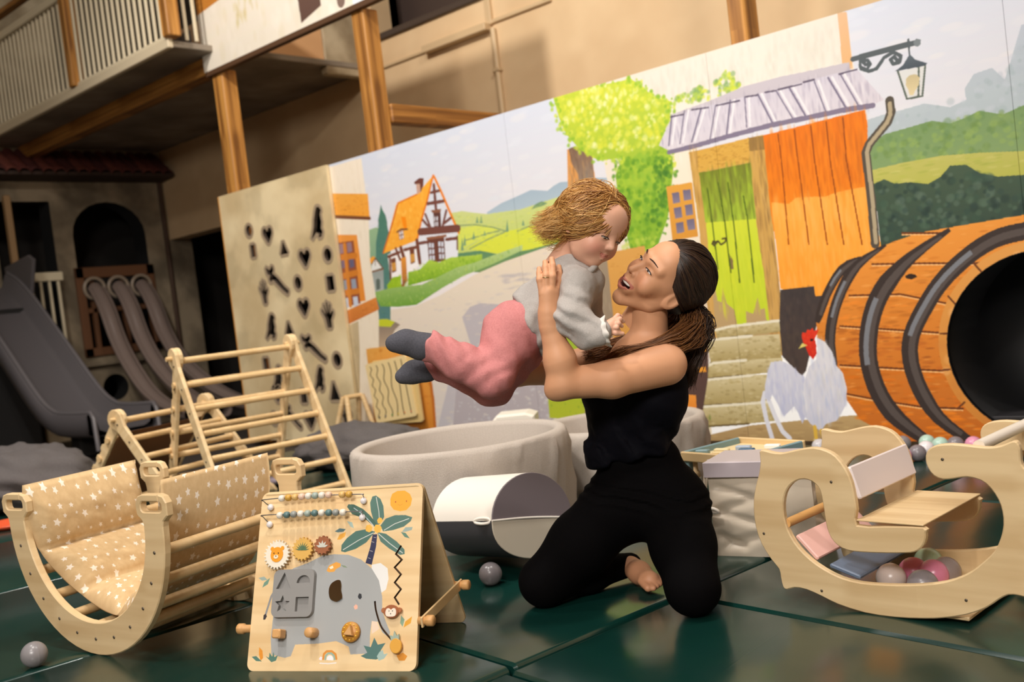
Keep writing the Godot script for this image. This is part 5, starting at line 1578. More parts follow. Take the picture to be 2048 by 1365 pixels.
# ---------------------------------------------------------------- climbing triangles, cradle, bean bags
func climbing_triangle(called: String, label: String, N: Vector3, r: Vector3, l: float, h: float, b: float, b2: float, rungs: int, pw: float) -> Node3D:
	# N near foot of the front ladder, r along the rungs, front side n
	var n := Vector3(-r.z, 0, r.x)
	var t := thing(called, label, "climbing frame", "wooden climbing triangles", T(N))
	var apex := -n * b + Vector3.UP * (h - 0.045)
	var up_a := apex.length()
	var foot_b := -n * b2
	# plank outline in its own plane: y along the ladder
	for side in 2:
		var o := r * (0.0 if side == 0 else l)
		for lad in 2:
			var foot: Vector3 = Vector3.ZERO if lad == 0 else foot_b
			var yv := (apex - foot).normalized()
			var ln := (apex - foot).length()
			var xv := r.cross(yv) * -1.0
			var pl := PackedVector2Array()
			var cut := xv.y / yv.y
			pl.append(Vector2(-pw / 2, pw / 2 * cut))
			pl.append(Vector2(pw / 2, -pw / 2 * cut))
			if lad == 1:
				for k in 7:
					var y := ln * (0.12 + 0.1 * k)
					pl.append_array(PackedVector2Array([Vector2(pw / 2, y), Vector2(pw / 2 - 0.012, y + 0.012), Vector2(pw / 2 - 0.012, y + 0.035), Vector2(pw / 2, y + 0.05)]))
			pl.append(Vector2(pw / 2, ln - 0.07))
			for k in 11:
				var a := -0.6 + (PI + 1.2) * k / 10.0
				pl.append(Vector2(cos(a), sin(a)) * 0.055 + Vector2(0, ln))
			pl.append(Vector2(-pw / 2, ln - 0.07))
			var sh := r * (0.011 if lad == 0 else 0.033) * (1.0 if side == 0 else -1.0)
			var up := part(t, "upright", MB.new().extrude(pl, 0.021, 0.003).done(), M.ply, Transform3D(Basis(xv, yv, xv.cross(yv)), o + foot + sh))
			for k in (rungs if side == 0 else 0):
				part(up, "screw", MB.new().lathe([Vector2(0, 0.0015), Vector2(0.005, 0.001), Vector2(0.005, -0.004), Vector2(0, -0.004)], 8).done(), M.screw, Transform3D(Basis(Vector3.RIGHT, PI / 2), Vector3(0, ln * (0.05 + 0.9 * k / (rungs - 1)), (0.0105 if xv.cross(yv).dot(r) < 0 else -0.0105))))
		part(t, "hinge_bolt", MB.new().tube([o + apex - r * 0.03 * (1.0 if side == 0 else -1.0), o + apex + r * 0.06 * (1.0 if side == 0 else -1.0)], 0.012, 10).done(), M.dowel)
	for lad in 2:
		var foot: Vector3 = Vector3.ZERO if lad == 0 else foot_b
		for k in rungs:
			if lad == 1 and k == rungs - 1:
				continue
			var q := foot.lerp(apex, 0.05 + 0.93 * k / (rungs - 1))
			part(t, "rung", MB.new().tube([q + r * 0.012, q + r * (l - 0.012)], 0.0165, 12).done(), M.dowel)
	return t

func props_left() -> void:
	climbing_triangle("climbing_triangle", "tall pale wooden climbing triangle in front of the cut-out board", Vector3(-4.467, 0, -2.637), Vector3(0.1225, 0, -0.9925), 0.723, 0.875, 0.416, 0.774, 7, 0.068)
	var sm := climbing_triangle("climbing_triangle", "lower wooden climbing triangle with a brown board, beside the bean bag", Vector3(-4.82, 0, -2.6), Vector3(-0.254, 0, -0.967), 0.70, 0.585, 0.409, 0.86, 6, 0.062)
	var rr := Vector3(-0.254, 0, -0.967)
	var nn := Vector3(0.967, 0, -0.254)
	var a := -nn * 0.82 + Vector3.UP * 0.05 + rr * 0.05
	var e := -nn * 0.46 + Vector3.UP * 0.46 + rr * 0.05
	var mb := MB.new()
	var th := nn * 0.02
	var w := rr * 0.6
	mb.quad(a + th, a + w + th, e + w + th, e + th)
	mb.quad(a + th * 1.6, e + th * 1.6, e + w + th * 1.6, a + w + th * 1.6)
	mb.quad(e + th, e + w + th, e + w + th * 1.6, e + th * 1.6)
	mb.quad(a + th, a + th * 1.6, a + w + th * 1.6, a + w + th)
	mb.quad(a + th, e + th, e + th * 1.6, a + th * 1.6)
	mb.quad(a + w + th, a + w + th * 1.6, e + w + th * 1.6, e + w + th)
	part(sm, "brown_board", mb.done(), mat(srgb(120, 80, 46), 0.6))
	# rocking cradle
	var w_ := Vector3(0.987, 0, -0.1623)
	var n_ := Vector3(-0.1623, 0, -0.987)
	var cr := thing("rocking_cradle", "pale wooden rocking cradle with two arched ends and round rungs", "cradle", "", Transform3D(Basis(w_, Vector3.UP, -n_), Vector3(-3.009, 0, -1.294)))
	var band := PackedVector2Array()
	for k in 33:
		var t := PI + PI * k / 32.0
		band.append(Vector2(cos(t) * 0.382, 0.40 + sin(t) * 0.40))
	# right end runs into its handle
	band.append_array(P2([0.386, 0.415, 0.408, 0.432, 0.41, 0.468, 0.398, 0.486, 0.376, 0.492, 0.306, 0.492, 0.285, 0.486, 0.272, 0.466, 0.274, 0.434, 0.294, 0.416]))
	for k in 33:
		var t := TAU - PI * k / 32.0
		band.append(Vector2(cos(t) * 0.298, 0.405 + sin(t) * 0.305))
	band.append_array(P2([-0.294, 0.416, -0.274, 0.434, -0.272, 0.466, -0.285, 0.486, -0.306, 0.492, -0.376, 0.492, -0.398, 0.486, -0.41, 0.468, -0.408, 0.432, -0.386, 0.415]))
	for s in [1, -1]:
		band = hole_in(band, rrect(Vector2(0.341 * s, 0.456), Vector2(0.092, 0.03), 0.012, 4))
	var arch := MB.new().extrude(band, 0.024, 0.003).done()
	for i in 2:
		var ap := part(cr, "arch", arch, M.ply, T(Vector3(0, 0, -0.012 - i * 0.521)))
		for k in 11:
			var t := PI + PI * (0.07 + 0.086 * k)
			part(ap, "screw", MB.new().lathe([Vector2(0, 0.0016), Vector2(0.005, 0.001), Vector2(0.005, -0.003), Vector2(0, -0.003)], 8).done(), M.screw, Transform3D(Basis(Vector3.RIGHT, PI / 2), Vector3(cos(t) * 0.34, 0.402 + sin(t) * 0.352, 0.0125)))
	for k in 11:
		var t := PI + PI * (0.07 + 0.086 * k)
		var q := Vector3(cos(t) * 0.345, 0.402 + sin(t) * 0.356, 0)
		part(cr, "rung", MB.new().tube([q + Vector3(0, 0, -0.02), q + Vector3(0, 0, -0.525)], 0.0165, 12).done(), M.dowel)
	# cushion with stars
	var cu := thing("star_cushion", "beige quilted cushion with white stars lying in the rocking cradle", "cushion", "", cr.transform)
	var im := Image.create(512, 512, false, Image.FORMAT_RGB8)
	var weave := noise_image(512, 512, 256, 256, 0.05, 71, srgb(206, 174, 128), srgb(218, 188, 142), 3, 1.0)
	im.copy_from(weave)
	var pt := Painter.new(512, 512, 1.0, 7)
	pt.im = im
	var rg := RandomNumberGenerator.new()
	rg.seed = 77
	for gy in 8:
		for gx in 8:
			var c := Vector2(gx * 64 + 32 + rg.randf_range(-14, 14), gy * 64 + 32 + rg.randf_range(-14, 14))
			var rad: float = [9.0, 13.0, 17.0, 21.0][rg.randi() % 4]
			var sp := PackedVector2Array()
			var a0 := rg.randf() * TAU
			for k in 10:
				sp.append(c + Vector2.from_angle(a0 + TAU * k / 10.0) * rad * (1.0 if k % 2 == 0 else 0.5))
			pt.poly(sp, srgb(244, 232, 216), srgb(244, 232, 216))
	var cm := StandardMaterial3D.new()
	cm.albedo_texture = ImageTexture.create_from_image(im)
	cm.roughness = 0.9
	var nu := 90
	var nv := 40
	var nz := FastNoiseLite.new()
	nz.seed = 5
	nz.frequency = 9.0
	var cb := MB.new()
	cb.has_uv = true
	var grid := func(face: int) -> Array:
		var rows := []
		for i in nu + 1:
			var u := float(i) / nu
			var row := []
			for j in nv + 1:
				var v := float(j) / nv
				var ph := PI * (1.5 + (u - 0.5) * 1.16)
				var seg := absf(sin(u * PI * 6.0))
				var edge := pow(minf(1.0, minf(minf(v, 1 - v) * 9.0, minf(u, 1 - u) * 16.0)), 0.5)
				var thick := (0.012 + 0.05 * pow(seg, 0.45)) * edge
				var wr := nz.get_noise_3d(u * 2.2, v * 0.7, face) * 0.01 * edge
				var rx := 0.305 - (thick + wr if face == 1 else -0.004 * seg)
				var rise := 0.0
				if absf(u - 0.5) > 0.36:
					rise = (absf(u - 0.5) - 0.36) * 0.25
				var z := -0.06 - v * 0.42 + 0.03 * sin(u * 9.0 + 1.0)
				if u < 0.25:
					z += (0.25 - u) * 0.1
				row.append(Vector3(cos(ph) * rx, 0.405 + sin(ph) * (rx + 0.005) + rise, z))
			rows.append(row)
		return rows
	var top: Array = grid.call(1)
	var bot: Array = grid.call(0)
	for i in nu:
		for j in nv:
			var u0 := Vector2(float(j) / nv * 1.4, float(i) / nu * 3.2)
			var du := Vector2(0, 3.2 / nu)
			var dv := Vector2(1.4 / nv, 0)
			cb.quad_uv(top[i][j], top[i][j + 1], top[i + 1][j + 1], top[i + 1][j], u0, u0 + dv, u0 + dv + du, u0 + du, 1)
			cb.quad_uv(bot[i][j], bot[i + 1][j], bot[i + 1][j + 1], bot[i][j + 1], u0, u0 + du, u0 + dv + du, u0 + dv, 1)
	for i in nu:
		for j in [0, nv]:
			cb.quad_uv(top[i][j], top[i + 1][j], bot[i + 1][j], bot[i][j], Vector2.ZERO, Vector2(0.03, 0), Vector2(0.03, 0.02), Vector2(0, 0.02), 1)
	for j in nv:
		for i in [0, nu]:
			cb.quad_uv(top[i][j], bot[i][j], bot[i][j + 1], top[i][j + 1], Vector2.ZERO, Vector2(0.03, 0), Vector2(0.03, 0.02), Vector2(0, 0.02), 1)
	part(cu, "quilted_cover", cb.done(), cm)
	# a folded trestle stored against the mural, behind the tall triangle
	var ts := thing("wooden_trestle", "small pale wooden trestle behind the tall climbing triangle", "trestle", "", T(Vector3(-5.98, 0, -4.62)))
	for k in [-1, 1]:
		part(ts, "trestle_leg", MB.new().tube([Vector3(0.12 * k, 0.0, 0.05), Vector3(0.02 * k, 0.36, -0.02)], 0.02, 10).done(), M.dowel)
	part(ts, "trestle_bar", MB.new().tube([Vector3(-0.02, 0.355, -0.03), Vector3(0.0, 0.355, -0.18)], 0.018, 10).done(), M.dowel)
	for k in [-1, 1]:
		part(ts, "trestle_leg", MB.new().tube([Vector3(0.12 * k, 0.0, -0.2), Vector3(0.02 * k, 0.36, -0.17)], 0.02, 10).done(), M.dowel)
	# bean bags
	var felt := noise_image(256, 256, 128, 128, 0.2, 81, srgb(86, 80, 79), srgb(102, 97, 96), 3, 1.2)
	M.felt = tri_mat(felt, Vector3(4, 4, 4), 0.95)
	var c1 := Vector3(-6.553, 0.000, -2.549)
	bean_bag("large flat grey bean bag behind the orange disc", c1 + Vector3(-0.1, 0, 0.0), Vector3(0.52, 0.25, 0.4), 0.3, 3)
	bean_bag("dark grey bean bag between the tall climbing triangle and the ball pit", Vector3(-4.926, 0.000, -3.749) + Vector3(-0.2, 0, -0.3), Vector3(0.42, 0.17, 0.36), 0.5, 9)
	# orange disc, blue ball, dotted pillow
	var d := thing("orange_disc", "orange plastic disc lying on the mat beside the cradle", "disc", "", T(Vector3(-5.899, 0.000, -2.167)))
	part(d, "disc_plate", MB.new().lathe([Vector2(0, 0.004), Vector2(0.1, 0.006), Vector2(0.15, 0.028), Vector2(0.157, 0.028), Vector2(0.157, 0.022), Vector2(0.11, 0.0), Vector2(0, 0.0)], 32).done(), mat(srgb(226, 92, 52), 0.4))
	ball(Vector3(-6.273, 0.060, -2.688), 0.06, srgb(30, 104, 150), "bright blue ball beside the large grey bean bag")
	var pl := thing("dotted_pillow", "small lavender pillow with white dots under the climbing triangles", "pillow", "", T(Vector3(-5.150, 0.000, -3.288), Vector3(0, 0.6, 0)))
	var pim := Image.create(128, 128, false, Image.FORMAT_RGB8)
	pim.fill(srgb(150, 138, 152))
	var pp := Painter.new(128, 128, 1.0, 3)
	pp.im = pim
	for gy in 4:
		for gx in 4:
			pp.poly(ngon(Vector2(gx * 32 + 16 + (gy % 2) * 10, gy * 32 + 16), 4.0, 10), srgb(232, 226, 230), srgb(232, 226, 230))
	part(pl, "pillow_cover", pillow(0.17, 0.045, 0.12), tri_mat(pim, Vector3(6, 6, 6), 0.9))
	# balls near the slide and on the left
	ball(Vector3(-3.106, 0.038, -1.149), 0.038, srgb(140, 136, 138), "single grey ball on the mat beside the rocking cradle")
	var spots := [[Vector3(-8.315, 0.035, -3.392), srgb(170, 164, 168), "pale grey ball in the dim corner behind the bean bag"], [Vector3(-7.899, 0.035, -3.396), srgb(200, 194, 200), "white ball beside a lilac one in the dim corner"], [Vector3(-7.919, 0.035, -3.473), srgb(178, 158, 182), "lilac ball in the dim corner near the climbing triangle"], [Vector3(-8.467, 0.035, -3.254), srgb(170, 184, 178), "mint ball in the dim corner beside a plank"]]
	for s in spots:
		ball(s[0], 0.035, s[1], s[2])
	var pk := thing("wooden_plank", "pale plank lying on the floor in the dim corner", "plank", "", T(Vector3(-8.459, -0.000, -3.128), Vector3(0, 0.3, 0)))
	part(pk, "plank_board", slab_mesh(Vector3(-0.5, 0, -0.06), Vector3(0.4, 0.03, 0.06), 0.004), M.dowel)

func bean_bag(label: String, at: Vector3, r: Vector3, turn: float, sd: int) -> void:
	var b := thing("bean_bag", label, "bean bag", "grey bean bags", T(at, Vector3(0, turn, 0)))
	var nz := FastNoiseLite.new()
	nz.seed = sd
	nz.frequency = 1.6
	var mb := MB.new()
	var seg := 56
	var rows := 28
	var g := []
	for i in rows + 1:
		var a := -PI / 2 + PI * i / rows
		var row := []
		for k in seg:
			var o := TAU * k / seg
			var p := Vector3(cos(a) * cos(o), sin(a), cos(a) * sin(o))
			var dent := 0.22 * exp(-pow((p.x * 0.5 + p.z * 0.4 - 0.05) * 4.5, 2.0)) * maxf(0.0, p.y)
			var q := p * (1.0 + 0.16 * nz.get_noise_3dv(p * 1.6) + 0.012 * nz.get_noise_3dv(p * 5.0) - dent)
			q = Vector3(q.x * r.x, q.y * r.y, q.z * r.z)
			q.y = maxf(q.y * (0.75 if q.y < 0 else 1.0) + r.y * 0.62, 0.0)
			row.append(q)
		g.append(row)
	for i in rows:
		for k in seg:
			var l := (k + 1) % seg
			mb.quad(g[i][k], g[i][l], g[i + 1][l], g[i + 1][k], 1)
	part(b, "bag_cover", mb.done(), M.felt)

func pillow(a: float, h: float, b: float) -> ArrayMesh:
	var mb := MB.new()
	var n := 16
	for s in [1, -1]:
		for i in n:
			for j in n:
				var q := []
				for e in [[0, 0], [1, 0], [1, 1], [0, 1]]:
					var u := float(i + e[0]) / n * 2 - 1
					var v := float(j + e[1]) / n * 2 - 1
					q.append(Vector3(u * a * (1 - 0.1 * v * v), h + s * h * pow(maxf(0.0, (1 - u * u) * (1 - v * v)), 0.4), v * b * (1 - 0.1 * u * u)))
				if s == 1:
					mb.quad(q[0], q[1], q[2], q[3], 1)
				else:
					mb.quad(q[0], q[3], q[2], q[1], 1)
	return mb.done()

func ball(at: Vector3, r: float, c: Color, label: String, group := "play balls") -> void:
	if not M.has("ball"):
		M.ball = MB.new().sphere(Vector3.ZERO, Vector3.ONE, 32, 18).done()
	var o := MeshInstance3D.new()
	o.name = numbered("play_ball", self)
	o.mesh = M.ball
	var key := "ball " + c.to_html()
	if not mats.has(key):
		var m := StandardMaterial3D.new()
		m.albedo_color = c
		m.roughness = 0.28
		mats[key] = m
	o.material_override = mats[key]
	o.transform = Transform3D(Basis().scaled(Vector3(r, r, r)), at)
	tag(o, label, "ball", group)
	add_child(o)

# ---------------------------------------------------------------- ball pits, soft roll
func props_mid() -> void:
	var fab := noise_image(256, 256, 200, 200, 0.2, 91, srgb(172, 161, 150), srgb(194, 184, 174), 3, 1.6)
	var bump := noise_image(256, 256, 200, 200, 0.25, 92, Color(0, 0, 0), Color(1, 1, 1), 3, 1.5)
	M.teddy = tri_mat(fab, Vector3(5, 5, 5), 0.95, false, 0.08, bump)
	ball_pit("round grey fabric ball pit with a ribbed inner lining", Vector3(-2.985, 0, -2.875), 0.45, 0.385, true)
	ball_pit("smaller grey ball pit standing behind the kneeling person", Vector3(-2.863, 0, -3.8), 0.42, 0.30, false)
	var ws := thing("white_foam_block", "white foam block with a sloped top behind the round ball pit", "foam block", "", T(Vector3(-3.497, 0.300, -3.710) * Vector3(1, 0, 1) + Vector3(-0.5, 0, -0.6), Vector3(0, 0.6, 0)))
	part(ws, "block_cover", MB.new().extrude(P2([-0.14, 0, 0.14, 0, 0.14, 0.25, 0.09, 0.27, -0.08, 0.27, -0.13, 0.22]), 0.22, 0.012).done(), mat(srgb(236, 228, 214), 0.5))
	# soft roll in two halves
	var ro := thing("soft_roll", "tilted foam roll with a white upper half and dark grey lower half", "foam roll", "", Transform3D(Basis.from_euler(Vector3(-0.105, 1.4, -0.19)), Vector3(-2.269, 0.212, -2.286)))
	var w := 0.34
	var hc := 0.0
	var lenz := -0.363
	var upper := PackedVector2Array()
	var lower := PackedVector2Array()
	for k in 25:
		var t := PI * k / 24.0
		upper.append(Vector2(w / 2 - cos(t) * w / 2, hc + sin(t) * 0.155))
		lower.append(Vector2(w / 2 - cos(t) * w / 2, hc - pow(sin(t), 0.8) * 0.128))
	var white := mat(srgb(240, 234, 224), 0.45)
	var darkg := mat(srgb(58, 58, 62), 0.5)
	var mid := mat(srgb(112, 102, 106), 0.55)
	var pale := mat(srgb(196, 186, 168), 0.55)
	for q in [["upper_half", upper, white, "upper_end", mid], ["lower_half", lower, darkg, "lower_end", pale]]:
		var mb := MB.new()
		var pl: PackedVector2Array = q[1]
		for i in pl.size():
			var j := (i + 1) % pl.size()
			mb.quad(Vector3(pl[i].x, pl[i].y, 0), Vector3(pl[j].x, pl[j].y, 0), Vector3(pl[j].x, pl[j].y, lenz), Vector3(pl[i].x, pl[i].y, lenz), 1 if j != 0 else -1)
		part(ro, q[0], mb.done(), q[2])
		for e in [0.0, lenz]:
			part(ro, q[3], MB.new().extrude(pl, 0.006, 0.002).done(), q[4], T(Vector3(0, 0, e)))
	var pipe := []
	for k in 21:
		pipe.append(Vector3(w * k / 20.0, hc + 0.006 * sin(PI * k / 20.0), 0.004))
	part(ro, "piping", MB.new().tube(pipe, 0.0035, 6).done(), white)
	var tab := []
	for k in 14:
		tab.append(Vector3(-0.008 + cos(TAU * k / 14) * 0.012, hc + sin(TAU * k / 14) * 0.009, -0.04 + cos(TAU * k / 14) * 0.03))
	part(ro, "pull_tab", MB.new().tube(tab, 0.005, 6, false, true).done(), white)
	ball(Vector3(-2.293, 0.038, -2.276), 0.038, srgb(112, 106, 108), "dark grey ball on the mat in front of the foam roll")

func ball_pit(label: String, at: Vector3, R: float, h: float, near: bool) -> void:
	var bp := thing("ball_pit", label, "ball pit", "round grey ball pits", T(at))
	var nz := FastNoiseLite.new()
	nz.seed = 12 if near else 14
	nz.frequency = 5.0
	var th := 0.055
	var prof := [Vector2(0, 0.03), Vector2(R - th, 0.03), Vector2(R - th, 0.1), Vector2(R - th, h * 0.5), Vector2(R - th, h - 0.02), Vector2(R - th + 0.008, h - 0.006), Vector2(R - th + 0.02, h), Vector2(R - 0.02, h), Vector2(R - 0.006, h - 0.007), Vector2(R, h - 0.022), Vector2(R + 0.004, h * 0.8), Vector2(R + 0.006, h * 0.6), Vector2(R + 0.006, h * 0.4), Vector2(R + 0.004, h * 0.2), Vector2(R, 0.0), Vector2(0, 0.0)]
	var mb := MB.new()
	var seg := 120
	var g := []
	for i in prof.size():
		var row := []
		for k in seg:
			var o := TAU * k / seg
			var q: Vector2 = prof[i]
			var r := q.x
			if i >= 9 and i <= 14:
				var f := maxf(0.0, nz.get_noise_3d(cos(o) * 1.6, q.y * 2.4, sin(o) * 1.6) - 0.12)
				r += f * 0.035 + 0.004 * sin(o * 7.0 + q.y * 11.0)
			if i >= 2 and i <= 4:
				r += 0.004 * sin(o * 60.0)
			row.append(Vector3(cos(o) * r, q.y, sin(o) * r))
		g.append(row)
	for i in prof.size() - 1:
		for k in seg:
			var l := (k + 1) % seg
			mb.quad(g[i][k], g[i][l], g[i + 1][l], g[i + 1][k], 1)
	part(bp, "padded_ring", mb.done(), M.teddy)

# ---------------------------------------------------------------- bag, little table, rocking seat, balls
func props_right() -> void:
	# cream bag
	var by := -0.2
	var u := Vector3(cos(by), 0, sin(by))
	var bg := thing("storage_bag", "cream leatherette cube bag with a lilac flap tied by a cord", "bag", "", Transform3D(Basis(u, Vector3.UP, u.cross(Vector3.UP)), Vector3(-1.765, 0, -2.80)))
	var W := 0.335
	var D := 0.2
	var H := 0.298
	var nz := FastNoiseLite.new()
	nz.seed = 3
	nz.frequency = 7.0
	var mb := MB.new()
	var n := 36
	var crease := func(p: Vector2) -> float:
		# pulled folds that run to the cord knot on the side seam
		var d := 0.0
		for f in [[Vector2(0.01, 0.145), Vector2(0.19, 0.2), 0.016], [Vector2(0.01, 0.145), Vector2(0.2, 0.1), 0.013], [Vector2(0.05, 0.035), Vector2(0.24, 0.095), 0.016], [Vector2(0.02, 0.07), Vector2(0.1, 0.03), 0.012], [Vector2(0.02, 0.23), Vector2(0.13, 0.2), 0.01]]:
			var q := Geometry2D.get_closest_point_to_segment(p, f[0], f[1])
			d -= 0.013 * exp(-pow(p.distance_to(q) / f[2], 2.0))
		return d + nz.get_noise_2d(p.x * 0.7, p.y * 0.9) * 0.006
	var faces := [[Vector3(0, 0, 0), Vector3(W, 0, 0), Vector3(0, 0, 1)], [Vector3(W, 0, 0), Vector3(0, 0, -D), Vector3(1, 0, 0)], [Vector3(W, 0, -D), Vector3(-W, 0, 0), Vector3(0, 0, -1)], [Vector3(0, 0, -D), Vector3(0, 0, D), Vector3(-1, 0, 0)]]
	for f in faces:
		for i in n:
			for j in n:
				var q := []
				for e in [[0, 0], [1, 0], [1, 1], [0, 1]]:
					var a := float(i + e[0]) / n
					var b := float(j + e[1]) / n
					var ed := minf(1.0, minf(minf(a, 1 - a), minf(b, 1 - b)) * 10.0)
					q.append(f[0] + f[1] * a + Vector3(0, b * H, 0) + f[2] * (crease.call(Vector2(a * W, b * H)) * ed + 0.012 * sin(PI * a) * sin(PI * b)))
				mb.quad(q[0], q[1], q[2], q[3], 1)
	mb.quad(Vector3(0, 0, 0), Vector3(0, 0, -D), Vector3(W, 0, -D), Vector3(W, 0, 0))
	mb.quad(Vector3(0, H, 0), Vector3(W, H, 0), Vector3(W, H, -D), Vector3(0, H, -D))
	part(bg, "bag_body", mb.done(), mat(srgb(214, 200, 180), 0.38))
	part(bg, "flap", MB.new().box(Vector3(W + 0.016, 0.012, D + 0.016), Vector3(W / 2, H + 0.008, -D / 2), 0.005).done(), mat(srgb(196, 184, 190), 0.45))
	part(bg, "flap_front", MB.new().box(Vector3(W + 0.016, 0.05, 0.007), Vector3(W / 2, H - 0.011, 0.012), 0.003).done(), mat(srgb(196, 184, 190), 0.45))
	part(bg, "side_seam", MB.new().tube(smooth3([Vector3(-0.004, H, 0.002), Vector3(-0.012, H * 0.75, 0.004), Vector3(-0.006, H * 0.52, 0.006), Vector3(-0.01, H * 0.3, 0.004), Vector3(0, 0.004, 0.002)], 5), 0.005, 8).done(), mat(srgb(206, 190, 170), 0.4))
	part(bg, "cord", MB.new().tube(smooth3([Vector3(-0.012, H + 0.01, -0.06), Vector3(-0.022, H * 0.7, -0.02), Vector3(-0.014, H * 0.52, 0.01), Vector3(0.03, H * 0.5, 0.014), Vector3(0.01, H * 0.54, 0.018), Vector3(-0.014, H * 0.48, 0.01)], 5), 0.006, 8).done(), mat(srgb(224, 214, 200), 0.4))
	# little table with a tray of bars
	var t_ := 0.218
	var tu := Vector3(cos(t_), 0, sin(t_))
	var tb := thing("activity_table", "low blue-grey play table with a wooden tray top behind the bag", "table", "", Transform3D(Basis(tu, Vector3.UP, Vector3(-tu.z, 0, tu.x)), Vector3(-2.003, 0, -3.014)))
	var blue := mat(srgb(126, 158, 166), 0.5)
	var pale := mat(srgb(226, 194, 142), 0.5)
	part(tb, "tray_base", slab_mesh(Vector3(0.005, 0.272, -0.31), Vector3(0.3, 0.28, -0.005), 0.002), mat(srgb(232, 210, 164), 0.5))
	part(tb, "tray_side", slab_mesh(Vector3(0, 0.268, -0.014), Vector3(0.306, 0.302, 0), 0.003), pale)
	part(tb, "tray_side", slab_mesh(Vector3(0, 0.268, -0.315), Vector3(0.306, 0.302, -0.301), 0.003), pale)
	part(tb, "tray_side", slab_mesh(Vector3(0, 0.268, -0.301), Vector3(0.014, 0.302, -0.014), 0.003), blue)
	part(tb, "tray_side", slab_mesh(Vector3(0.292, 0.268, -0.301), Vector3(0.306, 0.302, -0.014), 0.003), blue)
	for q in [[0.02, -0.02], [0.286, -0.02], [0.02, -0.295], [0.286, -0.295]]:
		part(tb, "leg", slab_mesh(Vector3(q[0] - 0.015, 0, q[1] - 0.015), Vector3(q[0] + 0.015, 0.268, q[1] + 0.015), 0.003), blue)
	for i in 4:
		var x := 0.05 + i * 0.06
		part(tb, "peg", MB.new().lathe([Vector2(0, 0.27), Vector2(0.009, 0.27), Vector2(0.009, 0.235), Vector2(0.014, 0.23), Vector2(0.014, 0.21), Vector2(0, 0.21)], 12, 1, 1, Vector3(x, 0, -0.02)).done(), mat(srgb(206, 176, 132), 0.5))
	part(tb, "hammer_head", slab_mesh(Vector3(0.03, 0.13, -0.035), Vector3(0.065, 0.212, -0.005), 0.004), mat(srgb(196, 190, 176), 0.5))
	var bars := [[0.03, 0.06, srgb(126, 158, 166), "blue-grey wooden bar in the tray of the low table"], [0.09, 0.1, srgb(244, 226, 176), "cream wooden bar in the tray of the low table"], [0.13, 0.17, srgb(170, 186, 208), "pale blue wooden bar in the tray of the low table"], [0.18, 0.13, srgb(46, 92, 130), "dark blue wooden bar in the tray of the low table"], [0.21, 0.08, srgb(240, 236, 230), "white wooden bar in the tray of the low table"], [0.22, 0.22, srgb(246, 240, 234), "white wooden bar at the far end of the tray"], [0.13, 0.05, srgb(238, 214, 160), "pale wooden bar nearest the front of the tray"]]
	for b in bars:
		var o := thing("toy_bar", b[3], "toy bar", "wooden bars in the tray", tb.transform * T(Vector3(b[0], 0.281, -b[1] - 0.02), Vector3(0, 0.35, 0)))
		part(o, "bar_block", slab_mesh(Vector3(-0.028, 0, -0.012), Vector3(0.028, 0.016, 0.012), 0.003), mat(b[2], 0.45))
	rocking_seat()
	var pk := srgb(222, 150, 178)
	var gr := srgb(128, 122, 126)
	var mi := srgb(176, 206, 190)
	var wh := srgb(226, 220, 222)
	var list := [[Vector3(-1.837, 0.035, -4.626), gr, "grey ball at the end of the row beside the barrel"], [Vector3(-1.729, 0.035, -4.340), pk, "pink ball in front of the grey end ball by the barrel"], [Vector3(-1.688, 0.035, -4.400), gr, "grey ball in front of the mint balls by the barrel"], [Vector3(-1.684, 0.035, -4.495), wh, "white ball between grey and mint balls by the barrel"], [Vector3(-1.736, 0.035, -4.654), mi, "mint ball behind the white ball by the barrel"], [Vector3(-1.655, 0.035, -4.593), mi, "mint ball at the middle of the row by the barrel"], [Vector3(-1.593, 0.035, -4.607), gr, "grey ball between mint and pink balls by the barrel"], [Vector3(-1.517, 0.035, -4.610), pk, "pink ball beside the white handle bar by the barrel"], [Vector3(-1.554, 0.035, -4.443), srgb(232, 190, 200), "pale pink ball low in the row by the barrel"],
		[Vector3(-2.888, 0.037, -4.320), srgb(226, 190, 206), "pale pink ball behind the kneeling person's hip"], [Vector3(-2.643, 0.037, -3.925), pk, "pink ball under the low play table"], [Vector3(-2.210, 0.035, -4.536), srgb(196, 192, 194), "light grey ball at the painted rooster's feet"], [Vector3(-2.201, 0.035, -4.630), srgb(206, 204, 206), "white ball at the painted rooster's feet"]]
	for q in list:
		ball(q[0], 0.037, q[1], q[2])
	ball(Vector3(-1.565, 0.037, -3.129), 0.037, srgb(222, 166, 196), "pink ball beside the bag behind the round rocker hole")

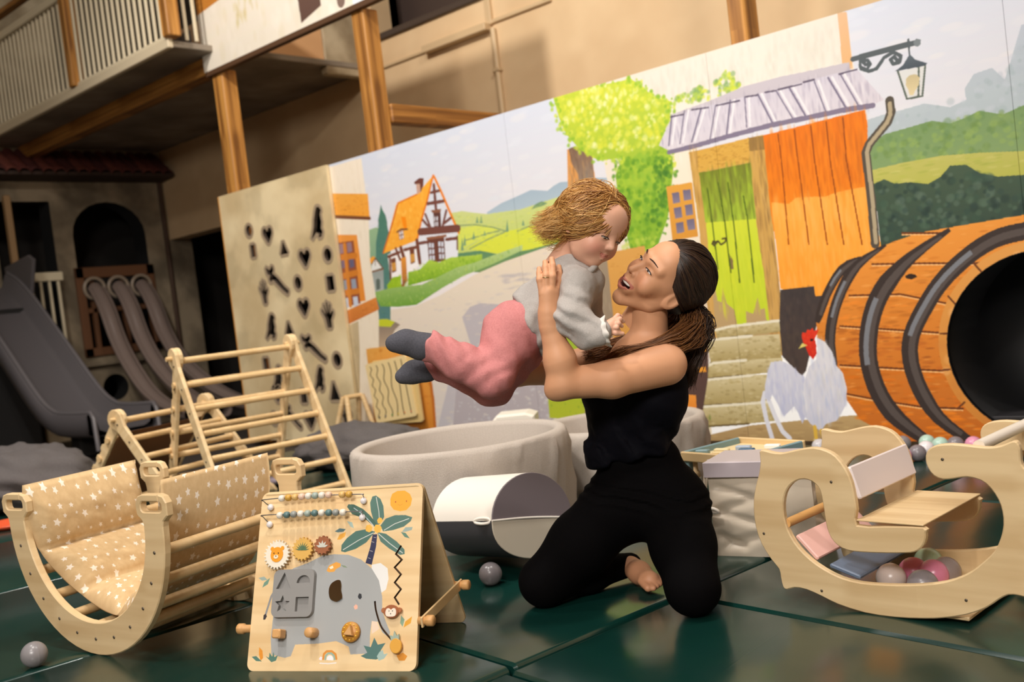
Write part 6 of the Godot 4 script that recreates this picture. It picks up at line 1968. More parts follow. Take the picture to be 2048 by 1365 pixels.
func rocking_seat() -> void:
	var ru := Vector3(cos(0.071), 0, sin(0.071))
	var rn := Vector3(-ru.z, 0, ru.x)
	var rs := thing("animal_rocker", "pale plywood rocking seat cut in an animal outline", "rocker", "", Transform3D(Basis(ru, Vector3.UP, rn), Vector3(-0.969, 0, -2.424)))
	var pl := P2([-0.4051, 0.4082, -0.3921, 0.4129, -0.3682, 0.4076, -0.3382, 0.4057, -0.3076, 0.4119, -0.2715, 0.4196, -0.2367, 0.4231, -0.2037, 0.4161, -0.1777, 0.4014, -0.1541, 0.3689, -0.1420, 0.3337, -0.1380, 0.2983, -0.1367, 0.2627, -0.1396, 0.2227, -0.0646, 0.2262, 0.0335, 0.2318, 0.0382, 0.2166, 0.0346, 0.1969, 0.0230, 0.1787, 0.0045, 0.1671, -0.0209, 0.1621, -0.0723, 0.1569, -0.1358, 0.1530, -0.1735, 0.1544, -0.1998, 0.1648, -0.2171, 0.1841, -0.2253, 0.2095, -0.2279, 0.2354, -0.2292, 0.2720, -0.2333, 0.3083, -0.2454, 0.3260, -0.2644, 0.3356, -0.2875, 0.3361, -0.3123, 0.3253, -0.3326, 0.3055, -0.3447, 0.2806, -0.3506, 0.2479, -0.3474, 0.2102, -0.3363, 0.1788, -0.3163, 0.1483, -0.2846, 0.1194, -0.2471, 0.0970, -0.1987, 0.0790, -0.1449, 0.0726, -0.0813, 0.0754, -0.0145, 0.0827, 0.0455, 0.0936, 0.0945, 0.1092, 0.1385, 0.1334, 0.1730, 0.1631, 0.1977, 0.1888, 0.2137, 0.2181, 0.2234, 0.2510, 0.2244, 0.2832, 0.2184, 0.3102, 0.2035, 0.3369, 0.1832, 0.3543, 0.1524, 0.3608, 0.1245, 0.3562, 0.0963, 0.3525, 0.0736, 0.3610, 0.0612, 0.3797, 0.0575, 0.3987, 0.0612, 0.4156, 0.0711, 0.4278, 0.0909, 0.4364, 0.1239, 0.4394, 0.1601, 0.4369, 0.1911, 0.4339, 0.2174, 0.4336, 0.2396, 0.4387, 0.2618, 0.4482, 0.2722, 0.4461, 0.2770, 0.4305, 0.2756, 0.4036, 0.2813, 0.3881, 0.3023, 0.3689, 0.3212, 0.3299, 0.3264, 0.2771, 0.3165, 0.2141, 0.2969, 0.1584, 0.2831, 0.1207, 0.2695, 0.0872, 0.2517, 0.0871, 0.2400, 0.0888, 0.2183, 0.0873, 0.1951, 0.0726, 0.1663, 0.0499, 0.1186, 0.0264, 0.0607, 0.0097, 0.0114, 0.0008, -0.0646, -0.0070, -0.1432, -0.0069, -0.2184, 0.0058, -0.2618, 0.0210, -0.3066, 0.0339, -0.3420, 0.0348, -0.3672, 0.0261, -0.3785, 0.0329, -0.3825, 0.0598, -0.3847, 0.0815, -0.4061, 0.1066, -0.4320, 0.1482, -0.4447, 0.1970, -0.4446, 0.2469, -0.4377, 0.2860, -0.4258, 0.3198, -0.4141, 0.3478, -0.4055, 0.3809])
	var sm := smooth2(pl, 2)
	var lo := 1e9
	for q in sm:
		lo = minf(lo, q.y)
	for i in sm.size():
		sm[i].y -= lo
	var side := MB.new().extrude(sm, 0.019, 0.003).done()
	var gap := 0.345
	var np := part(rs, "side_panel", side, M.ply, T(Vector3(0, 0, -0.0095)))
	part(rs, "side_panel", side, M.ply, T(Vector3(0, 0, -gap)))
	var dots := P2([-0.1978, 0.3336, -0.4188, 0.1787, -0.2599, 0.0372, 0.1208, 0.0625, 0.0995, 0.4020])
	for q in dots:
		part(np, "screw", MB.new().lathe([Vector2(0, 0.0012), Vector2(0.0038, 0.001), Vector2(0.0038, -0.003), Vector2(0, -0.003)], 10).done(), M.screw, Transform3D(Basis(Vector3.RIGHT, PI / 2), Vector3(q.x, q.y - lo, 0.0095)))
	var zm := -gap / 2 - 0.005
	var inner := gap - 0.0195
	# seat plank and what hangs under it
	var sp := P2([-0.1395, 0.2380, 0.0352, 0.2479, 0.0336, 0.2332, -0.1413, 0.2225])
	part(rs, "seat", slab_mesh(Vector3(sp[0].x, sp[2].y - lo + 0.001, -gap - 0.01), Vector3(sp[1].x, sp[0].y - lo, 0.0), 0.004), M.ply)
	# backrest
	var bk := P2([-0.1538, 0.3714, -0.1321, 0.2884])
	board_between(rs, "backrest", bk[0] - Vector2(0, lo), bk[1] - Vector2(0, lo), zm, inner, 0.012, mat(srgb(236, 222, 220), 0.45))
	# bars and foot boards between the panels
	var bar := P2([-0.3504, 0.2100, 0.0995, 0.4020])
	part(rs, "cross_bar", MB.new().tube([Vector3(bar[0].x, bar[0].y - lo, -0.01), Vector3(bar[0].x, bar[0].y - lo, -gap)], 0.0125, 12).done(), mat(srgb(226, 172, 104), 0.5))
	part(rs, "handle_bar", MB.new().tube([Vector3(bar[1].x + 0.08, bar[1].y - lo + 0.03, -0.02), Vector3(bar[1].x + 0.08, bar[1].y - lo + 0.03, -gap)], 0.014, 14).done(), mat(srgb(236, 226, 212), 0.4))
	var fb := P2([-0.3279, 0.1741, -0.2708, 0.1145, -0.2380, 0.1022, -0.1540, 0.0776, -0.1469, 0.0785, -0.1023, 0.0738])
	board_between(rs, "foot_board", fb[0] - Vector2(0, lo - 0.002), fb[1] - Vector2(0, lo - 0.002), zm, inner, 0.012, mat(srgb(240, 190, 180), 0.45))
	board_between(rs, "foot_board", fb[2] - Vector2(0, lo - 0.002), fb[3] - Vector2(0, lo - 0.002), zm, inner, 0.012, mat(srgb(96, 112, 136), 0.4))
	# balls lying in the rocker's hollow
	var fl := P2([-0.0622, 0.0988, -0.0100, 0.1237, 0.0437, 0.1225, 0.0383, 0.1535, 0.0192, 0.0977, 0.0847, 0.1272])
	var cs := [srgb(214, 198, 190), srgb(222, 132, 164), srgb(224, 136, 166), srgb(170, 192, 160), srgb(146, 140, 144), srgb(150, 136, 132)]
	var nm := ["pearl white ball in front in the hollow of the rocking seat", "pink ball behind the white ball in the rocking seat hollow", "pink ball beside the grey ball in the rocking seat hollow", "pale green ball furthest back in the rocking seat hollow", "small grey ball peeping over the rocking seat edge", "brown-grey ball at the back of the rocking seat hollow"]
	var at := [Vector3(-1.084, 0.062, -2.554), Vector3(-1.050, 0.062, -2.623), Vector3(-0.996, 0.062, -2.617), Vector3(-1.055, 0.055, -2.746), Vector3(-0.990, 0.062, -2.523), Vector3(-0.978, 0.060, -2.658)]
	for i in 6:
		ball(at[i], 0.039, cs[i], nm[i], "play balls in the rocking seat")
	part(rs, "tray", slab_mesh(Vector3(fl[0].x - 0.02, 0.012, -gap), Vector3(fl[5].x + 0.03, 0.022, -0.019), 0.002), M.ply)

func board_between(rs: Node3D, called: String, a: Vector2, b: Vector2, zm: float, w: float, th: float, m: Material) -> void:
	var d := (b - a).normalized()
	part(rs, called, MB.new().box(Vector3(a.distance_to(b), th, w), Vector3.ZERO, 0.003).done(), m, Transform3D(Basis(Vector3(d.x, d.y, 0), Vector3(-d.y, d.x, 0), Vector3(0, 0, 1)), Vector3((a.x + b.x) / 2, (a.y + b.y) / 2, zm)))

# ---------------------------------------------------------------- busy board
func busy_board() -> void:
	var u := Vector3(cos(-0.421), 0, sin(-0.421))
	var n := Vector3(-u.z, 0, u.x)
	var L := 0.4855
	var yv := (-n * 0.187 + Vector3.UP * 0.448).normalized()
	var bb := thing("busy_board", "wooden A-frame busy board printed with an elephant and palm tree", "toy board", "", Transform3D(Basis(u, yv, u.cross(yv)), Vector3(-2.412, 0, -1.426)))
	var p := Painter.new(1004, 972, 2.0, 4)
	var wood := noise_image(1004, 972, 16, 240, 0.03, 51, srgb(226, 190, 138), srgb(240, 210, 162), 4, 1.5)
	wood.convert(Image.FORMAT_RGBA8)
	p.im = wood
	p.run([["p",15970104,15970104,[406,447,411,461,426,468,448,468,464,458,471,444,468,427,455,414,437,412,418,417,407,430]],
["p",5798512,5798512,[364,376,349,416,345,440,351,457,362,459,376,449,386,429,390,399,380,381]],
["p",4876894,4876894,[362,374,331,397,292,411,275,432,278,439,295,438,324,424,346,406,369,381]],
["p",5798512,5798512,[380,376,395,394,422,402,453,401,474,394,470,384,450,370,418,362,389,360]],
["p",5272940,5272940,[365,360,338,368,306,364,280,346,265,328,265,311,277,308,309,316,340,332]],
["p",5798512,5798512,[371,359,398,353,431,331,455,309,456,297,443,295,410,313,383,333]],
["l",14540246,2,[363,454,373,415,377,386]],["l",14540246,2,[392,363,423,379,464,391]],["l",14540246,2,[360,357,318,340,271,315]],["l",14540246,2,[376,354,410,327,450,300]],["l",12898520,2,[296,428,330,405,359,377]],
["p",16170322,16170322,[369,391,374,398,382,397,386,389,380,381,372,382]],["p",16170322,16170322,[335,371,338,379,348,380,356,372,354,362,347,359,337,363]],["p",16170322,16170322,[361,369,365,379,376,379,384,371,381,359,372,356,363,361]],
["p",3815768,3027024,[358,353,372,353,370,319,360,272,341,277,353,320]],["l",14012614,1,[356,334,364,331]],["l",14012614,1,[352,310,361,307]],["l",14012614,1,[348,291,356,288]],["l",14012614,1,[362,345,369,344]],
["p",15592424,15592424,[360,272,386,276,408,261,412,233,406,206,391,197,364,198]],
["p",11053738,11053738,[120,270,164,283,207,301,245,304,288,301,327,287,360,263,384,230,396,188,398,151,410,124,424,97,420,84,401,97,387,124,369,125,366,89,368,44,312,42,305,62,267,76,214,70,144,68,133,38,115,34,73,43,67,82,69,162,75,219,94,252]],
["l",9474194,6,[79,233,57,195,43,143]],["p",4209470,4209470,[38,134,38,146,44,150,49,143,44,134]],
["p",15652286,15652286,[369,126,384,124,393,106,371,93]],
["p",3158584,3158584,[324,190,327,198,334,196,336,187,331,182,326,185]],["p",15972512,15972512,[313,164,319,170,325,166,325,158,317,156]],
["p",15443530,15443530,[224,260,231,274,252,283,266,278,266,270,253,264,248,257,232,256]],["p",16116942,16116942,[231,269,242,274,245,267,236,264]],["p",8820350,8820350,[266,275,280,272,288,266,275,268]],
["p",6126206,6126206,[241,366,256,374,275,371,268,364,251,363]],["p",15773512,15773512,[250,343,257,357,276,363,274,351,261,343]],["p",10795182,10795182,[277,393,293,389,300,372,289,377]],
["p",10531498,10531498,[445,356,455,368,476,368,474,360,456,356]],["p",6523514,6523514,[442,356,456,353,469,338,454,342]],
["p",10531498,10531498,[11,247,29,250,41,241,24,239]],["p",7707272,7707272,[26,220,31,234,48,246,43,229]],
["p",5931380,5931380,[12,37,26,39,45,25,27,26]],["p",15111476,15111476,[33,62,44,53,48,34,41,27,34,43]],
["p",5931380,5931380,[55,39,66,34,67,48,76,37,79,50,83,36,93,41,89,27,75,23]],
["p",5404530,5404530,[342,38,361,46,349,64,370,60,379,84,390,66,412,70,399,51,405,35,387,29,359,31]],["p",10993592,10993592,[389,37,396,48,405,53,409,42,420,44,410,31,395,26]],
["p",9021326,9021326,[453,139,464,128,459,110,452,119]],["p",14983988,14983988,[462,108,466,123,485,136,482,119]],["p",14520622,14520622,[445,39,463,46,476,37,469,26,453,26]],
["l",14783294,6,[232,31,233,43,241,50,256,50,268,42,271,31]],["l",10139302,5,[238,30,239,39,246,45,255,45,263,39,266,30]],["p",15921908,15921908,[242,28,243,36,249,40,257,39,262,33,262,27]],["p",16050674,16050674,[219,31,223,37,229,35,228,28,222,28]],["l",15920102,3,[223,20,250,19,271,21]],
["l",15111476,1,[428,431,436,428,444,431]],["p",12601650,12601650,[420,439,423,441,424,437,421,436]],["p",12601650,12601650,[453,440,456,441,456,437,454,436]]])
	var fm := StandardMaterial3D.new()
	fm.albedo_texture = ImageTexture.create_from_image(p.im)
	fm.uv1_triplanar = true
	fm.uv1_triplanar_sharpness = 20.0
	fm.uv1_scale = Vector3(1.0 / 0.502, 1.0 / 0.486, 1)
	fm.roughness = 0.45
	var board := CSGPolygon3D.new()
	board.name = "front_panel"
	board.polygon = rrect(Vector2(0.251, 0.2428), Vector2(0.502, 0.4855), 0.02, 6)
	board.depth = 0.012
	board.material = fm
	bb.add_child(board)
	var inside := mat(srgb(84, 58, 34), 0.7)
	var zig := P2([0.4452, 0.3199, 0.4306, 0.2979, 0.4486, 0.2823, 0.4287, 0.2630, 0.4479, 0.2439, 0.4308, 0.2236, 0.4497, 0.2057, 0.4327, 0.1847, 0.4465, 0.1663])
	var cur := smooth2(P2([0.3751, 0.1768, 0.3802, 0.1516, 0.3952, 0.1153, 0.4118, 0.0949, 0.4306, 0.0770]), 4, false)
	for q in [zig, cur]:
		var st: Array = Geometry2D.offset_polyline(q, 0.0026, Geometry2D.JOIN_MITER, Geometry2D.END_ROUND)
		for s in st:
			var c := CSGPolygon3D.new()
			c.name = "slot"
			c.polygon = s
			c.depth = 0.009
			c.operation = CSGShape3D.OPERATION_SUBTRACTION
			c.material = inside
			c.position = Vector3(0, 0, 0.001)
			board.add_child(c, true)
	# back panel, tilted the other way about the top edge
	var top := Vector3(0, L, -0.004)
	var inv := Basis(u, yv, u.cross(yv)).inverse()
	var foot := inv * (-n * 0.373)
	var by := (Vector3(0, L, 0) - foot).normalized()
	var bx := Vector3.RIGHT
	part(bb, "back_panel", MB.new().extrude(rrect(Vector2(0.251, 0.2428), Vector2(0.502, 0.482), 0.02, 5), 0.012, 0.002).done(), M.ply, Transform3D(Basis(bx, by, bx.cross(by)), foot))
	# side pegs and strap bar
	var peg := MB.new().lathe([Vector2(0, 0), Vector2(0.011, 0), Vector2(0.011, 0.022), Vector2(0.0145, 0.024), Vector2(0.0145, 0.04), Vector2(0.012, 0.043), Vector2(0, 0.043)], 18).done()
	var pegm := mat(srgb(216, 164, 104), 0.5)
	var pp := P2([0.5093, 0.1249, -0.0129, 0.1112])
	part(bb, "peg", peg, pegm, Transform3D(Basis(Vector3(0, 0, 1), Vector3(1, 0, 0), Vector3(0, 1, 0)), Vector3(0.502, pp[0].y, -0.006)))
	part(bb, "peg", peg, pegm, Transform3D(Basis(Vector3(0, 0, 1), Vector3(-1, 0, 0), Vector3(0, -1, 0)), Vector3(0.0, pp[1].y, -0.006)))
	var bp := foot + by * 0.135
	part(bb, "peg", peg, pegm, Transform3D(Basis(Vector3(0, 0, 1), Vector3(1, 0, 0), Vector3(0, 1, 0)), bp + Vector3(0.502, 0, 0)))
	var s0 := Vector3(0.516, pp[0].y, -0.006)
	var s1 := bp + Vector3(0.516, 0, 0)
	var sd := (s1 - s0).normalized()
	part(bb, "strap_bar", MB.new().box(Vector3(0.006, (s1 - s0).length() + 0.03, 0.028), Vector3.ZERO, 0.002).done(), mat(srgb(228, 194, 142), 0.5), Transform3D(Basis(Vector3.RIGHT, sd, Vector3.RIGHT.cross(sd)), (s0 + s1) / 2))
	# bead wires
	var steel := mat(srgb(150, 150, 158), 0.3, 0.9)
	var cols := {"w": srgb(238, 230, 216), "m": srgb(214, 166, 74), "t": srgb(226, 186, 116), "p": srgb(236, 202, 180), "g": srgb(164, 178, 168), "s": srgb(96, 126, 126), "b": srgb(150, 154, 150)}
	var ends := P2([0.0234, 0.4572, 0.3323, 0.4598, 0.0255, 0.4131, 0.3325, 0.4128, 0.0351, 0.4455, 0.3286, 0.4487, 0.0370, 0.3970, 0.3277, 0.4033])
	var rows := [["w", "m", "t", "p", "w", "g", "w", "p", "", "t", "m"], ["w", "s", "b", "w", "g", "s", "w", "s", "b", "w", ""]]
	var lift := 0.034
	for r in 2:
		var a: Vector2 = ends[r * 2]
		var b: Vector2 = ends[r * 2 + 1]
		var A := Vector3(a.x, a.y, lift)
		var B := Vector3(b.x, b.y, lift * 0.8)
		var a0 := ends[4 + r * 2]
		var b0 := ends[5 + r * 2]
		part(bb, "wire", MB.new().tube(smooth3([Vector3(a0.x, a0.y - 0.004, 0.002), Vector3(A.x, A.y - 0.002, lift * 0.7), A + Vector3(0.01, 0.002, 0), A.lerp(B, 0.5) + Vector3(0, 0.004 - r * 0.002, 0), B - Vector3(0.01, 0, 0), Vector3(B.x, B.y - 0.002, lift * 0.6), Vector3(b0.x, b0.y - 0.004, 0.002)], 6), 0.0014, 8).done(), steel)
		for q in [a0, b0]:
			part(bb, "wire_cap", MB.new().sphere(Vector3(q.x, q.y - 0.004, 0.008), Vector3(0.0095, 0.0095, 0.007), 14, 8).done(), mat(srgb(232, 226, 226), 0.4))
		for k in 11:
			if rows[r][k] == "":
				continue
			var t := 0.2 + k * 0.0675
			if r == 1:
				t = 0.19 + k * 0.0705
			var q := A.lerp(B, t) + Vector3(0, 0.004 * sin(PI * t) - r * 0.003, 0)
			part(bb, "bead", MB.new().lathe([Vector2(0.0016, -0.0088), Vector2(0.0055, -0.0088), Vector2(0.0088, -0.0055), Vector2(0.0098, 0), Vector2(0.0088, 0.0055), Vector2(0.0055, 0.0088), Vector2(0.0016, 0.0088)], 14).done(), mat(cols[rows[r][k]], 0.4), Transform3D(Basis(Vector3(0, 1, 0), Vector3(1, 0, 0), Vector3(0, 0, -1)), q))
	# gears
	var gc := P2([0.0746, 0.3066, 0.1540, 0.3193, 0.2155, 0.3272])
	var gr := [[0.041, 24, srgb(240, 230, 212)], [0.033, 18, srgb(222, 176, 92)], [0.0265, 14, srgb(158, 96, 62)]]
	for i in 3:
		var pl := PackedVector2Array()
		var nt: int = gr[i][1]
		var R: float = gr[i][0]
		for k in nt:
			for e in [[0.0, 0.86], [0.22, 0.86], [0.36, 1.0], [0.64, 1.0], [0.78, 0.86]]:
				pl.append(Vector2.from_angle(TAU * (k + e[0]) / nt) * R * e[1])
		var g := part(bb, "gear", MB.new().extrude(pl, 0.008, 0.0008).done(), mat(gr[i][2], 0.45), T(Vector3(gc[i].x, gc[i].y, 0.014)))
		part(bb, "gear_axle", MB.new().tube([Vector3(gc[i].x, gc[i].y, 0), Vector3(gc[i].x, gc[i].y, 0.012)], 0.006, 10).done(), pegm)
		if i == 0:
			part(g, "lion_mane", MB.new().extrude(ngon(Vector2.ZERO, 0.02, 20, 0.021), 0.001, 0.0002).done(), mat(srgb(238, 158, 40), 0.5), T(Vector3(0.001, 0, 0.0046)))
			for q in [[-0.016, 0.016], [0.016, 0.017]]:
				part(g, "lion_ear", MB.new().extrude(ngon(Vector2(q[0], q[1]), 0.006, 12), 0.001, 0.0002).done(), mat(srgb(238, 158, 40), 0.5), T(Vector3(0.001, 0, 0.0045)))
			part(g, "lion_muzzle", MB.new().extrude(ngon(Vector2(-0.001, -0.006), 0.0075, 14, 0.0055), 0.0008, 0.0002).done(), mat(srgb(244, 226, 196), 0.5), T(Vector3(0, 0, 0.0056)))
			for q in [[-0.008, 0.004], [0.006, 0.004], [-0.001, -0.004]]:
				part(g, "lion_dot", MB.new().extrude(ngon(Vector2(q[0], q[1]), 0.0018, 8), 0.0006, 0.0001).done(), mat(srgb(60, 36, 20), 0.5), T(Vector3(0, 0, 0.0062)))
		elif i == 1:
			for k in 9:
				var a := Vector2.from_angle(PI * (0.05 + k * 0.11) + 0.0)
				part(g, "leaf", MB.new().extrude(PackedVector2Array([Vector2(0, -0.004), a * 0.012 + a.orthogonal() * 0.0019 - Vector2(0, 0.004), a * 0.023 - Vector2(0, 0.004), a * 0.012 - a.orthogonal() * 0.0019 - Vector2(0, 0.004)]), 0.0008, 0.0002).done(), mat(srgb(92, 120, 88), 0.5), T(Vector3(0, 0, 0.0045)))
		else:
			for k in 5:
				var a := Vector2.from_angle(PI * (0.1 + k * 0.2))
				part(g, "leaf", MB.new().extrude(PackedVector2Array([Vector2(0, -0.006), a * 0.01 + a.orthogonal() * 0.0032 - Vector2(0, 0.006), a * 0.0195 - Vector2(0, 0.006), a * 0.01 - a.orthogonal() * 0.0032 - Vector2(0, 0.006)]), 0.0008, 0.0002).done(), mat(srgb(206, 206, 196), 0.5), T(Vector3(0, 0, 0.0045)))
	# shape sorter plate
	var sp := P2([0.1321, 0.2021])
	var pl := CSGPolygon3D.new()
	pl.name = "sorter_plate"
	pl.polygon = rrect(Vector2.ZERO, Vector2(0.126, 0.127), 0.018, 5)
	pl.depth = 0.014
	var greym := mat(srgb(146, 144, 142), 0.5)
	pl.material = greym
	pl.position = Vector3(sp[0].x, sp[0].y, 0.014)
	bb.add_child(pl)
	var star := PackedVector2Array()
	for k in 10:
		star.append(Vector2.from_angle(PI / 2 + TAU * k / 10) * (0.024 if k % 2 == 0 else 0.011))
	var half := PackedVector2Array()
	for k in 11:
		half.append(Vector2(cos(PI * k / 10) * 0.021, sin(PI * k / 10) * 0.021 - 0.006))
	for q in [[P2([-0.023, -0.02, 0.023, -0.02, 0, 0.024]), -0.03, 0.032], [half, 0.031, 0.032], [star, -0.03, -0.029], [P2([-0.02, -0.019, 0.02, -0.019, 0.02, 0.019, -0.02, 0.019]), 0.031, -0.03]]:
		var c := CSGPolygon3D.new()
		c.name = "recess"
		c.polygon = q[0]
		c.depth = 0.0125
		c.operation = CSGShape3D.OPERATION_SUBTRACTION
		c.material = greym
		c.position = Vector3(q[1], q[2], 0.001)
		pl.add_child(c, true)
	# mirror with a clear rim
	var mc := P2([0.2574, 0.2071])
	part(bb, "mirror", MB.new().extrude(smooth2(P2([-0.019, -0.014, -0.012, -0.025, 0.004, -0.03, 0.017, -0.026, 0.022, -0.018, 0.017, 0.0, 0.017, 0.012, 0.012, 0.026, 0.0, 0.027, -0.015, 0.018, -0.021, 0.004]), 3), 0.003, 0.0006).done(), mat(srgb(206, 206, 210), 0.06, 1.0), T(Vector3(mc[0].x, mc[0].y, 0.002)))
	# knobs
	var kc := P2([0.1034, 0.0950, 0.2013, 0.0972, 0.3130, 0.0982])
	part(bb, "square_knob", MB.new().box(Vector3(0.026, 0.024, 0.032), Vector3.ZERO, 0.003).done(), pegm, T(Vector3(kc[0].x, kc[0].y, 0.02)))
	part(bb, "knob_stem", MB.new().tube([Vector3(kc[0].x, kc[0].y, 0), Vector3(kc[0].x, kc[0].y, 0.006)], 0.008, 10).done(), pegm)
	part(bb, "round_knob", MB.new().lathe([Vector2(0, 0.036), Vector2(0.011, 0.036), Vector2(0.0135, 0.033), Vector2(0.0135, 0.0), Vector2(0, 0)], 20).done(), pegm, Transform3D(Basis(Vector3.RIGHT, PI / 2), Vector3(kc[1].x, kc[1].y, 0.0)))
	var dial := part(bb, "dial", MB.new().lathe([Vector2(0, 0.012), Vector2(0.0255, 0.012), Vector2(0.0265, 0.01), Vector2(0.0265, 0.003), Vector2(0, 0.003)], 28).done(), mat(srgb(196, 136, 50), 0.45), Transform3D(Basis(Vector3.RIGHT, PI / 2), Vector3(kc[2].x, kc[2].y, 0.0)))
	for k in 12:
		var a := TAU * k / 12
		part(dial, "dial_dot", MB.new().lathe([Vector2(0, 0.0128), Vector2(0.0022, 0.0128), Vector2(0.0022, 0.0118), Vector2(0, 0.0118)], 8, 1, 1, Vector3(cos(a) * 0.0205, 0, sin(a) * 0.0205)).done(), mat(srgb(246, 196, 70), 0.5))
	part(dial, "dial_grip", MB.new().extrude(P2([-0.012, -0.008, 0.013, -0.01, 0.006, 0.016]), 0.016, 0.0015).done(), pegm, Transform3D(Basis(Vector3.RIGHT, -PI / 2), Vector3(0, 0.02, 0)))
	# monkey and pineapple sliders
	var mk := P2([0.4305, 0.1485, 0.4480, 0.0658])
	var mo := part(bb, "monkey_slider", MB.new().extrude(ngon(Vector2.ZERO, 0.0215, 20, 0.017), 0.007, 0.001).done(), mat(srgb(160, 92, 52), 0.5), T(Vector3(mk[0].x, mk[0].y, 0.011)))
	for s in [-1, 1]:
		part(mo, "ear", MB.new().extrude(ngon(Vector2(0.0225 * s, 0.003), 0.007, 12), 0.006, 0.0008).done(), mat(srgb(172, 106, 64), 0.5), T(Vector3(0, 0, -0.0008)))
	part(mo, "face", MB.new().extrude(smooth2(P2([-0.0155, -0.004, -0.012, -0.012, 0.0, -0.0135, 0.012, -0.012, 0.0155, -0.004, 0.013, 0.006, 0.006, 0.008, 0.0, 0.004, -0.006, 0.008, -0.013, 0.006]), 2), 0.001, 0.0002).done(), mat(srgb(240, 226, 208), 0.5), T(Vector3(0, 0, 0.004)))
	for q in [[-0.005, 0.001], [0.005, 0.001], [0, -0.006]]:
		part(mo, "face_dot", MB.new().extrude(ngon(Vector2(q[0], q[1]), 0.0014, 8), 0.0006, 0.0001).done(), mat(srgb(50, 30, 22), 0.5), T(Vector3(0, 0, 0.0048)))
	part(bb, "slider_stem", MB.new().tube([Vector3(mk[0].x, mk[0].y, -0.006), Vector3(mk[0].x, mk[0].y, 0.009)], 0.0022, 8).done(), pegm)
	var pn := part(bb, "pineapple_slider", MB.new().extrude(ngon(Vector2.ZERO, 0.0165, 20, 0.019), 0.008, 0.0012).done(), mat(srgb(224, 164, 62), 0.5), T(Vector3(mk[1].x, mk[1].y - 0.004, 0.011), Vector3(0, 0, 0.2)))
	part(pn, "leaf_tuft", MB.new().extrude(P2([-0.011, 0.012, 0.011, 0.012, 0.013, 0.028, 0.006, 0.024, 0.001, 0.038, -0.004, 0.026, -0.013, 0.03]), 0.006, 0.0008).done(), mat(srgb(160, 176, 160), 0.5), T(Vector3(0, 0, -0.0005)))
	part(bb, "slider_stem", MB.new().tube([Vector3(mk[1].x - 0.012, mk[1].y + 0.01, -0.006), Vector3(mk[1].x - 0.012, mk[1].y + 0.01, 0.009)], 0.0022, 8).done(), pegm)

# ---------------------------------------------------------------- people
func lin(r: int, g: int, b: int) -> Color:
	return srgb(r, g, b).srgb_to_linear()

func hair_tube(s: Dictionary, pts: Array, r0: float, r1: float, c0: Color, c1: Color, sides := 5) -> void:
	var n := pts.size()
	var t0: Vector3 = (pts[1] - pts[0]).normalized()
	var nrm := t0.cross(Vector3(0.3, 0.5, 0.8)).normalized()
	var base: int = s.v.size()
	for i in n:
		var t: Vector3 = (pts[mini(i + 1, n - 1)] - pts[maxi(i - 1, 0)]).normalized()
		nrm = (nrm - t * nrm.dot(t)).normalized()
		var bn := t.cross(nrm)
		var f := float(i) / (n - 1)
		var r := lerpf(r0, r1, f) * (0.55 + 0.45 * sin(PI * minf(1.0, 0.25 + f * 0.75)))
		var c := c0.lerp(c1, smoothstep(0.35, 1.0, f))
		for k in sides:
			var a := TAU * k / sides
			var d := nrm * cos(a) + bn * sin(a)
			s.v.append(pts[i] + d * r)
			s.n.append(d)
			s.c.append(c)
	for i in n - 1:
		for k in sides:
			var a := base + i * sides + k
			var b := base + i * sides + (k + 1) % sides
			s.i.append_array(PackedInt32Array([a, b + sides, b, a, a + sides, b + sides]))

func waved(p: Array, nz: FastNoiseLite, amp: float, sc: float) -> Array:
	# neighbouring locks wave together
	for i in p.size():
		var f := minf(1.0, float(i) / p.size() * 1.6)
		var q: Vector3 = p[i] * sc
		p[i] += Vector3(nz.get_noise_3dv(q), nz.get_noise_3dv(q + Vector3(7, 3, 1)), nz.get_noise_3dv(q + Vector3(2, 9, 5))) * amp * f
	return p

func scalp(c: Vector3, r: Vector3, d0: Vector3, d1: Vector3, lift: float, n := 7) -> Array:
	# a path over the skull from one direction to another, in the head's own axes
	var out := []
	for i in n:
		var f := float(i) / (n - 1)
		out.append(c + d0.normalized().slerp(d1.normalized(), f) * r * (1.0 + lift * sin(PI * f) + 0.015))
	return out

func hairline(c: Vector3, r: Vector3, p0: Vector3, n: Vector3, a: float) -> Vector3:
	# direction of the hairline's point at angle a from the top
	var m := n * r
	var d := n.dot(p0 - c) / m.length()
	m = m.normalized()
	var ey := (Vector3.UP - m * m.y).normalized()
	return m * d + (ey * cos(a) + Vector3.RIGHT * sin(a)) * sqrt(maxf(0.0, 1.0 - d * d))

func vc_mat(rough: float, sheen := 0.0) -> StandardMaterial3D:
	var m := StandardMaterial3D.new()
	m.vertex_color_use_as_albedo = true
	m.roughness = rough
	if sheen > 0.0:
		m.rim_enabled = true
		m.rim = sheen
		m.rim_tint = 0.7
	return m

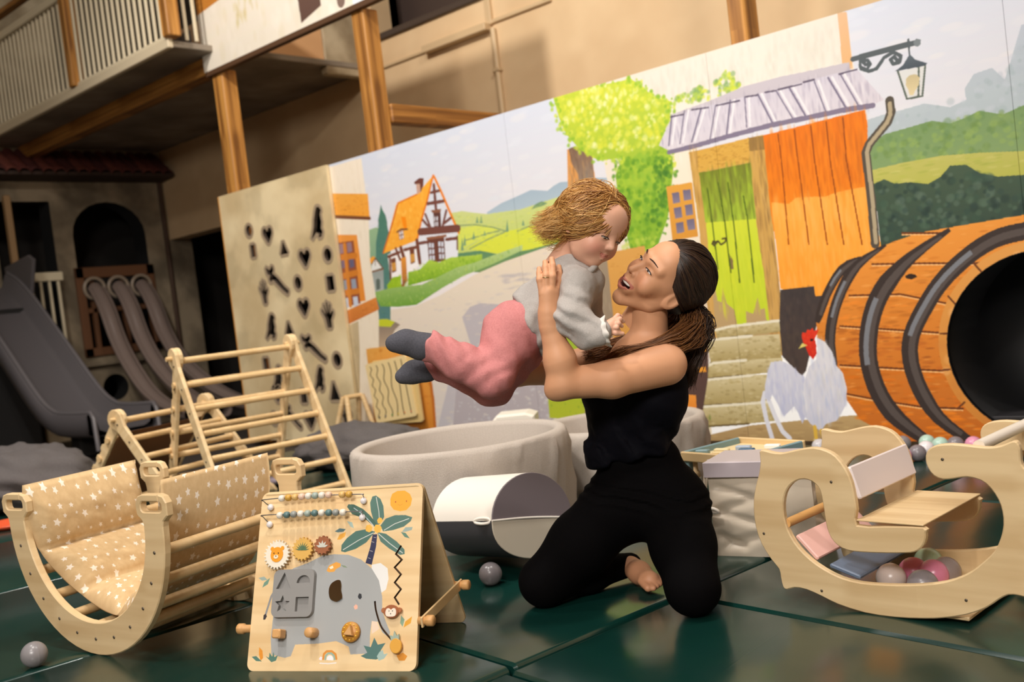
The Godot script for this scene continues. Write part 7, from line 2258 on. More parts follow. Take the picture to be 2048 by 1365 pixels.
func head_field(child: bool) -> Field:
	# own axes: x to the person's left, y up, z out of the face
	var f := Field.new(Vector3(-0.11, -0.16, -0.15), Vector3(0.11, 0.16, 0.145), 0.0026)
	if child:
		f.ell(Vector3(0, 0.028, -0.012), Vector3(0.074, 0.08, 0.09), 0.01)
		f.ell(Vector3(0, -0.022, 0.022), Vector3(0.058, 0.066, 0.062), 0.03)
		f.cone(Vector3(-0.027, -0.058, 0.02), Vector3(0.027, -0.058, 0.02), 0.022, 0.022, 0.03)
		f.ball(Vector3(0, -0.071, 0.053), 0.0165, 0.025)
		for s in [-1, 1]:
			f.ball(Vector3(0.034 * s, -0.034, 0.052), 0.0225, 0.022)
			f.ell(Vector3(0.029 * s, -0.002, 0.089), Vector3(0.014, 0.009, 0.009), 0.016, true)
			f.ball(Vector3(0.028 * s, -0.003, 0.066), 0.0135, 0.006)
			f.ell(Vector3(0.073 * s, -0.012, -0.008), Vector3(0.007, 0.024, 0.015), 0.005)
		f.ell(Vector3(0, 0.045, 0.05), Vector3(0.05, 0.035, 0.033), 0.03)
		f.cone(Vector3(0, 0.0, 0.078), Vector3(0, -0.021, 0.0905), 0.006, 0.0082, 0.012)
		for s in [-1, 1]:
			f.ball(Vector3(0.0075 * s, -0.025, 0.084), 0.0056, 0.006)
		for s in [-1, 1]:
			f.cone(Vector3(0.021 * s, -0.0415, 0.07), Vector3(0, -0.046, 0.0775), 0.0022, 0.0042, 0.006)
			f.cone(Vector3(0.019 * s, -0.0425, 0.07), Vector3(0, -0.054, 0.0765), 0.0022, 0.005, 0.006)
			f.ell(Vector3(0.011 * s, -0.0466, 0.0815), Vector3(0.0125, 0.001, 0.0055), 0.0015, true, Basis(Vector3.FORWARD, -0.36 * s))
		f.cone(Vector3(0, -0.05, -0.035), Vector3(0, -0.15, -0.06), 0.034, 0.034, 0.02)
		return f
	f.ell(Vector3(0, 0.035, -0.017), Vector3(0.073, 0.086, 0.094), 0.01)
	f.ell(Vector3(0, -0.018, 0.03), Vector3(0.06, 0.082, 0.066), 0.03)
	f.ell(Vector3(0, 0.06, 0.05), Vector3(0.052, 0.042, 0.036), 0.03)
	for s in [-1, 1]:
		f.cone(Vector3(0.054 * s, -0.035, -0.008), Vector3(0.046 * s, -0.062, 0.01), 0.017, 0.017, 0.02)
		f.cone(Vector3(0.046 * s, -0.062, 0.01), Vector3(0.012 * s, -0.106, 0.064), 0.017, 0.014, 0.02)
		f.ball(Vector3(0.037 * s, -0.02, 0.062), 0.023, 0.025)
		f.cone(Vector3(0.014 * s, 0.03, 0.088), Vector3(0.045 * s, 0.031, 0.07), 0.009, 0.008, 0.018)
		f.ell(Vector3(0.03 * s, 0.012, 0.099), Vector3(0.016, 0.0105, 0.012), 0.014, true)
		f.ball(Vector3(0.0305 * s, 0.0105, 0.0745), 0.0145, 0.004)
		f.ell(Vector3(0.0735 * s, -0.006, -0.014), Vector3(0.0075, 0.033, 0.02), 0.006, false, Basis(Vector3.RIGHT, -0.2) * Basis(Vector3.UP, -0.35 * s))
		f.ell(Vector3(0.0805 * s, -0.003, -0.0115), Vector3(0.005, 0.021, 0.011), 0.004, true, Basis(Vector3.RIGHT, -0.2) * Basis(Vector3.UP, -0.35 * s))
	f.ball(Vector3(0, -0.108, 0.07), 0.0155, 0.02)
	f.cone(Vector3(0, 0.018, 0.09), Vector3(0, -0.022, 0.1085), 0.007, 0.0088, 0.014)
	for s in [-1, 1]:
		f.ball(Vector3(0.0105 * s, -0.0275, 0.0965), 0.0068, 0.007)
		f.ell(Vector3(0.0058 * s, -0.0335, 0.102), Vector3(0.0032, 0.0038, 0.005), 0.003, true)
	# laughing mouth: lips, then the open space between them
	f.ell(Vector3(0, -0.064, 0.083), Vector3(0.032, 0.024, 0.02), 0.02)
	for s in [-1, 1]:
		f.cone(Vector3(0.033 * s, -0.0475, 0.077), Vector3(0.0, -0.056, 0.1005), 0.0026, 0.0042, 0.005)
		f.cone(Vector3(0.033 * s, -0.0485, 0.077), Vector3(0.015 * s, -0.073, 0.0935), 0.0026, 0.0046, 0.005)
		f.cone(Vector3(0.015 * s, -0.073, 0.0935), Vector3(0.0, -0.0785, 0.0965), 0.0046, 0.0056, 0.005)
		f.ell(Vector3(0.016 * s, -0.0605, 0.092), Vector3(0.0145, 0.0062, 0.019), 0.002, true)
		f.ball(Vector3(0.042 * s, -0.03, 0.066), 0.017, 0.016)
	f.ell(Vector3(0, -0.0665, 0.1), Vector3(0.0185, 0.0078, 0.021), 0.002, true)
	f.cone(Vector3(0, -0.075, -0.03), Vector3(0, -0.155, -0.05), 0.05, 0.05, 0.03)
	return f

func eye_parts(p: Node3D, h: Transform3D, x: float, y: float, z: float, k: float, down: float, browc: Color, tall := 1.0) -> void:
	for s in [-1, 1]:
		var yaw = 0.28 * s
		var t := h * Transform3D(Basis(Vector3.UP, yaw), Vector3(x * s, y, z))
		var e := part(p, "eye", MB.new().sphere(Vector3.ZERO, Vector3(0.0125 * k, 0.0052 * k * tall, 0.0045 * k), 16, 10).done(), mat(srgb(226, 214, 204), 0.2), t)
		part(e, "iris", MB.new().sphere(Vector3(0, down, 0.0018 * k), Vector3(0.0056 * k, 0.0049 * k * tall, 0.0034 * k), 14, 8).done(), mat(srgb(46, 28, 20), 0.15))
		var lash := []
		for i in 9:
			var f := i / 8.0 * 2 - 1
			lash.append(Vector3(f * 0.0135 * k, 0.0052 * k * tall * sqrt(maxf(0.0, 1 - f * f)) * 0.9 + 0.0002, 0.0042 * k * (1 - 0.55 * f * f)))
		part(e, "lashes", MB.new().tube(lash, 0.0013 * k, 6).done(), mat(srgb(26, 16, 12), 0.6))
		if browc.a > 0:
			var br := []
			for i in 7:
				var f := i / 6.0
				br.append(h * Vector3((0.013 + 0.034 * f) * s, 0.0335 + 0.0065 * sin(PI * (0.15 + 0.75 * f)), 0.1015 - 0.0215 * f * f - 0.003 * f))
			part(p, "eyebrow", MB.new().tube(br, [0.0012, 0.0018, 0.002, 0.0019, 0.0016, 0.0012, 0.0006], 6).done(), mat(browc, 0.8))

func finger(f: Field, pts: Array, r0: float, r1: float) -> void:
	for i in pts.size() - 1:
		var a := float(i) / (pts.size() - 1)
		var b := float(i + 1) / (pts.size() - 1)
		f.cone(pts[i], pts[i + 1], lerpf(r0, r1, a), lerpf(r0, r1, b), 0.004)

func people() -> void:
	var rg := RandomNumberGenerator.new()
	rg.seed = 2024
	var wob := FastNoiseLite.new()
	wob.seed = 8
	wob.frequency = 14.0
	# ------------------------------------------------ kneeling person
	var wo := thing("person", "kneeling person in a black sleeveless top and leggings lifting a small child", "person")
	var skin := lin(222, 164, 124)
	var hc := Vector3(-1.598, 0.914, -2.417)
	var hb := Basis(Vector3(0.616, -0.633, 0.480), Vector3(0.784, 0.590, -0.230), Vector3(-0.141, 0.505, 0.849)).orthonormalized()
	var ht := Transform3D(hb.scaled_local(Vector3(1.03, 1.03, 1.03)), hc)
	var body := blank()
	var box_lo := Vector3(9, 9, 9)
	var box_hi := Vector3(-9, -9, -9)
	for q in [Vector3(-1.556, 0.683, -2.328), Vector3(-1.742, 0.653, -2.055), Vector3(-1.706, 1.008, -2.065), Vector3(-2.000, 0.699, -2.188), Vector3(-1.813, 0.706, -2.441), Vector3(-1.644, 0.847, -2.405), Vector3(-1.713, 0.610, -2.419), Vector3(-1.824, 0.951, -2.246)]:
		box_lo = box_lo.min(q - Vector3(0.085, 0.075, 0.085))
		box_hi = box_hi.max(q + Vector3(0.085, 0.075, 0.085))
	var f := Field.new(box_lo, box_hi, 0.0036)
	var neck := Vector3(-1.644, 0.847, -2.405)
	f.cone(Vector3(-1.672, 0.726, -2.421), neck, 0.056, 0.05, 0.03)
	f.cone(Vector3(-1.588, 0.689, -2.361), Vector3(-1.800, 0.706, -2.439), 0.05, 0.05, 0.04)
	f.ball(Vector3(-1.697, 0.694, -2.370), 0.07, 0.05)
	f.ball(Vector3(-1.694, 0.634, -2.396), 0.09, 0.05)
	# near arm
	f.cone(Vector3(-1.559, 0.684, -2.326), Vector3(-1.638, 0.666, -2.178), 0.059, 0.05, 0.03)
	f.cone(Vector3(-1.638, 0.666, -2.178), Vector3(-1.718, 0.672, -2.072), 0.05, 0.042, 0.02)
	f.ball(Vector3(-1.744, 0.654, -2.054), 0.024, 0.03)
	f.cone(Vector3(-1.719, 0.676, -2.065), Vector3(-1.717, 0.738, -2.062), 0.041, 0.041, 0.02)
	f.cone(Vector3(-1.717, 0.738, -2.062), Vector3(-1.724, 0.830, -2.045), 0.041, 0.0268, 0.02)
	f.cone(Vector3(-1.724, 0.830, -2.045), Vector3(-1.722, 0.864, -2.044), 0.0268, 0.025, 0.01)
	# far arm
	f.cone(Vector3(-1.813, 0.706, -2.441), Vector3(-1.932, 0.691, -2.291), 0.052, 0.046, 0.03)
	f.cone(Vector3(-1.932, 0.691, -2.291), Vector3(-2.000, 0.699, -2.188), 0.046, 0.04, 0.02)
	f.cone(Vector3(-2.000, 0.699, -2.188), Vector3(-1.958, 0.775, -2.203), 0.04, 0.038, 0.02)
	f.cone(Vector3(-1.958, 0.775, -2.203), Vector3(-1.895, 0.887, -2.226), 0.038, 0.026, 0.02)
	# bare foot behind the front knee
	var ff := Field.new(Vector3(-1.772, 0.050, -2.390) - Vector3(0.2, 0.06, 0.2), Vector3(-1.772, 0.050, -2.390) + Vector3(0.2, 0.12, 0.2), 0.004)
	var fa := Vector3(-1.858, 0.052, -2.454)
	var fb := Vector3(-1.721, 0.030, -2.383)
	ff.cone(fa, fa.lerp(fb, 0.35), 0.032, 0.034, 0.02)
	ff.cone(fa.lerp(fb, 0.35), fa.lerp(fb, 0.8), 0.03, 0.028, 0.02)
	var across := (fb - fa).cross(Vector3.UP).normalized()
	for k in 5:
		var o := across * (0.026 - 0.013 * k)
		ff.cone(fa.lerp(fb, 0.75) + o, fa.lerp(fb, 1.08 - 0.05 * absf(k - 1.0)) + o * 1.1 - Vector3(0, 0.004, 0), 0.012, 0.0085 if k > 0 else 0.011, 0.008)
	var foot := blank()
	ff.net(foot, Transform3D(), func(_q): return lin(206, 146, 108))
	# near hand: back of the hand to the camera, fingers spread up the child's back
	f.cone(Vector3(-1.724, 0.854, -2.045), Vector3(-1.721, 0.916, -2.037), 0.0235, 0.0165, 0.014)
	f.cone(Vector3(-1.723, 0.854, -2.046), Vector3(-1.709, 0.916, -2.056), 0.0235, 0.0175, 0.014)
	f.cone(Vector3(-1.721, 0.873, -2.043), Vector3(-1.710, 0.925, -2.044), 0.019, 0.0165, 0.014)
	finger(f, [Vector3(-1.707, 0.919, -2.047), Vector3(-1.697, 0.962, -2.050), Vector3(-1.702, 0.990, -2.061), Vector3(-1.710, 1.008, -2.070)], 0.0108, 0.0078)
	finger(f, [Vector3(-1.713, 0.926, -2.037), Vector3(-1.709, 0.965, -2.038), Vector3(-1.716, 0.987, -2.048), Vector3(-1.724, 1.002, -2.058)], 0.0104, 0.0076)
	finger(f, [Vector3(-1.723, 0.921, -2.030), Vector3(-1.725, 0.957, -2.028), Vector3(-1.732, 0.975, -2.038), Vector3(-1.739, 0.987, -2.048)], 0.0098, 0.007)
	finger(f, [Vector3(-1.708, 0.910, -2.062), Vector3(-1.705, 0.946, -2.080), Vector3(-1.710, 0.969, -2.094), Vector3(-1.719, 0.986, -2.107)], 0.0105, 0.0078)
	finger(f, [Vector3(-1.720, 0.868, -2.060), Vector3(-1.719, 0.890, -2.089), Vector3(-1.726, 0.910, -2.117)], 0.0125, 0.009)
	# far hand, on the child's other side
	f.cone(Vector3(-1.894, 0.883, -2.226), Vector3(-1.869, 0.920, -2.231), 0.026, 0.024, 0.014)
	for k in 4:
		finger(f, [Vector3(-1.879, 0.921, -2.229) + Vector3(0, 0.012 - 0.014 * k, 0), Vector3(-1.849, 0.947, -2.244) + Vector3(0, 0.012 - 0.015 * k, 0), Vector3(-1.824, 0.951, -2.246) + Vector3(0, 0.01 - 0.015 * k, 0)], 0.0105, 0.008)
	finger(f, [Vector3(-1.873, 0.899, -2.226), Vector3(-1.845, 0.891, -2.224), Vector3(-1.831, 0.887, -2.224)], 0.012, 0.009)
	f.net(body, Transform3D(), func(_q): return skin)
	var hd := head_field(false)
	hd.net(body, ht, func(q: Vector3) -> Color:
		var c := skin
		var ax := absf(q.x)
		# lips, inner mouth, rosy cheeks as pigment
		var open := Vector2(q.x / 0.03, (q.y + 0.0665 - 11.0 * q.x * q.x) / 0.0098).length()
		if q.z > 0.055 and open < 0.97 and q.z < 0.0945 - 14.0 * q.x * q.x:
			return lin(70, 24, 22)
		var lip := Vector2(q.x / 0.036, (q.y + 0.0675 - 12.0 * q.x * q.x) / 0.0168).length()
		if q.z > 0.07 and lip < 1.0:
			c = c.lerp(lin(190, 104, 92), 0.8)
		var ck := clampf(1.0 - Vector3(ax - 0.038, q.y + 0.022, (q.z - 0.08) * 0.6).length() / 0.03, 0.0, 1.0)
		return c.lerp(lin(214, 132, 104), ck * 0.4))
	var bm := vc_mat(0.55)
	part(wo, "body", to_mesh(body), bm)
	part(wo, "foot", to_mesh(foot), bm)
	eye_parts(wo, ht, 0.031, 0.0105, 0.0865, 1.05, 0.0008, srgb(52, 34, 26), 0.72)
	var teeth := []
	for i in 9:
		var a := (i / 8.0 - 0.5) * 1.9
		teeth.append(ht * Vector3(sin(a) * 0.0255, -0.0605 + 0.0048 * a * a, 0.074 + cos(a) * 0.0225))
	part(wo, "teeth", MB.new().tube(teeth, 0.0038, 8).done(), mat(srgb(240, 234, 224), 0.25))
	# ring
	var rc := Vector3(-1.710, 0.961, -2.038)
	var rd := (Vector3(-1.709, 0.965, -2.038) - Vector3(-1.713, 0.926, -2.037)).normalized()
	var rx := rd.cross(Vector3.RIGHT).normalized()
	var rp := []
	for i in 18:
		rp.append(rc + (rx * cos(TAU * i / 18) + rd.cross(rx) * sin(TAU * i / 18)) * 0.0108)
	part(wo, "ring", MB.new().tube(rp, 0.0012, 6, false, true).done(), mat(srgb(214, 196, 150), 0.2, 1.0))
	# leggings
	var lg := Field.new(Vector3(-2.35, -0.02, -3.05), Vector3(-1.1, 0.75, -1.95), 0.008)
	var pel := Vector3(-1.738, 0.294, -2.420)
	var hl := Vector3(-1.801, 0.267, -2.349)
	var hr := Vector3(-1.656, 0.256, -2.426)
	var kl := Vector3(-1.975, 0.072, -2.177)
	var kr := Vector3(-1.518, 0.074, -2.270)
	lg.cone(Vector3(-1.764, 0.391, -2.388), Vector3(-1.761, 0.298, -2.400), 0.098, 0.11, 0.03)
	lg.cone(Vector3(-1.692, 0.395, -2.414), Vector3(-1.689, 0.295, -2.425), 0.075, 0.1, 0.03)
	lg.cone(hl, hr, 0.105, 0.1, 0.04)
	lg.cone(hl, hl.lerp(kl, 0.5), 0.1, 0.094, 0.03)
	lg.cone(hl.lerp(kl, 0.5), kl, 0.094, 0.07, 0.03)
	lg.cone(hr, hr.lerp(kr, 0.5), 0.105, 0.09, 0.03)
	lg.cone(hr.lerp(kr, 0.5), kr, 0.09, 0.072, 0.03)
	lg.ball(pel + Vector3(0.003, -0.019, -0.083), 0.11, 0.05)
	var al := Vector3(-1.876, 0.050, -2.478)
	lg.cone(kl, kl.lerp(al, 0.5), 0.066, 0.058, 0.03)
	lg.cone(kl.lerp(al, 0.5), al, 0.056, 0.036, 0.03)
	var ar := Vector3(-1.66, 0.055, -2.52)
	lg.cone(kr, kr.lerp(ar, 0.5), 0.068, 0.058, 0.03)
	lg.cone(kr.lerp(ar, 0.5), ar, 0.058, 0.04, 0.03)
	lg.halfspace(Vector3(0, 0.001, 0), Vector3.DOWN, 0.004)
	var wdir := Vector3(0.137, 0.980, -0.174)
	lg.ripple(func(q: Vector3) -> float:
		var d := (q - pel).dot(wdir)
		var band := exp(-pow((d - 0.0) / 0.035, 2.0))
		return band * 0.0045 * sin(d * 210.0 + 6.0 * wob.get_noise_3dv(q * 0.25)) + 0.0012 * wob.get_noise_3dv(q * 0.6), 0.02)
	var lgs := blank()
	lg.net(lgs)
	var lgm := mat(srgb(9, 8, 9), 0.85)
	lgm.metallic_specular = 0.15
	part(wo, "leggings", to_mesh(lgs), lgm)
	# sleeveless top, loose at the hem
	var tp := Field.new(Vector3(-1.725, 0.579, -2.379) - Vector3(0.3, 0.3, 0.3), Vector3(-1.725, 0.579, -2.379) + Vector3(0.3, 0.3, 0.3), 0.006)
	tp.cone(Vector3(-1.752, 0.458, -2.389), Vector3(-1.728, 0.577, -2.390), 0.108, 0.115, 0.04)
	tp.cone(Vector3(-1.799, 0.424, -2.372), Vector3(-1.795, 0.580, -2.383), 0.082, 0.088, 0.04)
	tp.cone(Vector3(-1.706, 0.458, -2.391), Vector3(-1.645, 0.591, -2.385), 0.072, 0.088, 0.04)
	tp.cone(Vector3(-1.645, 0.591, -2.385), Vector3(-1.605, 0.667, -2.399), 0.085, 0.055, 0.04)
	tp.cone(Vector3(-1.595, 0.653, -2.394), Vector3(-1.578, 0.717, -2.412), 0.036, 0.02, 0.02)
	tp.cone(Vector3(-1.578, 0.714, -2.412), Vector3(-1.638, 0.734, -2.398), 0.022, 0.02, 0.02)
	tp.cone(Vector3(-1.634, 0.670, -2.385), Vector3(-1.801, 0.686, -2.437), 0.06, 0.058, 0.03)
	tp.ball(Vector3(-1.792, 0.623, -2.347), 0.066, 0.04)
	tp.cone(Vector3(-1.794, 0.431, -2.336), Vector3(-1.690, 0.441, -2.364), 0.07, 0.06, 0.03)
	tp.cone(Vector3(-1.814, 0.412, -2.330), Vector3(-1.781, 0.402, -2.333), 0.05, 0.05, 0.03)
	tp.halfspace(Vector3(-1.765, 0.401, -2.361), Vector3(0.166, -1.015, 0.035).normalized(), 0.012)
	var tc := Vector3(-1.725, 0.579, -2.379)
	var dn := Vector3(0.064, 0.992, -0.108)
	var fo := Vector3(0.621, 0.400, -0.587)
	tp.ripple(func(q: Vector3) -> float:
		var d := (q - tc).dot(dn)
		var low := smoothstep(0.02, -0.12, d)
		return low * 0.006 * sin((q - tc).dot(fo) * 75.0 + 5.0 * wob.get_noise_3dv(q * 0.3)) + 0.004 * wob.get_noise_3dv(q * 0.5), 0.02)
	var tps := blank()
	tp.net(tps)
	var tpm := mat(srgb(11, 11, 18), 0.75)
	tpm.metallic_specular = 0.2
	part(wo, "sleeveless_top", to_mesh(tps), tpm)
	# hair: a cap over the skull and long locks falling round the shoulder
	var hs := blank()
	var cap := Field.new(Vector3(-0.12, -0.1, -0.16), Vector3(0.12, 0.16, 0.12), 0.004)
	cap.ell(Vector3(0, 0.036, -0.022), Vector3(0.083, 0.098, 0.104), 0.01)
	cap.ell(Vector3(0, -0.015, -0.08), Vector3(0.045, 0.045, 0.04), 0.04)
	cap.halfspace(Vector3(0, 0.098, 0.06), Vector3(0, -0.46, 0.888), 0.008)
	for s in [-1, 1]:
		cap.ell(Vector3(0.088 * s, -0.014, -0.004), Vector3(0.034, 0.048, 0.04), 0.01, true)
	cap.net(hs, ht, func(_q): return lin(40, 27, 22))
	var dk := [lin(38, 25, 20), lin(52, 34, 26), lin(30, 20, 17), lin(66, 44, 32)]
	var lt := [lin(128, 82, 44), lin(150, 98, 54), lin(104, 64, 36), lin(170, 116, 66)]
	var ec := Vector3(0, 0.036, -0.022)
	var er := Vector3(0.083, 0.098, 0.104)
	var near_g := [Vector3(-1.530, 0.769, -2.431), Vector3(-1.561, 0.737, -2.347), Vector3(-1.641, 0.721, -2.287), Vector3(-1.746, 0.683, -2.244)]
	var mid_g := [Vector3(-1.540, 0.781, -2.504), Vector3(-1.549, 0.716, -2.479), Vector3(-1.568, 0.657, -2.459), Vector3(-1.582, 0.615, -2.451)]
	var far_g := [Vector3(-1.653, 0.784, -2.523), Vector3(-1.705, 0.744, -2.447), Vector3(-1.773, 0.741, -2.384), Vector3(-1.833, 0.725, -2.342)]
	for k in 1500:
		var a := rg.randf_range(-1.6, 1.45)
		var d0 := hairline(ec, er, Vector3(0, 0.098, 0.06), Vector3(0, -0.46, 0.888), a)
		if rg.randf() < 0.45:
			d0 = (d0 + Vector3(0, rg.randf() * 0.5, -rg.randf() * 0.9)).normalized()
		var d1 := Vector3(d0.x * rg.randf_range(0.4, 0.95), -0.6 + rg.randf() * 0.4, -0.8)
		var p := []
		for q in scalp(ec, er, d0, d1, 0.05 + rg.randf() * 0.06):
			p.append(ht * q)
		var side := clampf(sin(a) + rg.randf_range(-0.45, 0.45), -1, 1)
		var lo: Array = near_g if side > 0.05 else (mid_g if side > -0.45 else far_g)
		if side > 0.05 and rg.randf() < 0.25:
			lo = mid_g
		var j := Vector3(rg.randf_range(-1, 1), rg.randf_range(-1, 1), rg.randf_range(-1, 1)) * 0.03
		for i in lo.size():
			p.append(lo[i] + j * (1.0 - 0.12 * i) + Vector3(rg.randf_range(-1, 1), rg.randf_range(-1, 1), 0) * 0.0035 * i)
		p = waved(smooth3(p, 3), wob, 0.014, 0.8)
		if rg.randf() < 0.35:
			p = p.slice(0, int(p.size() * rg.randf_range(0.7, 0.95)))
		hair_tube(hs, p, 0.0019 * rg.randf_range(0.7, 1.4), 0.0009, dk[rg.randi() % 4], lt[rg.randi() % 4] if lo != mid_g else dk[3], 4)
	part(wo, "hair", to_mesh(hs), vc_mat(0.42))
	# ------------------------------------------------ child held in the air
	var ch := thing("person", "small child held aloft in a grey sweater, pink trousers and dark socks", "person")
	var cskin := lin(232, 178, 150)
	var cc := Vector3(-1.665, 1.080, -2.202)
	var cb := Basis(Vector3(-0.019, -0.280, -0.958), Vector3(0.483, 0.838, -0.255), Vector3(0.874, -0.467, 0.119)).orthonormalized()
	var ct := Transform3D(cb.scaled_local(Vector3(1.02, 1.02, 1.02)), cc)
	var cbod := blank()
	var cf := Field.new(Vector3(-1.725, 0.916, -2.193) - Vector3(0.3, 0.3, 0.3), Vector3(-1.725, 0.916, -2.193) + Vector3(0.3, 0.3, 0.3), 0.006)
	cf.cone(Vector3(-1.731, 0.951, -2.203), Vector3(-1.714, 0.991, -2.207), 0.04, 0.036, 0.02)
	cf.cone(Vector3(-1.751, 0.926, -2.183), Vector3(-1.825, 0.853, -2.126), 0.06, 0.066, 0.02)
	cf.cone(Vector3(-1.690, 0.937, -2.131), Vector3(-1.675, 0.841, -2.079), 0.034, 0.032, 0.02)
	cf.cone(Vector3(-1.675, 0.841, -2.079), Vector3(-1.594, 0.802, -2.117), 0.03, 0.022, 0.02)
	cf.net(cbod, Transform3D(), func(_q): return cskin)
	var ch1 := Field.new(Vector3(-1.578, 0.810, -2.132) - Vector3(0.07, 0.07, 0.07), Vector3(-1.578, 0.810, -2.132) + Vector3(0.07, 0.07, 0.07), 0.002)
	ch1.cone(Vector3(-1.600, 0.803, -2.111), Vector3(-1.584, 0.814, -2.127), 0.019, 0.0155, 0.01)
	ch1.cone(Vector3(-1.588, 0.808, -2.123), Vector3(-1.581, 0.821, -2.136), 0.015, 0.012, 0.01)
	finger(ch1, [Vector3(-1.585, 0.826, -2.140), Vector3(-1.577, 0.837, -2.154), Vector3(-1.577, 0.833, -2.168)], 0.0074, 0.0056)
	finger(ch1, [Vector3(-1.578, 0.819, -2.133), Vector3(-1.565, 0.828, -2.145), Vector3(-1.565, 0.820, -2.158)], 0.0074, 0.0056)
	finger(ch1, [Vector3(-1.575, 0.813, -2.128), Vector3(-1.562, 0.817, -2.133), Vector3(-1.562, 0.809, -2.146)], 0.0072, 0.0054)
	finger(ch1, [Vector3(-1.576, 0.807, -2.123), Vector3(-1.564, 0.807, -2.126), Vector3(-1.565, 0.800, -2.135)], 0.0066, 0.005)
	finger(ch1, [Vector3(-1.584, 0.801, -2.120), Vector3(-1.569, 0.793, -2.126), Vector3(-1.559, 0.789, -2.142)], 0.0078, 0.0056)
	ch1.net(cbod, Transform3D(), func(_q): return cskin)
	var chd := head_field(true)
	chd.net(cbod, ct, func(q: Vector3) -> Color:
		var c := cskin
		var ax := absf(q.x)
		if q.z > 0.06 and Vector2(q.x / 0.018, (q.y + 0.0505 - 14.0 * q.x * q.x) / 0.0068).length() < 1.0:
			c = c.lerp(lin(206, 118, 108), 0.7)
		var ck := clampf(1.0 - Vector3(ax - 0.038, q.y + 0.036, (q.z - 0.07) * 0.6).length() / 0.034, 0.0, 1.0)
		return c.lerp(lin(228, 140, 124), ck * 0.6))
	part(ch, "body", to_mesh(cbod), vc_mat(0.5))
	eye_parts(ch, ct, 0.0285, -0.0035, 0.0775, 0.95, -0.001, Color(0, 0, 0, 0), 0.55)
	# sweater
	var sw := Field.new(Vector3(-1.746, 0.880, -2.145) - Vector3(0.26, 0.26, 0.26), Vector3(-1.746, 0.880, -2.145) + Vector3(0.26, 0.26, 0.26), 0.005)
	sw.cone(Vector3(-1.741, 0.935, -2.186), Vector3(-1.819, 0.857, -2.131), 0.078, 0.082, 0.03)
	sw.cone(Vector3(-1.770, 0.950, -2.167), Vector3(-1.839, 0.874, -2.114), 0.055, 0.058, 0.03)
	sw.cone(Vector3(-1.714, 0.949, -2.185), Vector3(-1.699, 0.924, -2.135), 0.058, 0.05, 0.03)
	sw.cone(Vector3(-1.733, 0.962, -2.194), Vector3(-1.715, 0.984, -2.198), 0.056, 0.045, 0.02)
	sw.cone(Vector3(-1.685, 0.933, -2.128), Vector3(-1.671, 0.851, -2.083), 0.048, 0.05, 0.02)
	sw.cone(Vector3(-1.669, 0.841, -2.077), Vector3(-1.631, 0.802, -2.090), 0.046, 0.04, 0.02)
	sw.cone(Vector3(-1.631, 0.802, -2.090), Vector3(-1.606, 0.796, -2.105), 0.04, 0.034, 0.02)
	sw.cone(Vector3(-1.749, 0.921, -2.252), Vector3(-1.762, 0.811, -2.290), 0.045, 0.035, 0.02)
	sw.cone(Vector3(-1.808, 0.831, -2.120), Vector3(-1.814, 0.756, -2.104), 0.05, 0.022, 0.03)
	sw.cone(Vector3(-1.826, 0.862, -2.111), Vector3(-1.838, 0.838, -2.099), 0.082, 0.085, 0.02)
	sw.halfspace(Vector3(-1.847, 0.851, -2.091), Vector3(-0.653, -0.315, 0.612).normalized(), 0.008)
	var s0 := Vector3(-1.665, 0.838, -2.081)
	var sd1 := Vector3(0.513, -0.705, -0.433)
	var sd2 := Vector3(0.557, 0.791, -0.277)
	sw.ripple(func(q: Vector3) -> float:
		var d := (q - s0)
		var elbow := exp(-pow(d.length() / 0.075, 2.0))
		return elbow * 0.006 * sin(d.dot(sd2) * 160.0 + 4.0 * wob.get_noise_3dv(q * 0.4)) + (0.0045 * sin(d.dot(sd1) * 70.0 + 6.0 * wob.get_noise_3dv(q * 0.25)) + 0.004 * wob.get_noise_3dv(q * 0.55)) * (1.0 - elbow), 0.02)
	var sws := blank()
	sw.net(sws)
	var knit := tri_mat(noise_image(256, 256, 220, 220, 0.18, 111, srgb(166, 160, 155), srgb(188, 182, 177), 3, 1.6), Vector3(7, 7, 7), 0.95)
	part(ch, "sweater", to_mesh(sws), knit)
	# frilled cuff
	var ca := Vector3(-1.606, 0.799, -2.106)
	var cd := Vector3(0.765, 0.091, -0.567).normalized()
	var cx := cd.cross(Vector3.UP).normalized()
	var cy := cd.cross(cx)
	var fr := MB.new()
	var ringp := func(i: int, rr: float, along_: float) -> Vector3:
		var a := TAU * i / 72.0
		var wv := sin(a * 9.0) * 0.0026 * along_ / 0.02 + sin(a * 4.0 + 1.0) * 0.002 * along_ / 0.02
		return ca + cd * (along_ + wv * 0.6) + (cx * cos(a) + cy * sin(a)) * (rr + wv)
	for i in 72:
		for q in [[0.03, -0.004, 0.036, 0.008], [0.036, 0.008, 0.041, 0.02], [0.041, 0.02, 0.0385, 0.021], [0.0385, 0.021, 0.033, 0.008], [0.033, 0.008, 0.027, -0.004]]:
			fr.quad(ringp.call(i, q[0], q[1]), ringp.call(i + 1, q[0], q[1]), ringp.call(i + 1, q[2], q[3]), ringp.call(i, q[2], q[3]), 1)
	part(ch, "frilled_cuff", fr.done(), mat(srgb(226, 220, 212), 0.9))
	# collar button loop
	part(ch, "collar", MB.new().tube(smooth3([Vector3(-1.704, 0.980, -2.134), Vector3(-1.672, 0.962, -2.135), Vector3(-1.653, 0.966, -2.159), Vector3(-1.651, 0.981, -2.182)], 5), 0.009, 8).done(), knit)
	# trousers
	var tr := Field.new(Vector3(-1.948, 0.777, -1.996) - Vector3(0.3, 0.24, 0.3), Vector3(-1.948, 0.777, -1.996) + Vector3(0.3, 0.26, 0.3), 0.005)
	var kn := Vector3(-1.876, 0.710, -1.957)
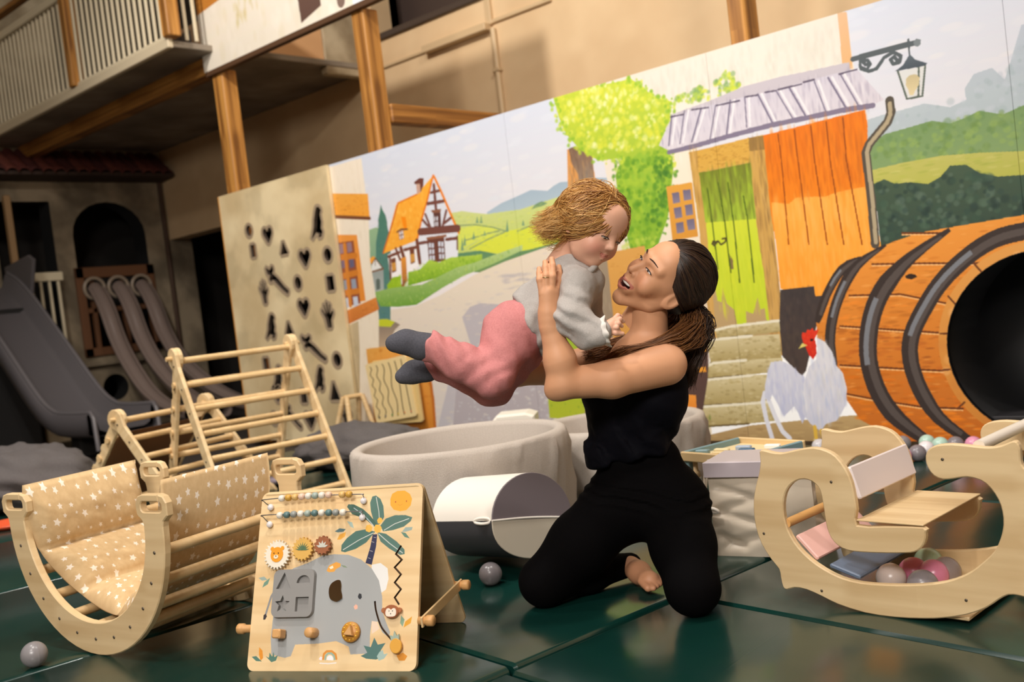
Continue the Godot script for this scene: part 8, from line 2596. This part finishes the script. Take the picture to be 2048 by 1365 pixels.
	var an := Vector3(-1.988, 0.817, -1.846)
	var kn2 := Vector3(-1.975, 0.674, -2.061)
	var an2 := Vector3(-2.069, 0.760, -1.939)
	tr.cone(Vector3(-1.840, 0.843, -2.098), Vector3(-1.870, 0.816, -2.069), 0.078, 0.082, 0.03)
	tr.cone(Vector3(-1.870, 0.826, -2.049), kn, 0.078, 0.056, 0.03)
	tr.cone(kn, kn.lerp(an, 0.5), 0.055, 0.049, 0.02)
	tr.cone(kn.lerp(an, 0.5), an, 0.049, 0.042, 0.02)
	tr.cone(Vector3(-1.904, 0.781, -2.117), kn2, 0.078, 0.056, 0.03)
	tr.cone(kn2, an2, 0.054, 0.041, 0.02)
	tr.halfspace(Vector3(-1.987, 0.823, -1.840), Vector3(-0.662, 0.469, 0.581).normalized(), 0.005)
	tr.halfspace(Vector3(-1.819, 0.866, -2.118), Vector3(0.594, 0.565, -0.571).normalized(), 0.008)
	var k1 := Vector3(0.419, -0.886, -0.203)
	var k2 := Vector3(0.658, 0.394, -0.620)
	tr.ripple(func(q: Vector3) -> float:
		var d := q - kn
		var kk := exp(-pow((q - kn - (an - kn) * 0.08).length() / 0.07, 2.0))
		var lo := smoothstep(0.06, 0.16, (an - kn).normalized().dot(d))
		return kk * 0.004 * sin(d.dot(k1) * 130.0 + 3.0 * wob.get_noise_3dv(q * 0.3)) + lo * 0.0032 * sin(d.dot(k2) * 190.0 + 3.0 * wob.get_noise_3dv(q * 0.4)) + 0.0022 * sin(d.dot(k2) * 90.0 + 5.0 * wob.get_noise_3dv(q * 0.3)) * (1.0 - lo) + 0.001 * wob.get_noise_3dv(q * 0.7), 0.02)
	var trs := blank()
	tr.net(trs)
	part(ch, "trousers", to_mesh(trs), tri_mat(noise_image(128, 128, 110, 110, 0.2, 121, srgb(196, 122, 122), srgb(214, 142, 140), 3, 1.3), Vector3(8, 8, 8), 0.95))
	# white vest edge at the waist
	# socks
	for q in [[an, Vector3(-2.030, 0.834, -1.802), Vector3(-2.053, 0.834, -1.781), 0.034, 0.031, 0.024], [an2, Vector3(-2.119, 0.743, -1.893), Vector3(-2.141, 0.735, -1.872), 0.033, 0.03, 0.021]]:
		var so := Field.new(q[0].min(q[2]) - Vector3(0.07, 0.07, 0.07), q[0].max(q[2]) + Vector3(0.07, 0.07, 0.07), 0.004)
		so.cone(q[0], q[1], q[3], q[4], 0.01)
		so.cone(q[1], q[2], q[4], q[5], 0.02)
		so.ball(q[0].lerp(q[1], 0.35) + Vector3(-0.001, -0.012, 0.001), q[4], 0.02)
		var ss := blank()
		so.net(ss)
		part(ch, "sock", to_mesh(ss), M.sock)
	# hair
	var chs := blank()
	var ccap := Field.new(Vector3(-0.12, -0.1, -0.14), Vector3(0.12, 0.15, 0.12), 0.004)
	ccap.ell(Vector3(0, 0.03, -0.018), Vector3(0.0805, 0.0865, 0.096), 0.01)
	ccap.halfspace(Vector3(0, 0.066, 0.062), Vector3(0, -0.2, 0.98), 0.008)
	ccap.net(chs, ct, func(_q): return lin(176, 126, 70))
	var gd := [lin(178, 124, 62), lin(204, 152, 84), lin(156, 106, 54), lin(222, 176, 108)]
	var ge := [lin(214, 166, 92), lin(228, 184, 112), lin(190, 138, 70)]
	var kc := Vector3(0, 0.03, -0.018)
	var kr2 := Vector3(0.0805, 0.0865, 0.096)
	for k in 2600:
		var a := rg.randf_range(-1.95, 1.95)
		var d0 := hairline(kc, kr2, Vector3(0, 0.062, 0.068), Vector3(0, -0.2, 0.98), a)
		if rg.randf() < 0.7:
			d0 = (d0 + Vector3(rg.randf_range(-0.2, 0.2), rg.randf() * 0.7, -rg.randf() * 1.1)).normalized()
		var sx := signf(d0.x + 0.25 * rg.randf_range(-1, 1) + 0.12)
		var d1 := Vector3(sx * rg.randf_range(0.2, 0.95), rg.randf_range(-1.0, -0.1), rg.randf_range(-0.95, 0.05))
		var p := scalp(kc, kr2, d0, d1, 0.02 + rg.randf() * 0.17, 8)
		var tip: Vector3 = p[7]
		var out := Vector3(d1.x * 0.35, -0.85, -0.4).normalized()
		var ln := rg.randf_range(0.35, 1.25)
		p.append(tip + out * 0.02 * ln)
		p.append(tip + out * 0.042 * ln + Vector3(rg.randf_range(-1, 1), rg.randf_range(-1, 1), rg.randf_range(-1, 1)) * 0.004)
		p.append(tip + out * 0.06 * ln + Vector3(d1.x, 0.4, -0.5) * 0.016 * ln)
		var w := []
		for q in smooth3(p, 3):
			w.append(ct * q)
		w = waved(w, wob, 0.034, 0.42)
		hair_tube(chs, w, 0.0011 * rg.randf_range(0.7, 1.4), 0.0005, gd[rg.randi() % 4], ge[rg.randi() % 3], 4)
	part(ch, "hair", to_mesh(chs), vc_mat(0.45))
